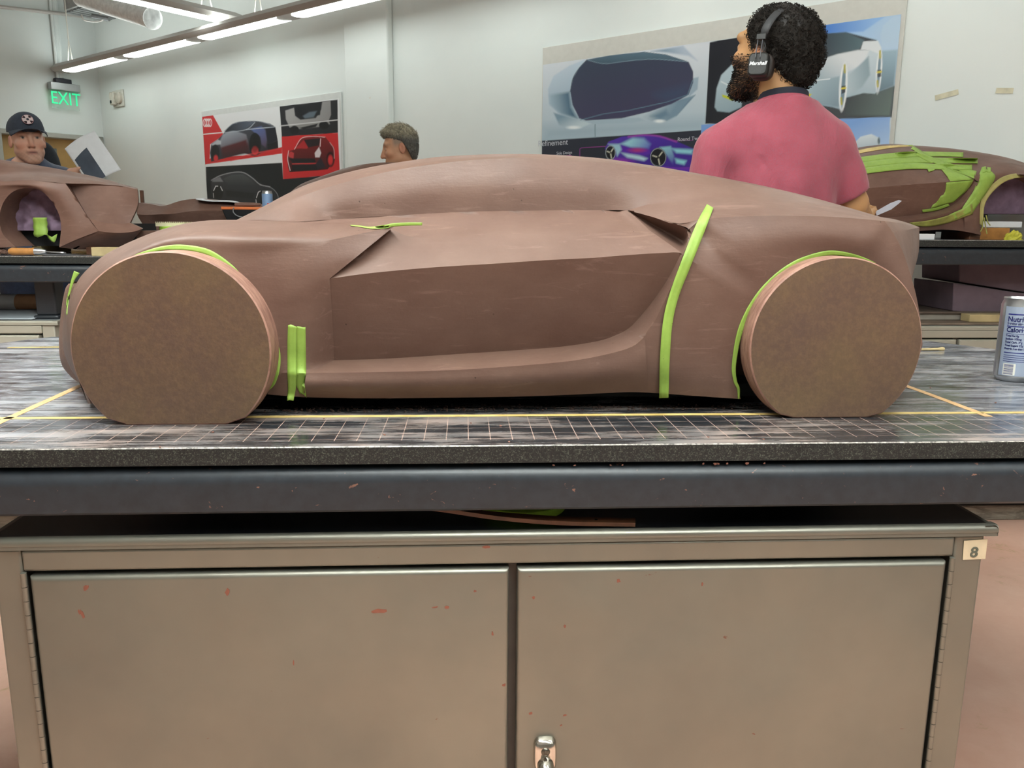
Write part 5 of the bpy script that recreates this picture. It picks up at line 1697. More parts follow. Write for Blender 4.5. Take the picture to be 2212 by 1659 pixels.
tag(MB().box(q0.x - .06, q0.x + .06, 4.36, 4.46, zM + .0005, atY(578, 477, 4.41).z).build('riser_block', M['foam_block'], bevel=.003), 'foam riser block under the blue can in the middle background', 'block')
q0.z = atY(578, 477, 4.41).z + .0005
Hc2 = atY(578, 412, 4.41).z - q0.z
g = thing('drink_can', 'slim blue and silver drink can in front of the red and black poster', 'can', q0)
cr2 = .0265
MB().lathe(q0, [(0, .004), (.018, .001), (cr2, .010), (cr2, Hc2 - .014), (.0235, Hc2 - .004), (.024, Hc2), (.022, Hc2 - .003), (0, Hc2 - .004)], 36).build('can_body', M['alu'], g, smooth=35)
MB().lathe(q0, [(cr2 + .0003, .012), (cr2 + .0003, Hc2 - .016)], 36).build('printed_sleeve', simple('can_sky', '8fb2dc', .35, .2, .1, 20), g, smooth=60)
e_ = atY(582, 441, 4.41)
MB().box(q0.x + .004, q0.x + .02, 4.41 - cr2 - .002, 4.41 - cr2 + .006, e_.z - .012, e_.z + .004).build('red_mark', simple('can_red', 'c03a48', .4), g)

# ---------------- arched clay model behind the near roof
yc = 4.56
gF = model_thing('clay car model with dark wheel arch behind the near roof', atY(760, 400, yc), zM)
b = MB()
fo = PX(*[(x, y, z) for x, y, z in ((621, 436, 4.40), (622, 425, 4.40), (631, 412, 4.40), (648, 399, 4.40), (672, 389, 4.40), (700, 384.5, 4.41), (735, 384, 4.42), (790, 388, 4.43), (860, 395, 4.43), (1000, 405, 4.43))])
fi = PX(*[(x, y, z) for x, y, z in ((623, 470, 4.32), (626, 436, 4.32), (640, 421, 4.31), (660, 406, 4.31), (683, 397, 4.31), (705, 394, 4.31), (735, 400, 4.31), (790, 410, 4.31), (860, 420, 4.31), (1000, 425, 4.31))])
loft(b, [fo, fi], 4, 5, mirror=yc)
rfl = PX(*[(x, y, z) for x, y, z in ((640, 405, 4.52), (665, 394, 4.52), (690, 383, 4.52), (712, 374, 4.52), (735, 366, 4.52), (765, 358.5, 4.52), (800, 353, 4.52), (850, 350.5, 4.52), (920, 354, 4.52), (1000, 364, 4.52))])
loft(b, [rfl, fo], 4, 5, mirror=yc)
loft(b, [rfl, [V((p.x, yc, p.z + .002)) for p in rfl], mir(rfl, yc)], 4, 4)
sd = [(705, 394), (735, 400), (790, 410), (860, 420), (1000, 425)]
s1 = PX(*[(x, y, 4.31) for x, y in sd]); s2 = [V((p.x + .03, 4.33, zM + .05)) for p in s1]
loft(b, [s1, s2], 4, 4, mirror=yc)
s3 = PX((623, 470, 4.32), (626, 436, 4.32)); 
loft(b, [[fi[0], fo[0]], [V((fi[0].x, yc, fi[0].z)), V((fo[0].x, yc, fo[0].z))], mir([fi[0], fo[0]], yc)], 3, 4)
b.build('body', M['clay_back'], gF, smooth=24, merge=.001)
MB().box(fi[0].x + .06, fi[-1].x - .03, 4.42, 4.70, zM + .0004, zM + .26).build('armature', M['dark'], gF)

# ---------------- right background model under green tape
yc = 3.46
gD = model_thing('clay car model at right masked with many strips of green tape', atY(2080, 420, yc), zR)
b = MB()
rf = PX(*[(x, y, z) for x, y, z in ((1780, 340, 3.36), (1830, 326, 3.36), (1880, 315.5, 3.36), (1924, 311, 3.36), (1972, 314, 3.36), (2045, 319.5, 3.36), (2110, 328, 3.36), (2165, 338, 3.34), (2212, 351.5, 3.32), (2300, 385, 3.30), (2360, 420, 3.3))])
g0 = PX(*[(x, y, z) for x, y, z in ((1780, 346, 3.31), (1830, 331, 3.31), (1880, 319.5, 3.31), (1924, 314, 3.31), (1972, 316.5, 3.31), (2045, 322, 3.31), (2110, 330.5, 3.31), (2165, 340.5, 3.30), (2212, 354, 3.30), (2300, 388, 3.28), (2360, 425, 3.28))])
bel = PX(*[(x, y, z) for x, y, z in ((1780, 352, 3.25), (1830, 343, 3.25), (1880, 335, 3.25), (1924, 331, 3.25), (1972, 328, 3.25), (2036, 346, 3.24), (2110, 347, 3.24), (2165, 349, 3.22), (2212, 358, 3.22), (2300, 392, 3.2), (2360, 440, 3.2))])
loft(b, [rf, g0], 4, 3, mirror=yc); loft(b, [g0, bel], 4, 5, mirror=yc)
loft(b, [rf, [V((p.x, yc, p.z + .003)) for p in rf], mir(rf, yc)], 4, 4)
# door: upper facet to the crease, lower facet below
dc = PX(*[(x, y, z) for x, y, z in ((1780, 418, 3.14), (1830, 411, 3.14), (1878, 406.5, 3.14), (1950, 400, 3.14), (2026, 394.5, 3.14), (2070, 391, 3.14), (2104, 388.5, 3.135))])
du_ = PX(*[(x, y, z) for x, y, z in ((1780, 352, 3.25), (1830, 343, 3.25), (1880, 335, 3.25), (1950, 329, 3.25), (2036, 347, 3.24), (2075, 370, 3.20), (2104, 387, 3.15))])
dm_ = [a.lerp(c, .5) + V((0, -.012, .003)) for a, c in zip(du_, dc)]
loft(b, [du_, dm_, dc], 4, 5, mirror=yc)
dl_ = PX(*[(x, y, z) for x, y, z in ((1780, 475, 3.19), (1830, 474, 3.19), (1890, 472, 3.19), (1960, 466, 3.19), (2024, 455, 3.185), (2067, 436, 3.175), (2106, 391, 3.14))])
loft(b, [dc, dl_], 4, 5, straight=True, mirror=yc)
dle = PX(*[(x, y, z) for x, y, z in ((1780, 484, 3.14), (1830, 483, 3.14), (1890, 481, 3.14), (1965, 476, 3.14), (2035, 463, 3.135), (2083, 436, 3.132), (2113, 396, 3.13))])
loft(b, [dl_, dle], 4, 2, straight=True, mirror=yc)
dbt = PX(*[(x, y, z) for x, y, z in ((1780, 505, 3.16), (1830, 505, 3.16), (1890, 504, 3.16), (1960, 501, 3.16), (2035, 496, 3.16), (2083, 500, 3.15), (2118, 507, 3.15))])
loft(b, [dle, dbt], 4, 4, mirror=yc)
# rear quarter round the arch
qi = PX(*[(x, y, 3.14) for x, y in ((2119, 508), (2118, 486), (2121, 443), (2130, 421), (2145, 403), (2165, 387), (2188, 379), (2212, 377), (2245, 384), (2280, 405), (2300, 440), (2305, 505))])
qo = PX(*[(x, y, z) for x, y, z in ((2083, 500, 3.15), (2083, 470, 3.135), (2083, 436, 3.132), (2113, 396, 3.13), (2106, 388, 3.135), (2110, 372, 3.15), (2165, 352, 3.2), (2212, 361, 3.2), (2290, 390, 3.18), (2340, 420, 3.17), (2360, 455, 3.17), (2370, 505, 3.17))])
loft(b, [qi, [a.lerp(c, .5) + V((0, -.008, 0)) for a, c in zip(qi, qo)], qo], 4, 6, mirror=yc)
loft(b, [bel[5:10], PX((2104, 387, 3.15), (2110, 372, 3.15), (2165, 352, 3.2), (2212, 361, 3.2), (2300, 396, 3.18))], 4, 4, mirror=yc)
loft(b, [qi, [p + V((0, .13, 0)) for p in qi]], 4, 3, mirror=yc)
bodyD = b.build('body', M['clay_back'], gD, smooth=24, merge=.001)
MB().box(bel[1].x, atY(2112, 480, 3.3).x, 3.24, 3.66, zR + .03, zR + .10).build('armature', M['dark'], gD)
f = MB(); rows = []
for i in range(14):
    row = []
    for j in range(18):
        p = atY(2118 + 170 * j / 17, 372 + 90 * i / 13, 3.27)
        p.y += mnoise.noise(p * 30) * .018 + mnoise.noise(V((p.x * 90, p.y * 5, p.z * 12))) * .008
        row.append(p)
    rows.append(row)
f.grid(rows); f.grid([rows[-1], [p + V((0, .16, 0)) for p in rows[-1]]])
f.build('foam_core', M['foam'], gD, smooth=60)
mD = bodyD.data
BVD = BVHTree.FromPolygons([v.co.copy() for v in mD.vertices], [tuple(p.vertices) for p in mD.polygons])
TP = lambda A, B, off=.004, mat=None, sub=8, cross=4: tape(A, B, BVD, gD, 3.2, sub, cross, off, mat, smooth=2)
M['tape_b'] = tape_mat('green_masking_tape_far', '82a03f', '96b44e')
M['tape_olive'] = tape_mat('clay_soiled_tape', '7d7a3c', 'a0a24c')
mB_ = M['tape_b']
TP([(1830, 336), (1880, 327), (1930, 319), (1972, 316)], [(1830, 330), (1880, 319), (1930, 313.5), (1972, 313.5)], .003, M['tape_y'])
for k in range(3):                         # parallel strips on the side glass and shoulder
    y0, y1 = [(335, 348), (346.5, 361), (359.5, 374)][k]
    xe = [2081, 2112, 2100][k]
    TP([(1840, y0 + 6), (1866, y0 + 3), (1920, y0 - 4), (1975, y0 - 8), (2030, y0 - 7 + k), (xe, y0 - 6 + k * 1)],
       [(1840, y1 + 6), (1866, y1 + 2), (1920, y1 - 5), (1975, y1 - 9), (2030, y1 - 10 + k), (xe, y1 - 9 + k * 1)], .004 + .0006 * k, mB_)
TP([(1944, 314), (1965, 328), (1990, 341), (2018, 356), (2040, 363)], [(1970, 313), (1985, 322), (2005, 335), (2035, 347), (2060, 355)], .0062, mB_)
TP([(2030, 349), (2060, 356), (2085, 362), (2110, 370)], [(2045, 362), (2066, 372), (2085, 378), (2104, 386)], .0055, mB_)
TP([(2015, 354), (2021, 372), (2026, 394)], [(2036, 349), (2066, 369), (2104, 388)], .0045, mB_, 5, 8)
TP([(2026, 396), (2024, 425), (2010, 451)], [(2103, 389), (2090, 410), (2060, 437)], .0045, mB_, 5, 8)
TP([(1992, 453), (2020, 449), (2048, 440)], [(1993, 459), (2022, 455), (2052, 445)], .006, mB_)
TP([(2003, 364), (2014, 363), (2019, 361)], [(2006, 371), (2015, 369), (2019, 367)], .006, mB_)
TP([(2121, 361), (2112, 385), (2104, 410), (2090, 432), (2078, 450)], [(2143, 371), (2150, 384), (2132, 415), (2112, 443), (2100, 461)], .0055, mB_, 4, 5)
TP([(2121, 361), (2123, 373)], [(2130, 359), (2131, 371)], .008, mB_); TP([(2132, 361), (2133, 372)], [(2141, 362), (2140, 372)], .008, mB_)
TP([(2100, 440), (2075, 455), (2040, 468), (2000, 477), (1965, 481)], [(2102, 462), (2085, 468), (2050, 481), (2010, 489), (1970, 488)], .006, M['tape_olive'], 4, 4)
TP([(2108, 425), (2085, 447), (2050, 464)], [(2118, 436), (2098, 458), (2058, 476)], .0066, mB_)
# tan line tape round the arch and hanging strands
qa = [(2119, 486), (2121, 443), (2130, 421), (2145, 403), (2165, 387), (2188, 379), (2212, 377)]
TP([(x - 3, y - 3) for x, y in qa], [(x + 5, y + 6) for x, y in qa], .004, simple('tan_line_tape', 'a39a5c', .6))
for k, (a, bq, c_) in enumerate((((2130, 465), (2134, 480), (2139, 487)), ((2126, 470), (2129, 490), (2132, 505)), ((2123, 475), (2122, 492), (2118, 500)))):
    MB().tube(catmull([atY(*a, 3.12), atY(*bq, 3.11), atY(*c_, 3.1)], 5), .0022, 6).build('hanging_tape', M['tape_olive'], gD)
# things on the right table
block('support_block', 'dark wooden block under the arch front of the taped model', 'block', 2096, 2117, 497, 517, 3.17, .2, M['wood_dark'], z=zR + .0004)
block('support_block', 'dark support block under the doors of the taped model', 'block', 1900, 2020, 499, 517, 3.26, .3, M['dark'], z=zR + .0004)
block('white_block', 'white block with dark specks on the right table beside the clay car tail', 'block', 1986, 2019, 505, 517, 3.07, .05, M['paper'], z=zR + .0004)
block('wooden_batten', 'wooden batten on the right table below the open arch', 'batten', 2118, 2180, 492, 512, 3.19, .05, M['wood_orange'], z=zR + .0004)
zz = atY(2150, 492, 3.19).z
p, q = atY(2122, 478, 3.2), atY(2206, 490, 3.2)
tag(MB().box(p.x, q.x, 3.195, 3.235, zz + .0004, p.z).build('foam_strip', M['paper'], bevel=.003), 'white foam strip on the batten inside the right wheel arch', 'foam')
cz_ = MB(); rows = []
pc = atY(2192, 512, 3.11)
for i in range(9):
    row = []
    for j in range(18):
        a = 2 * pi * j / 18; e = pi / 2 * i / 8
        d = V((cos(a) * cos(e), sin(a) * cos(e) * .6, sin(e)))
        row.append(V((pc.x, 3.12, zR + .001)) + d * (.036 + .014 * mnoise.noise(d * 4)))
    rows.append(row)
cz_.grid(rows, 0, True)
tag(cz_.build('tape_wad', simple('yellow_tape_wad', 'c3bd3e', .6, 0, .2, 60)), 'crumpled wad of yellow tape on the right table edge', 'tape')
# foam blocks and boards on the right cabinet
Yb = 3.22
def slab_block(name, label, cat, pts, Y, dy, mat, group=None):
    P = [atY(x, y, Y) for x, y in pts]
    b = MB().prism(P, (0, dy, 0))
    return tag(b.build(name, mat, bevel=.004), label, cat, group)


zlow = zcr + .0005
P0 = atY(2062, 672, Yb)
s_a = slab_block('foam_block', 'purple foam block with sloping top, lower of two under the right table', 'foam block', ((2060, 611), (2280, 645), (2280, 688), (2058, 672)), Yb, .3, M['foam_block'])
s_b = slab_block('foam_block', 'purple foam block leaning tilted on the other under the right table', 'foam block', ((2073, 569), (2280, 573), (2280, 642), (2072, 609)), Yb + .02, .28, M['foam_block'])
p = atY(2092, 679, 3.15); q = atY(2330, 696, 3.15)
tag(MB().box(p.x, q.x, 3.14, 3.20, atY(2092, 695, 3.15).z, p.z).build('wooden_board', M['wood'], bevel=.002), 'pale wooden board end at the front of the pile on the right cabinet', 'board')
zf = atY(2092, 695, 3.15).z - .0006
b1 = MB().box(atY(1960, 695, 3.12).x, q.x, 3.10, 3.52, zcr + .0005, zf); tag(b1.build('wooden_board', simple('weathered_board', '7b6a5c', .6, 0, .3, 9), bevel=.002), 'weathered board lying flat at the bottom of the pile on the right cabinet', 'board')
p2, q2 = atY(1970, 677, 3.22), atY(2091, 690, 3.22)
tag(MB().box(p2.x, q2.x, 3.215, 3.5, zf + .0006, p2.z - .001).build('wooden_board', simple('grey_board', '9c948a', .6, 0, .2, 9), bevel=.002), 'grey-white board in the middle of the pile on the right cabinet', 'board')
p3, q3 = atY(1975, 666, 3.24), atY(2200, 676, 3.24)
zl3 = p2.z - .0004
tag(MB().box(p3.x, q3.x, 3.205, 3.53, zl3, min(p3.z, P0.z - .0005)).build('wooden_board', simple('dark_board', '5d4f45', .6, 0, .3, 9), bevel=.002), 'dark brown board on top of the pile beneath the purple foam blocks', 'board')
MB()
# ------------------------------------------------------------------ people: smooth-union bodies meshed with surface nets
def A3(v): return np.array(v, np.float32)


class SDF:
    """list of primitives joined by a smooth union; evaluated lazily on boxes"""
    def __init__(s): s.ops = []

    def cone(s, a, b, ra, rb, k=.02, sub=False):
        s.ops.append(('c', A3(a), A3(b), ra, rb, k, sub)); return s

    def ell(s, c, r, k=.02, R=None, sub=False):
        s.ops.append(('e', A3(c), A3(r), None if R is None else np.array(R, np.float32), 0, k, sub)); return s

    def ev(s, X, Y, Z, grow=0.0):
        D = np.full(X.shape, 1e3, np.float32)
        for o in s.ops:
            if o[0] == 'c':
                _, a, b, ra, rb, k, sub = o
                ab = b - a; L = float(ab @ ab) + 1e-12
                t = np.clip(((X - a[0]) * ab[0] + (Y - a[1]) * ab[1] + (Z - a[2]) * ab[2]) / L, 0, 1)
                d = np.sqrt((X - a[0] - t * ab[0]) ** 2 + (Y - a[1] - t * ab[1]) ** 2 + (Z - a[2] - t * ab[2]) ** 2) - (ra + t * (rb - ra))
            else:
                _, c, r, R, _, k, sub = o
                x, y, z = X - c[0], Y - c[1], Z - c[2]
                if R is not None:
                    x, y, z = (R[0][i] * x + R[1][i] * y + R[2][i] * z for i in range(3))
                k0 = np.sqrt((x / r[0]) ** 2 + (y / r[1]) ** 2 + (z / r[2]) ** 2)
                k1 = np.sqrt((x / r[0] ** 2) ** 2 + (y / r[1] ** 2) ** 2 + (z / r[2] ** 2) ** 2) + 1e-9
                d = k0 * (k0 - 1) / k1
            if sub:
                h = np.clip(.5 - .5 * (D + d) / k, 0, 1)
                D = D * (1 - h) - d * h + k * h * (1 - h)
            else:
                h = np.clip(.5 + .5 * (D - d) / k, 0, 1)
                D = D * (1 - h) + d * h - k * h * (1 - h)
        return D - grow


def axis_grid(lo, hi, coarse, fine=None, flo=0, fhi=0):
    out = [lo]
    while out[-1] < hi:
        x = out[-1]
        if fine is None:
            st = coarse
        else:
            d = max(flo - x, x - fhi, 0)
            st = min(coarse, fine + d * .18)
        out.append(x + st)
    return np.array(out, np.float32)


def snet(F, xs, ys, zs):
    S = F < 0
    n0, n1, n2 = F.shape
    c = [S[i:n0 - 1 + i, j:n1 - 1 + j, k:n2 - 1 + k] for i in (0, 1) for j in (0, 1) for k in (0, 1)]
    al = c[0].copy(); an = c[0].copy()
    for q in c[1:]:
        al &= q; an |= q
    act = an & ~al
    I = np.argwhere(act)
    vid = np.full(act.shape, -1, np.int64)
    vid[act] = np.arange(len(I))
    acc = np.zeros((len(I), 3)); cnt = np.zeros(len(I))
    co = (xs, ys, zs)
    cor = [(i, j, k) for i in (0, 1) for j in (0, 1) for k in (0, 1)]
    for a in range(8):
        for ax in range(3):
            if cor[a][ax]:
                continue
            A = cor[a]; B = list(A); B[ax] = 1
            ia, ib = I + np.array(A), I + np.array(B)
            fa, fb = F[ia[:, 0], ia[:, 1], ia[:, 2]], F[ib[:, 0], ib[:, 1], ib[:, 2]]
            m_ = (fa < 0) != (fb < 0)
            t = np.where(m_, fa / (fa - fb + 1e-12), 0)
            for d in range(3):
                pa, pb = co[d][ia[:, d]], co[d][ib[:, d]]
                acc[:, d] += np.where(m_, pa + (pb - pa) * t, 0)
            cnt += m_
    P = acc / cnt[:, None]
    Q = []
    for ax in range(3):
        b, c_ = (ax + 1) % 3, (ax + 2) % 3
        sl0 = [slice(None)] * 3; sl1 = [slice(None)] * 3
        sl0[ax] = slice(0, F.shape[ax] - 1); sl1[ax] = slice(1, None)
        E0, E1 = S[tuple(sl0)], S[tuple(sl1)]
        for sgn in (0, 1):
            m_ = (E0 & ~E1) if sgn == 0 else (~E0 & E1)
            J = np.argwhere(m_)
            J = J[(J[:, b] > 0) & (J[:, c_] > 0) & (J[:, b] < F.shape[b] - 1) & (J[:, c_] < F.shape[c_] - 1)]
            db = np.zeros(3, int); db[b] = 1
            dc = np.zeros(3, int); dc[c_] = 1
            q = [vid[tuple((J - x).T)] for x in (db + dc, dc, 0 * db, db)]
            if sgn: q = q[::-1]
            Q.append(np.stack(q, 1))
    Q = np.concatenate(Q)
    Q = Q[(Q >= 0).all(1)]
    return P, Q


def np_mesh(name, P, Q, mat, parent=None, colors=None):
    me = bpy.data.meshes.new(name)
    me.vertices.add(len(P)); me.vertices.foreach_set('co', np.asarray(P, np.float32).reshape(-1))
    me.loops.add(Q.size); me.loops.foreach_set('vertex_index', Q.reshape(-1).astype(np.int32))
    me.polygons.add(len(Q)); me.polygons.foreach_set('loop_start', (np.arange(len(Q)) * 4).astype(np.int32))
    me.update(calc_edges=True); me.validate()
    me.polygons.foreach_set('use_smooth', [True] * len(me.polygons))
    if colors is not None:
        at = me.color_attributes.new('tint', 'FLOAT_COLOR', 'POINT')
        at.data.foreach_set('color', np.concatenate([colors, np.ones((len(P), 1))], 1).astype(np.float32).reshape(-1))
    me.materials.append(mat)
    o = bpy.data.objects.new(name, me); COL.objects.link(o)
    if parent is not None:
        o.parent = parent; o.matrix_parent_inverse = Matrix.Translation(-parent.location)
    return o


def bounds(s, pad=.03):
    lo, hi = np.full(3, 1e9), np.full(3, -1e9)
    for o in s.ops:
        if o[6]: continue
        if o[0] == 'c':
            for p, r in ((o[1], o[3]), (o[2], o[4])):
                lo = np.minimum(lo, p - r); hi = np.maximum(hi, p + r)
        else:
            r = float(max(o[2])); lo = np.minimum(lo, o[1] - r); hi = np.maximum(hi, o[1] + r)
    return lo - pad, hi + pad


def mesh_sdf(name, s, mat, parent, coarse=.012, fine=None, fbox=None, post=None, grow=0, colorf=None, box=None):
    lo, hi = bounds(s, .03 + grow) if box is None else box
    ax = [axis_grid(lo[i], hi[i], coarse, fine, *(fbox[i] if fbox else (0, 0))) for i in range(3)]
    X, Y, Z = np.meshgrid(*ax, indexing='ij')
    F = s.ev(X, Y, Z, grow)
    if post: F = post(F, X, Y, Z)
    P, Q = snet(F.astype(np.float32), *ax)
    return np_mesh(name, P, Q, mat, parent, None if colorf is None else colorf(P))


def nz(X, Y, Z, f, seed=0):
    """cheap smooth pseudo noise from sums of sines, -1..1"""
    r = random.Random(seed)
    out = np.zeros_like(X)
    for k in range(5):
        a = [r.uniform(-1, 1) for _ in range(3)]
        L = sqrt(sum(x * x for x in a)); ph = r.uniform(0, 6.28); g = f * r.uniform(.7, 1.4)
        out += np.sin((X * a[0] + Y * a[1] + Z * a[2]) / L * g + ph)
    return out / 5


def skin_mat(name, rough=.55):
    t = NT(name)
    an = t.n('ShaderNodeVertexColor'); an.layer_name = 'tint'
    t.base(an.outputs['Color'])
    t.set(Roughness=rough)
    t.b.inputs['Subsurface Weight'].default_value = .08
    t.b.inputs['Subsurface Radius'].default_value = (.01, .004, .002)
    t.bump(t.noise(260, 3), .08, .001)
    return t.m


M['skin'] = skin_mat('skin')


def cloth_mat(name, c, c2, fold=.4):
    t = NT(name)
    col = t.ramp(t.noise(14, 5, .6), [(.3, rgba(c)), (.7, rgba(c2))])
    fine = t.noise(420, 2)
    t.base(t.mix(t.ramp(fine, [(.45, (0,) * 3), (.7, (.22,) * 3)]), col, rgba('d0878f') if c.startswith('b') else rgba('6a7080')))
    t.set(Roughness=.9)
    t.b.inputs['Sheen Weight'].default_value = .2
    h = t.math('ADD', t.math('MULTIPLY', t.noise(7, 4, .6, scale=(1, 1, .5), dist=1.2), 2.0), t.math('MULTIPLY', fine, .08))
    t.bump(h, min(1, fold * 1.3), .008)
    return t.m


def head(s, c, R, k=1.0, hairy=False):
    """skull, face, ears; local x = the person's left, -y = face, z = up"""
    c = np.array(c, float); R = np.array(R, float)
    T = lambda p: c + R @ (np.array(p) * k)
    e = lambda p, r, kk=.02, sub=False: s.ell(T(p), np.array(r) * k, kk, R, sub)
    cc = lambda a, b, ra, rb, kk=.012, sub=False: s.cone(T(a), T(b), ra * k, rb * k, kk, sub)
    e((0, .012, .045), (.074, .094, .078))
    e((0, -.022, -.005), (.068, .072, .085))
    e((0, -.035, -.062), (.049, .056, .046), .03)
    cc((-.012, -.082, -.103), (.012, -.082, -.103), .017, .017, .025)          # chin
    cc((.047, -.008, -.055), (.016, -.075, -.098), .019, .016, .03); cc((-.047, -.008, -.055), (-.016, -.075, -.098), .019, .016, .03)
    cc((-.045, -.078, .032), (.045, -.078, .032), .013, .013, .02)             # brow
    e((.033, -.094, .008), (.020, .014, .013), .014, True); e((-.033, -.094, .008), (.020, .014, .013), .014, True)
    e((.033, -.078, .008), (.0135, .0125, .0115), .004); e((-.033, -.078, .008), (.0135, .0125, .0115), .004)
    e((.047, -.066, -.022), (.022, .02, .018), .02); e((-.047, -.066, -.022), (.022, .02, .018), .02)   # cheekbones
    cc((0, -.088, .022), (0, -.111, -.03), .0085, .0118, .012)                # nose
    e((.0115, -.099, -.034), (.0072, .010, .007), .008); e((-.0115, -.099, -.034), (.0072, .010, .007), .008)
    cc((-.018, -.092, -.060), (.018, -.092, -.060), .0062, .0062, .007)       # lips
    cc((-.015, -.089, -.072), (.015, -.089, -.072), .0072, .0072, .008)
    cc((-.019, -.104, -.0655), (.019, -.104, -.0655), .0045, .0045, .003, True)
    for sg in (-1, 1):                                                         # ears
        e((sg * .077, .012, -.004), (.010, .019, .031), .008)
        e((sg * .086, .008, -.002), (.006, .010, .018), .006, True)
    return T


def headcol(T_inv, base, beard, hairc, lips, hairline, beardmask, brow, P):
    L = T_inv(P)
    C = np.tile(np.array(lin(base)), (len(P), 1))
    def mixc(m_, c):
        nonlocal C
        C = C * (1 - m_[:, None]) + np.array(lin(c)) * m_[:, None]
    x, y, z = L[:, 0], L[:, 1], L[:, 2]
    n = np.sin(x * 400) * np.sin(z * 370 + 1) * .5 + np.sin(x * 170 + z * 210) * .5
    front = np.clip((-y - .03) / .03, 0, 1)
    near = (np.abs(x) < .1) & (np.abs(y) < .14) & (np.abs(z) < .15)
    rosy = np.exp(-((np.abs(x) - .045) ** 2 + (z + .03) ** 2) / .0006) * front * .35 + np.exp(-(x ** 2 + (z + .03) ** 2) / .0003) * front * .35
    mixc(np.where(near, rosy, 0), 'b5604c')
    ear = np.clip((np.abs(x) - .073) / .006, 0, 1) * near
    mixc(ear * .45, 'b4604e')
    if beard:
        mixc(np.where(near, beardmask(x, y, z) * (.75 + .25 * n), 0), beard)
    if hairline:
        mixc(np.where(near, hairline(x, y, z), 0), hairc)
    lip = np.exp(-(np.abs(x) / .021) ** 4) * np.exp(-((z + .0655) / .010) ** 4) * (y < -.085)
    mixc(np.where(near, lip * .7, 0), lips)
    mouth = np.exp(-(np.abs(x) / .019) ** 4) * np.exp(-((z + .0655) / .0032) ** 2) * (y < -.08)
    mixc(np.where(near, mouth * .8, 0), '3b1c18')
    for sg in (-1, 1):
        bx = (x - sg * .034) / .023
        bz = (z - .036 + .006 * bx * bx) / .0065
        mixc(np.where(near, np.exp(-bx ** 4 - bz ** 2) * front * .85, 0), brow)
        ex, ez = (x - sg * .033) / .0125, (z - .0075) / .0052
        white = np.clip(1.2 - (ex ** 2 + ez ** 2), 0, 1) * front
        mixc(np.where(near, white, 0), 'b5a59c')
        ir = np.clip(1.6 - ((x - sg * .033) ** 2 + (z - .008) ** 2) / .0055 ** 2, 0, 1) * front
        mixc(np.where(near, ir, 0), '2e2a26')
        lid = np.exp(-ex ** 4) * np.exp(-((z - .0145) / .0028) ** 2) * front
        mixc(np.where(near, lid * .7, 0), '4a2c24')
        mixc(np.where(near, np.exp(-((x - sg * .012) ** 2 + (z + .043) ** 2) / .00002) * front * .7, 0), '4a2a22')
    return C


def rotm(yaw, pitch=0, roll=0):
    """yaw about z (0: facing the camera, -y), pitch up, roll"""
    return np.array(Matrix.Rotation(yaw, 3, 'Z') @ Matrix.Rotation(-pitch, 3, 'X') @ Matrix.Rotation(roll, 3, 'Y'))


def hand(s, w, d, palm_n, k=.008, curl=.6, scale=1.0, side=1):
    """five separate fingers from a palm: w wrist, d direction, palm_n palm normal"""
    w, d, n = V(w), V(d).normalized(), V(palm_n).normalized()
    n = (n - d * n.dot(d)).normalized()
    a = d.cross(n) * side
    S = scale
    for i in (-1.5, -.5, .5, 1.5):
        s.cone(w + d * .012 * S + a * i * .011 * S, w + d * .085 * S + a * i * .0195 * S, .013 * S, .0115 * S, .012)
    for i, L in ((-1.5, .072), (-.5, .082), (.5, .078), (1.5, .06)):
        p = w + d * .088 * S + a * i * .0205 * S
        ang = curl
        for q, (f, r) in enumerate(((.46, .0088), (.30, .0078), (.24, .007))):
            dirv = d * cos(ang) + n * sin(ang)
            p2 = p + dirv * L * f * S
            s.cone(p, p2, r * S, (r - .0008) * S, .004)
            p = p2; ang += curl * .9
    t0 = w + d * .025 * S + a * -.028 * S
    t1 = t0 + (d * .7 - a * .6 + n * .35).normalized() * .042 * S
    t2 = t1 + (d * .9 - a * .15 + n * .3).normalized() * .032 * S
    t3 = t2 + (d * .95 + n * .25).normalized() * .022 * S
    s.cone(t0, t1, .0145 * S, .0105 * S, .01); s.cone(t1, t2, .0105 * S, .0092 * S, .004); s.cone(t2, t3, .0092 * S, .0075 * S, .004)


def legs(s, cx, cy, hipz, w=.10, yaw=0, hgt=1.0):
    """hips to feet; returns nothing"""
    c, sn = cos(yaw), sin(yaw)
    P = lambda x, y, z: (cx + x * c - y * sn, cy + x * sn + y * c, z)
    for sg in (-1, 1):
        s.cone(P(sg * w, 0, hipz), P(sg * w * 1.02, -.01, hipz * .54), .088, .062, .03)
        s.cone(P(sg * w * 1.02, -.01, hipz * .54), P(sg * w * 1.05, .015, .09), .058, .042, .02)
        s.cone(P(sg * w * 1.05, .02, .05), P(sg * w * 1.2, -.15, .035), .042, .034, .02)


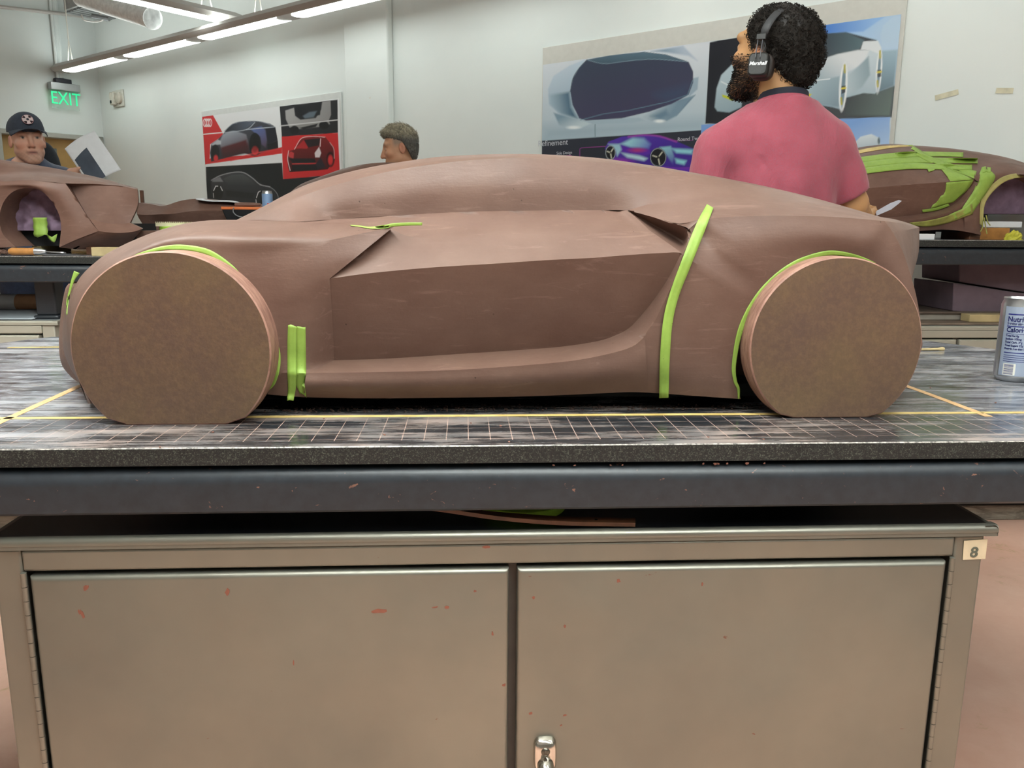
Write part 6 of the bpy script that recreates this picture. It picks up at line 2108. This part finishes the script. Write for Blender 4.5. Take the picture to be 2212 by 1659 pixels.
def leg_clothes(root, body_ops, cx, cy, hipz, w, yaw, matp, mats):
    p = SDF(); c, sn = cos(yaw), sin(yaw)
    P = lambda x, y, z: (cx + x * c - y * sn, cy + x * sn + y * c, z)
    for sg in (-1, 1):
        p.cone(P(sg * w, 0, hipz + .02), P(sg * w * 1.02, -.01, hipz * .54), .105, .078, .03)
        p.cone(P(sg * w * 1.02, -.01, hipz * .54), P(sg * w * 1.05, .01, .10), .076, .068, .02)
    p.ell(P(0, 0, hipz + .06), (.165, .118, .13), .05, rotm(yaw))
    post = lambda F, X, Y, Z: np.maximum(np.maximum(F, Z - (hipz + .11)), .065 - Z) + .004 * nz(X, Y, Z * .5, 60, 3)
    mesh_sdf('trousers', p, matp, root, .014, post=post)
    for sg in (-1, 1):
        h = SDF(); h.cone(P(sg * w * 1.05, .03, .05), P(sg * w * 1.22, -.17, .042), .052, .042, .02); h.cone(P(sg * w * 1.05, .02, .10), P(sg * w * 1.05, .02, .05), .05, .05, .02)
        mesh_sdf('shoe', h, mats, root, .012, post=lambda F, X, Y, Z: np.maximum(F, .002 - Z))


# ---------------- man in the pink t-shirt, seen from behind
HY = 2.36
PL = lambda px, py, dy=0: np.array(atY(px, py, HY + dy))
man = thing('person', 'man in pink t-shirt with black headphones, seen from behind, standing beyond the clay car', 'person', (PL(1690, 300)[0], HY, 0))
s = SDF()
neck = PL(1690, 212); chest = PL(1685, 330)
hx = PL(1672, 118, .0)
Rh = rotm(pi + radians(38), radians(10), radians(0))
T = None
# head first so that its carved sockets do not eat the body
hc = hx + np.array([-.004, .0, .004])
T = head(s, hc, Rh, 1.03)
s.cone(hc + np.array([.015, .0, -.07]), neck + np.array([-.006, 0, -.05]), .062, .066, .03)
torso = SDF()
def tor(s_, g=0):
    s_.ell(PL(1684, 348, .0), (.168 + g, .105 + g, .155 + g), .05)
    s_.ell(PL(1682, 316, .01), (.160 + g, .085 + g, .080 + g), .06)
    s_.cone(PL(1688, 250), PL(1572, 318), .050 + g, .060 + g, .05); s_.cone(PL(1696, 246), PL(1782, 314), .050 + g, .060 + g, .05)
    s_.ell(PL(1684, 450, 0), (.150 + g, .105 + g, .19 + g), .06)
    s_.ell(PL(1684, 560, 0), (.162 + g, .115 + g, .14 + g), .06)
tor(s, -.012)
shL, shR = PL(1552, 328), PL(1790, 322)
elL, elR = PL(1530, 425, .01), PL(1838, 440, .02)
wrL, wrR = PL(1540, 500, .20), PL(1868, 478, .22)
for a, b_, c_ in ((shL, elL, wrL), (shR, elR, wrR)):
    s.cone(a, b_, .051, .045, .03); s.cone(b_, c_, .045, .030, .02)
legs(s, PL(1684, 560)[0], HY, .88, .1, pi)
hand(s, wrR, (.35, .55, .12), (-.8, .1, .5), curl=.75, side=1)
hand(s, wrL, (-.1, .8, -.2), (.3, 0, -1), curl=.5, side=-1)
Ri = Rh.T
Tinv = lambda P: ((P - hc) @ Rh) / 1.03
bm_ = lambda x, y, z: np.clip((-.012 - z + .12 * np.clip(-y - .02, -.05, .06) * 0) / .02, 0, 1) * np.clip((.018 - y) / .02, 0, 1) * np.clip((z + .17) / .03, 0, 1) * np.clip(1 - np.exp(-((np.abs(x)) / .02) ** 2) * (z > -.05), 0, 1)
hl_ = lambda x, y, z: np.clip((z - .035 + np.clip(y, -.2, .2) * .75 + .03) / .01, 0, 1) * (y > -.075)
colf = lambda P: headcol(Tinv, 'b98a5c', '3a281f', '1d1714', '8a5546', hl_, bm_, '241a16', P)
mesh_sdf('body', s, M['skin'], man, .014, .0042, [(hc[i] - .13, hc[i] + .13) for i in range(3)], colorf=colf)
M['pink'] = cloth_mat('pink_cotton', '98414f', 'a54c5b', .5)
sh = SDF(); tor(sh, .007)
sh.cone(PL(1690, 206), PL(1690, 262), .078, .10, .03)
for a, b_ in ((shL, elL), (shR, elR)):
    a = np.array(a); b_ = np.array(b_)
    sh.cone(a, a + (b_ - a) * .95, .070, .066, .022)
ncut = PL(1690, 205); zc_l = PL(1530, 405)[2]; cuR = PL(1838, 390)
armdir = (elR - shR) / np.linalg.norm(elR - shR); armdirL = (elL - shL) / np.linalg.norm(elL - shL)
cutR = shR + armdir * .150; cutL = shL + armdirL * .155
xc = PL(1684, 300)[0]
hem = PL(1684, 640)[2]
ZC = PL(1690, 205, -.075)[2]
def shpost(F, X, Y, Z):
    F = F + .0065 * nz(X * 1.2, Y, Z * .35, 75, 11) * np.clip((chest[2] + .02 - Z) / .12, .25, 1) + .0015 * nz(X, Y, Z, 130, 5)
    F = F + .004 * np.exp(-((X + Z * .6 - (xc - .10 + chest[2] * .6)) / .012) ** 2) * (Z < chest[2] - .02) + .003 * np.exp(-((X - (xc - .16 - (Z - chest[2]) * .1)) / .02) ** 2) * (Z < chest[2] + .05)
    pr = (X - cutR[0]) * armdir[0] + (Y - cutR[1]) * armdir[1] + (Z - cutR[2]) * armdir[2]
    F = np.where(X > xc + .165, np.maximum(F, pr), F)
    pl_ = (X - cutL[0]) * armdirL[0] + (Y - cutL[1]) * armdirL[1] + (Z - cutL[2]) * armdirL[2]
    F = np.where(X < xc - .165, np.maximum(F, pl_), F)
    F = np.maximum(F, hem - Z)
    # neck opening, tilted a little forward
    F = np.maximum(F, (Z - ZC) + .22 * (Y - (HY - .07)))
    return F
mesh_sdf('tshirt', sh, M['pink'], man, .0075, post=shpost)
# neck band seam and dark strap under the collar
def neck_ring(z0, z1, r0, r1, mat, name, dz=-.22):
    mb = MB(); rows = []
    nx, ny = neck[0], HY
    for z, r in ((z0, r0 - .004), (z0, r0), (z1, r1), (z1, r1 - .004)):
        rows.append([V((nx - .004 + r * cos(a), ny - .004 + r * .98 * sin(a), z + dz * (r * sin(a) + .07))) for a in [2 * pi * k / 40 for k in range(40)]])
    mb.grid(rows, 0, True); mb.grid([rows[3], rows[0]], 0, True)
    return mb.build(name, mat, man, smooth=50)
neck_ring(ZC - .03, ZC + .022, .079, .0725, simple('navy_strap', '1b1e2c', .8, 0, .1), 'neck_strap')
leg_clothes(man, None, PL(1684, 560)[0], HY, .88, .1, pi, simple('dark_denim', '23283a', .9, 0, .2, 60), simple('shoe_black', '1c1c1e', .6))
neck_ring(ZC - .016, ZC + .003, .0835, .0795, M['pink'], 'collar')
# afro hair: lumpy mass plus short curls
M['hair_black'] = simple('black_curly_hair', '221d19', .75, 0, .5, 120, .8, 220, .25)
hh = SDF()
hcx = PL(1693, 93, .0)
hh.ell(hcx, (.098, .108, .094), .03)
hh.ell(PL(1712, 120, -.01), (.074, .085, .082), .03)
hh.ell(PL(1652, 76, .015), (.062, .09, .062), .03)
hh.ell(PL(1714, 150, -.02), (.058, .06, .06), .03)
def hpost(F, X, Y, Z):
    F = F + .0055 * nz(X, Y, Z, 160, 1) + .004 * nz(X, Y, Z, 330, 2) + .0022 * nz(X, Y, Z, 620, 4)
    # keep the face, the ear and the nape free
    lx = ((X - hc[0]) * Rh[0][0] + (Y - hc[1]) * Rh[1][0] + (Z - hc[2]) * Rh[2][0]) / 1.03
    ly = ((X - hc[0]) * Rh[0][1] + (Y - hc[1]) * Rh[1][1] + (Z - hc[2]) * Rh[2][1]) / 1.03
    lz = ((X - hc[0]) * Rh[0][2] + (Y - hc[1]) * Rh[1][2] + (Z - hc[2]) * Rh[2][2]) / 1.03
    face = -.050 - ly + np.clip(lz - .05, -.2, 0) * -.55       # front of the hairline
    F = np.maximum(F, face)
    nape = -.062 - lz - .25 * np.clip(ly - .04, -.2, .2)
    return np.maximum(F, nape)
hair = mesh_sdf('hair', hh, M['hair_black'], man, .0036, post=hpost)
hv = hair.data
rnd = random.Random(4)
cur = MB()
nv = len(hv.vertices)
for k in range(4600):
    v_ = hv.vertices[rnd.randrange(nv)]
    p, n_ = v_.co, v_.normal
    if n_.y > .5: continue
    t = n_.orthogonal().normalized(); a = rnd.uniform(0, 6.28)
    t = (t * cos(a) + n_.cross(t) * sin(a))
    r = rnd.uniform(.003, .006)
    pts = [p + n_ * (r * .9 * (1 - cos(q)) - .001) + t * r * sin(q) for q in (0, .9, 1.8, 2.7, 3.7)]
    cur.tube(pts, .0008, 3, 0, False)
cur.build('hair_curls', M['hair_black'], hair, smooth=60)
# beard: short curls on the jaw
bmesh_ = bpy.data.objects[[o.name for o in man.children if o.name.startswith('body')][0]].data
bd = MB(); cnt = 0
vs = [v for v in bmesh_.vertices]
for v_ in vs:
    L = Tinv(np.array([v_.co])).reshape(3)
    if abs(L[0]) < .09 and -.125 < L[2] < -.015 and -.12 < L[1] < .012 and not (abs(L[0]) < .03 and L[2] > -.04):
        lim = 1 if L[2] < -.05 else .55
        if rnd.random() < .75 * lim:
            n_ = v_.normal; t = n_.orthogonal().normalized(); a = rnd.uniform(0, 6.28)
            t = (t * cos(a) + n_.cross(t) * sin(a)); r = rnd.uniform(.002, .0045)
            bd.tube([v_.co + n_ * (r * 1.2 * (1 - cos(q)) - .0005) + t * r * sin(q) for q in (0, .9, 1.8, 2.7)], .0009, 3, 0, False)
bd.build('beard', simple('brown_beard', '1d1511', .9, 0, .4, 150), man, smooth=60)

# headphones
hpn = thing('headphones', 'black on-ear headphones with padded band worn by the man in pink', 'headphones', tuple(PL(1640, 100)))
cup = PL(1640, 142, -.095)
cupn = V(np.array(Rh) @ np.array([1, 0, 0]))       # the person's left ear faces the camera
cupn = V((-.50, -.86, .06)).normalized()
cu_ = V((.06, .03, 1)).normalized(); cu_ = (cu_ - cupn * cu_.dot(cupn)).normalized(); cs_ = cupn.cross(cu_)
if cs_.x < 0: cs_ = -cs_
def rbox(c, hw, hh_, d0, d1, mat, name, p=5, parent=hpn, n=40, rnd_=.006):
    mb = MB(); rows = []
    for d, k in ((d0, .94), (d0 + rnd_ * .5, 1), (d1 - rnd_, 1), (d1 - rnd_ * .3, .95), (d1, .84)):
        rows.append([V(c) + cupn * d + cs_ * (hw * k * math.copysign(abs(cos(a)) ** (2 / p), cos(a))) + cu_ * (hh_ * k * math.copysign(abs(sin(a)) ** (2 / p), sin(a))) for a in [2 * pi * q / n for q in range(n)]])
    mb.grid(rows, 0, True); mb.add(rows[0], [tuple(range(n))]); mb.add(rows[-1], [tuple(range(n))])
    return mb.build(name, mat, parent, smooth=45)
M['vinyl'] = simple('black_vinyl', '1f1e1d', .42, 0, .12, 300, .25, 500)
cpo = rbox(cup, .0265, .0305, -.004, .022, M['vinyl'], 'ear_cup')
rbox(cup - np.array(cupn) * .012 + np.array(cs_) * .004, .031, .034, -.022, .008, simple('ear_pad_leather', '2a211d', .5), 'ear_pad', 3)
lw_ = text_mesh('lettering', 'Marshall', simple('logo_white', 'e6e6e6', .4), V(cup) + cupn * .0226 + cu_ * .001, cs_, cu_, .0135, hpn, .0003, .28, .0003)
lw_.parent = cpo; lw_.matrix_parent_inverse = Matrix.Translation(-hpn.location) if False else Matrix.Identity(4)
# yoke wires and slider block
blk = V(PL(1645, 80, -.092))
for px in (1632.5, 1642.5):
    a = V(PL(px, 118, -.115)); b_ = V(PL(px + 5, 86, -.100))
    MB().tube(catmull([a - V((0, 0, .012)), a, b_], 4), .0016, 8).build('yoke_wire', simple('yoke_steel_%d' % int(px), '55565a', .35, .8), hpn, smooth=60)
MB().tube(catmull([V(PL(1652, 92, -.10)), V(PL(1653, 102, -.105)), V(PL(1648, 112, -.11)), V(PL(1640, 118, -.11))], 6), .0013, 6).build('cable', M['black'], hpn, smooth=60)
MB().obox(blk, cs_ * .0125, cupn * .006, cu_ * .0075).build('slider_block', M['vinyl'], hpn, bevel=.0015)
# head band over the hair: from the slider over the crown to the far side
bp = [V(PL(1649, 76, -.092)), V(PL(1655, 60, -.100)), V(PL(1666, 42, -.096)), V(PL(1680, 27, -.078)), V(PL(1695, 17.5, -.045)), V(PL(1706, 16.5, -.005)), V(PL(1712, 20, .04)), V(PL(1716, 34, .08)), V(PL(1718, 60, .105)), V(PL(1718, 95, .11))]
bp = catmull(bp, 6)
bd_ = MB(); rows = []
hcv = V(hcx)
for i, p in enumerate(bp):
    t = (bp[min(i + 1, len(bp) - 1)] - bp[max(i - 1, 0)]).normalized()
    o_ = (p - hcv); o_ = (o_ - t * o_.dot(t)).normalized()
    w_ = t.cross(o_).normalized()
    hw = .0115 if i > 2 else .010
    th = .0045
    rows.append([p + w_ * (hw * cos(a)) + o_ * (th * sin(a)) for a in [2 * pi * k / 12 for k in range(12)]])
bd_.grid(rows, 0, True); bd_.add(rows[0], [tuple(range(12))]); bd_.add(rows[-1], [tuple(range(12))])
bd_.build('head_band', simple('band_leather', '38383a', .55, 0, .15, 400, .3, 600), hpn, smooth=60)
c2 = V(PL(1716, 135, .105))
MB().lathe(c2, [(0, -.012), (.026, -.012), (.03, -.006), (.03, .012), (0, .014)], 24, axis=(.5, .85, 0)).build('ear_cup', M['vinyl'], hpn, smooth=45)

# pale blade held by the right hand
k0, k1 = V(PL(1893, 461, .26)), V(PL(1948, 434, .26))
kd = (k1 - k0).normalized(); kn = V((0, 1, 0)); ku = kn.cross(kd)
if ku.z < 0: ku = -ku
L_ = (k1 - k0).length
g = thing('clay_knife', 'pale steel clay scraping blade held out by the man in pink', 'blade', k0)
pts = [k0 - kd * .01 - ku * .007, k0 + kd * L_ * .55 - ku * .010, k0 + kd * L_ * .85 - ku * .004, k0 + kd * L_ + ku * .0, k0 + kd * L_ * .92 + ku * .007, k0 + kd * L_ * .6 + ku * .010, k0 - kd * .01 + ku * .006]
MB().prism(pts, (0, .0016, 0)).build('blade', simple('blade_steel', 'c9ccd8', .3, .2, .05), g)
MB().tube([k0 - kd * .09, k0 - kd * .005], .009, 12).build('handle', M['wood_dark'], g, smooth=50)

# ---------------- man in the cap at the far left
CYm = 4.78
CP = lambda px, py, dy=0: np.array(atY(px, py, CYm + dy))
hc2_ = CP(58, 306)
capman = thing('person', 'man in dark cap and navy t-shirt looking this way, far left by the door', 'person', (hc2_[0], CYm, 0))
yawc = radians(35)                    # faces the camera, turned slightly to its right
Rc = rotm(yawc, radians(2), radians(-3))
s = SDF(); kk = 1.06
hcc = CP(59.5, 305)
head(s, hcc, Rc, kk)
nb_ = CP(61, 352); 
s.cone(hcc + np.array([.0, .02, -.08]), nb_ + np.array([0, .03, -.06]), .056, .062, .03)
bx = CP(58, 420)[0]; 
z_sh = CP(58, 369)[2]
def ctor(s_, g=0):
    s_.ell((bx, CYm + .04, z_sh - .16), (.185 + g, .115 + g, .20 + g), .05, rotm(yawc))
    for sg in (-1, 1):
        d = np.array([cos(yawc), sin(yawc), 0]) * sg
        s_.cone((bx, CYm + .04, z_sh + .01), np.array([bx, CYm + .04, z_sh - .045]) + d * .155, .06 + g, .062 + g, .05)
    s_.ell((bx, CYm + .04, z_sh - .42), (.165 + g, .115 + g, .22 + g), .06, rotm(yawc))
ctor(s)
dx = np.array([cos(yawc), sin(yawc), 0])
sh1 = np.array([bx, CYm + .04, z_sh - .05]) + dx * .175; sh0 = np.array([bx, CYm + .04, z_sh - .05]) - dx * .175
wr1 = CP(157, 376, -.10); el1 = sh1 * .42 + wr1 * .58 + np.array([.02, .02, -.16])
s.cone(sh1, el1, .055, .043, .03); s.cone(el1, wr1, .043, .028, .02)
el0 = sh0 + np.array([-.06, -.02, -.29]); wr0 = el0 + np.array([.08, -.18, -.14])
s.cone(sh0, el0, .055, .043, .03); s.cone(el0, wr0, .043, .028, .02)
hand(s, wr0, (.2, -.6, -.6), (.8, 0, .2), curl=.4, side=1)
# right hand on the sheet: fingers behind, thumb in front
pv = lambda px, py, dy: np.array(atY(px, py, CYm - .16 + dy))
pdir = (pv(178, 358, 0) - wr1); 
for i, (fx, fy) in enumerate(((186, 361), (188, 367), (187, 373), (184, 379))):
    a = pv(164, 368 + i * 3, .015); b_ = pv(175, 364 + i * 4, .026); c_ = pv(fx, fy, .026)
    s.cone(wr1, a, .024, .014, .015); s.cone(a, b_, .0105, .0088, .006); s.cone(b_, c_, .0088, .007, .004)
t0, t1, t2 = pv(163, 370, -.002), pv(171, 363.5, -.016), pv(178, 357.5, -.013)
s.cone(wr1, t0, .024, .016, .015); s.cone(t0, t1, .014, .0115, .008); s.cone(t1, t2, .0112, .0085, .004)
legs(s, bx, CYm + .04, .90, .1, yawc)
Tic = lambda P: ((P - hcc) @ Rc) / kk
bmc = lambda x, y, z: np.clip((-.048 - z) / .02, 0, 1) * np.clip((.0 - y) / .03, 0, 1) * np.clip((z + .15) / .03, 0, 1) * .55
hlc = lambda x, y, z: np.clip((y - .0) / .02, 0, 1) * np.clip((z + .04) / .02, 0, 1) * (np.abs(x) < .075)
mesh_sdf('body', s, M['skin'], capman, .016, .0042, [(hcc[i] - .13, hcc[i] + .13) for i in range(2)] + [(hcc[2] - .15, hcc[2] + .13)],
         colorf=lambda P: headcol(Tic, 'd6a78f', '6b4a40', '3a2c24', '9c5a4e', hlc, bmc, '6a4a3c', P))
sc_ = SDF(); ctor(sc_, .014); sc_.cone(nb_ + np.array([0, .03, -.02]), nb_ + np.array([0, .03, -.08]), .074, .13, .03)
for a, b_ in ((sh0, el0), (sh1, el1)):
    sc_.cone(a, a + (b_ - a) * .75, .072, .066, .04)
mesh_sdf('tshirt', sc_, cloth_mat('navy_cotton', '3d4659', '4b556b'), capman, .011, post=lambda F, X, Y, Z: np.maximum(np.maximum(F + .003 * nz(X, Y, Z * .5, 70, 8), .86 - Z), Z - (z_sh + .085) - .5 * (Y - CYm - .04)))
leg_clothes(capman, None, bx, CYm + .04, .90, .1, yawc, simple('navy_denim', '2a3348', .9, 0, .2, 60), bpy.data.materials['shoe_black'])
# backpack strap and dark pack edge behind the shoulder
pk_ = SDF(); pk_.ell(CP(92, 368, .20), (.10, .09, .17), .02); 
mesh_sdf('backpack', pk_, simple('pack_black', '1d232b', .8), capman, .014)
# cap
cp = SDF()
Tc = lambda p: hcc + Rc @ (np.array(p) * kk)
cp.ell(Tc((0, .008, .050)), np.array((.087, .104, .092)) * kk, .01, Rc)
cp.ell(Tc((0, -.045, .078)), np.array((.070, .056, .062)) * kk, .02, Rc)
def cappost(F, X, Y, Z):
    lx, ly, lz = [((X - hcc[0]) * Rc[0][i] + (Y - hcc[1]) * Rc[1][i] + (Z - hcc[2]) * Rc[2][i]) / kk for i in range(3)]
    return np.maximum(F, (.043 - lz) + .10 * ly)
M['cap'] = simple('navy_cap_cloth', '3a424f', .85, 0, .1, 80, .2, 300)
capo = mesh_sdf('cap', cp, M['cap'], capman, .006, post=cappost)
vb = MB(); rows = []
for i in range(7):
    v_ = i / 6
    row = []
    for j in range(21):
        a = radians(-78 + 156 * j / 20)
        r0 = .084 + .0 * v_
        x = (.085) * sin(a) * (1 - .04 * v_)
        y = -.02 - (.072 + .074 * v_) * max(cos(a), 0) ** .6
        z = .047 - .004 * v_ * max(cos(a), 0) - (.008 + .024 * v_) * (sin(a) ** 2)
        row.append(V(Tc((x, y, z))))
    rows.append(row)
vb.grid(rows)
o = vb.build('visor', M['cap'], capo, smooth=60); sm = o.modifiers.new('thick', 'SOLIDIFY'); sm.thickness = .004; o.parent = capo; o.matrix_parent_inverse = Matrix.Identity(4)
# round badge: dark disc, pale cross shape, rim, centre
cx_ = V(Tc((.0, -.106, .094))); cdn = V(Rc @ np.array([0, -.93, .37])).normalized(); ctx = V(Rc @ np.array([1, 0, 0])); cty = cdn.cross(ctx) * -1
if cty.z < 0: cty = -cty
bg_ = MB().lathe(cx_ - cdn * .004, [(0, .006), (.0275, .005), (.0275, 0), (0, 0)], 32, axis=cdn).build('badge', simple('badge_dark', '2c1a20', .6), capo, smooth=40)
bg_.parent = capo; bg_.matrix_parent_inverse = Matrix.Identity(4)
def bpart(mb, nm, mat):
    o = mb.build(nm, mat); o.parent = capo; o.matrix_parent_inverse = Matrix.Identity(4); return o
rg = MB(); rg.tube([cx_ + cdn * .0022 + (ctx * cos(a) + cty * sin(a)) * .0265 for a in [2 * pi * k / 32 for k in range(33)]], .0016, 6)
bpart(rg, 'badge_rim', simple('badge_pink', 'a97f86', .6))
cr_ = MB()
for k in range(4):
    a = pi / 4 * 2 * k + .12
    u_, v_ = ctx * cos(a) + cty * sin(a), -ctx * sin(a) + cty * cos(a)
    P = [cx_ + cdn * .0026 + u_ * r + v_ * w_ for r, w_ in ((0, -.008), (.014, -.0075), (.025, -.011), (.025, .011), (.014, .0075), (0, .008))]
    cr_.prism(P, cdn * .0012)
bpart(cr_, 'badge_cross', simple('badge_pale', 'd6c3c4', .6))
ct_ = MB().lathe(cx_ + cdn * .0036, [(0, .001), (.0065, .001), (.0065, 0)], 20, axis=cdn)
bpart(ct_, 'badge_centre', simple('badge_navy', '31343f', .6))

# sheet he holds
g = thing('paper_sheet', 'white curved print with dark picture held up by the man in the cap', 'paper', tuple(pv(200, 335, 0)))
cA, cB, cC, cD = (139.5, 321.6), (203.9, 282.5), (261.4, 366.4), (197, 406)
NU, NV = 22, 24
def sheet_pt(u, v_, off=0):
    x = (cA[0] * (1 - u) + cB[0] * u) * (1 - v_) + (cD[0] * (1 - u) + cC[0] * u) * v_
    y = (cA[1] * (1 - u) + cB[1] * u) * (1 - v_) + (cD[1] * (1 - u) + cC[1] * u) * v_
    b = sin(pi * u)
    x += -.12 * b * 50 * .8 * .6; y += -.12 * b * 50 * .55
    return atY(x, y, CYm - .16 - .02 + .035 * (u - .3) ** 2 + off)
mb = MB(); mb.grid([[sheet_pt(i / NU, j / NV) for i in range(NU + 1)] for j in range(NV + 1)])
o = mb.build('sheet', M['paper'], g, smooth=60); sm = o.modifiers.new('thick', 'SOLIDIFY'); sm.thickness = .0008; sm.offset = 1
def inv(px, py):
    best = None
    for i in range(101):
        for j in range(101):
            q = proj(sheet_pt(i / 100, j / 100)); d = (q[0] - px) ** 2 + (q[1] - py) ** 2
            if best is None or d < best[0]: best = (d, i / 100, j / 100)
    return best[1], best[2]
p1, p2, p3 = inv(187.3, 319), inv(161, 345.5), inv(222, 371)
mb = MB(); rows = []
for j in range(12):
    row = []
    for i in range(8):
        a, b_ = i / 7, j / 11 * 1.3
        u = p2[0] + (p1[0] - p2[0]) * a + (p3[0] - p1[0]) * b_; v_ = p2[1] + (p1[1] - p2[1]) * a + (p3[1] - p1[1]) * b_
        row.append(sheet_pt(min(max(u, .01), 1), min(v_, .995), -.0022))
    rows.append(row)
mb.grid(rows)
t = NT('dark_print'); t.base(t.ramp(t.noise(9, 3), [(.3, rgba('39424f')), (.6, rgba('4b5563')), (.75, rgba('48708f'))])); t.set(Roughness=.4)
mb.build('picture', t.m, g, smooth=60)

# ---------------- grey-haired man in profile
GY = 5.2
GP = lambda px, py, dy=0: np.array(atY(px, py, GY + dy))
hg = GP(864.5, 322)
gman = thing('person', 'grey-haired man in profile looking down, beyond the near roof', 'person', (hg[0], GY, 0))
yawg = radians(-86)
Rg = rotm(yawg, radians(-9), 0)
s = SDF(); kg = 1.04
hgc = GP(864.5, 322)
head(s, hgc, Rg, kg)
s.cone(hgc + np.array([.03, .02, -.06]), hgc + np.array([.05, .03, -.24]), .064, .07, .03)
gx, gz = hgc[0] + .05, hgc[2] - .25
def gtor(s_, q=0):
    s_.ell((gx, GY + .03, gz - .16), (.185 + q, .115 + q, .20 + q), .05, rotm(yawg))
    s_.ell((gx, GY + .03, gz - .42), (.165 + q, .115 + q, .22 + q), .06, rotm(yawg))
    for sg in (-1, 1):
        d = np.array([cos(yawg), sin(yawg), 0]) * sg
        s_.cone((gx, GY + .03, gz + .01), np.array([gx, GY + .03, gz - .045]) + d * .155, .06 + q, .062 + q, .05)
gtor(s)
dg_ = np.array([cos(yawg), sin(yawg), 0]); fw = np.array([sin(yawg), -cos(yawg), 0])
for sg in (-1, 1):
    a = np.array([gx, GY + .03, gz - .05]) + dg_ * sg * .175; b_ = a + np.array([0, 0, -.29]) + dg_ * sg * .03; c_ = b_ + fw * .2 + np.array([0, 0, -.08])
    s.cone(a, b_, .055, .043, .03); s.cone(b_, c_, .043, .028, .02); hand(s, c_, fw * .9 + np.array([0, 0, -.3]), (0, 0, -1), curl=.4, side=sg)
legs(s, gx, GY + .03, .90, .1, yawg)
Tig = lambda P: ((P - hgc) @ Rg) / kg
bmg = lambda x, y, z: np.clip((-.05 - z) / .02, 0, 1) * np.clip((.0 - y) / .03, 0, 1) * np.clip((z + .15) / .03, 0, 1) * .35
hlg = lambda x, y, z: np.clip((y + .045) / .02, 0, 1) * np.clip((z - .0 + np.clip(y - .03, 0, .2) * 1.2) / .03, 0, 1) * .75 * (np.abs(x) < .076)
mesh_sdf('body', s, M['skin'], gman, .016, .0042, [(hgc[i] - .13, hgc[i] + .13) for i in range(3)],
         colorf=lambda P: headcol(Tig, 'cf9a78', '7a6656', '85776a', '9c5a4e', hlg, bmg, '5a4a40', P))
sg_ = SDF(); gtor(sg_, .015)
mesh_sdf('sweater', sg_, cloth_mat('grey_cotton', '4a4d52', '565a60'), gman, .013, post=lambda F, X, Y, Z: np.maximum(np.maximum(F, .86 - Z), Z - (gz + .03)))
leg_clothes(gman, None, gx, GY + .03, .90, .1, yawg, bpy.data.materials['dark_denim'], bpy.data.materials['shoe_black'])
hr = SDF()
Tg = lambda p: hgc + Rg @ (np.array(p) * kg)
hr.ell(Tg((0, .018, .052)), np.array((.0785, .096, .080)) * kg, .02, Rg)
hr.ell(Tg((0, -.04, .098)), np.array((.060, .060, .030)) * kg, .03, Rg)
hr.ell(Tg((0, .0, .105)), np.array((.055, .06, .035)) * kg, .03, Rg)
hr.ell(Tg((0, .045, .0)), np.array((.0745, .062, .085)) * kg, .03, Rg)
def gpost(F, X, Y, Z):
    lx, ly, lz = [((X - hgc[0]) * Rg[0][i] + (Y - hgc[1]) * Rg[1][i] + (Z - hgc[2]) * Rg[2][i]) / kg for i in range(3)]
    F = F + (.004 + .004 * (lz > .07)) * nz(lx * 2, ly, lz, 140, 1) + .004 * nz(lx, ly, lz, 300, 2)
    side = np.interp(ly, [-.2, -.06, -.03, 0, .02, .045, .06, .2], [.075, .07, .052, .045, .034, -.02, -.07, -.075]).astype(np.float32) - lz
    F = np.maximum(F, side)
    return np.maximum(F, -.095 - ly)
t = NT('grey_hair'); ff = t.noise(130, 4, .7, scale=(1, 1, .4)); 
gz_ = t.n('ShaderNodeNewGeometry'); sz_ = t.n('ShaderNodeSeparateXYZ'); t.l(gz_.outputs['Position'], sz_.inputs[0])
up_ = t.math('MULTIPLY', t.math('SUBTRACT', sz_.outputs[2], float(hgc[2] + .045)), 18, clamp=True)
t.base(t.mix(up_, t.ramp(ff, [(.35, rgba('3d3a36')), (.6, rgba('5e5a52')), (.75, rgba('7a7467'))]), t.ramp(ff, [(.35, rgba('6d685b')), (.55, rgba('a0977f')), (.7, rgba('c6bda3'))]))); t.set(Roughness=.6); t.bump(ff, .6, .003)
grh = mesh_sdf('hair', hr, t.m, gman, .0046, post=gpost)

gv = grh.data; rnd = random.Random(12); st_ = MB()
for k in range(2200):
    v_ = gv.vertices[rnd.randrange(len(gv.vertices))]
    p, n_ = v_.co, v_.normal
    topness = max(0, min(1, (p.z - hgc[2] - .04) / .05))
    f_ = V(fw) * (.9 * topness) + V((0, 0, .4 * topness - .7 * (1 - topness))) + V((rnd.uniform(-.5, .5), rnd.uniform(-.5, .5), rnd.uniform(-.4, .4)))
    f_ = (f_ - n_ * f_.dot(n_)).normalized()
    L_ = .006 + .016 * topness * rnd.random()
    st_.tube([p - n_ * .001, p + n_ * L_ * .35 + f_ * L_ * .5, p + n_ * L_ * .45 + f_ * L_], [.0011, .0009, .0004], 3, 0, False)
st_.build('hair_strands', grh.data.materials[0], grh, smooth=60)
W = bpy.data.worlds.new('world'); SC.world = W; W.use_nodes = True
W.node_tree.nodes['Background'].inputs[0].default_value = (.7, .75, .8, 1)
W.node_tree.nodes['Background'].inputs[1].default_value = .15
SC.view_settings.view_transform = 'Standard'; SC.view_settings.look = 'None'; SC.view_settings.gamma = 1
SC.view_settings.use_curve_mapping = False
SC.view_settings.exposure = 0
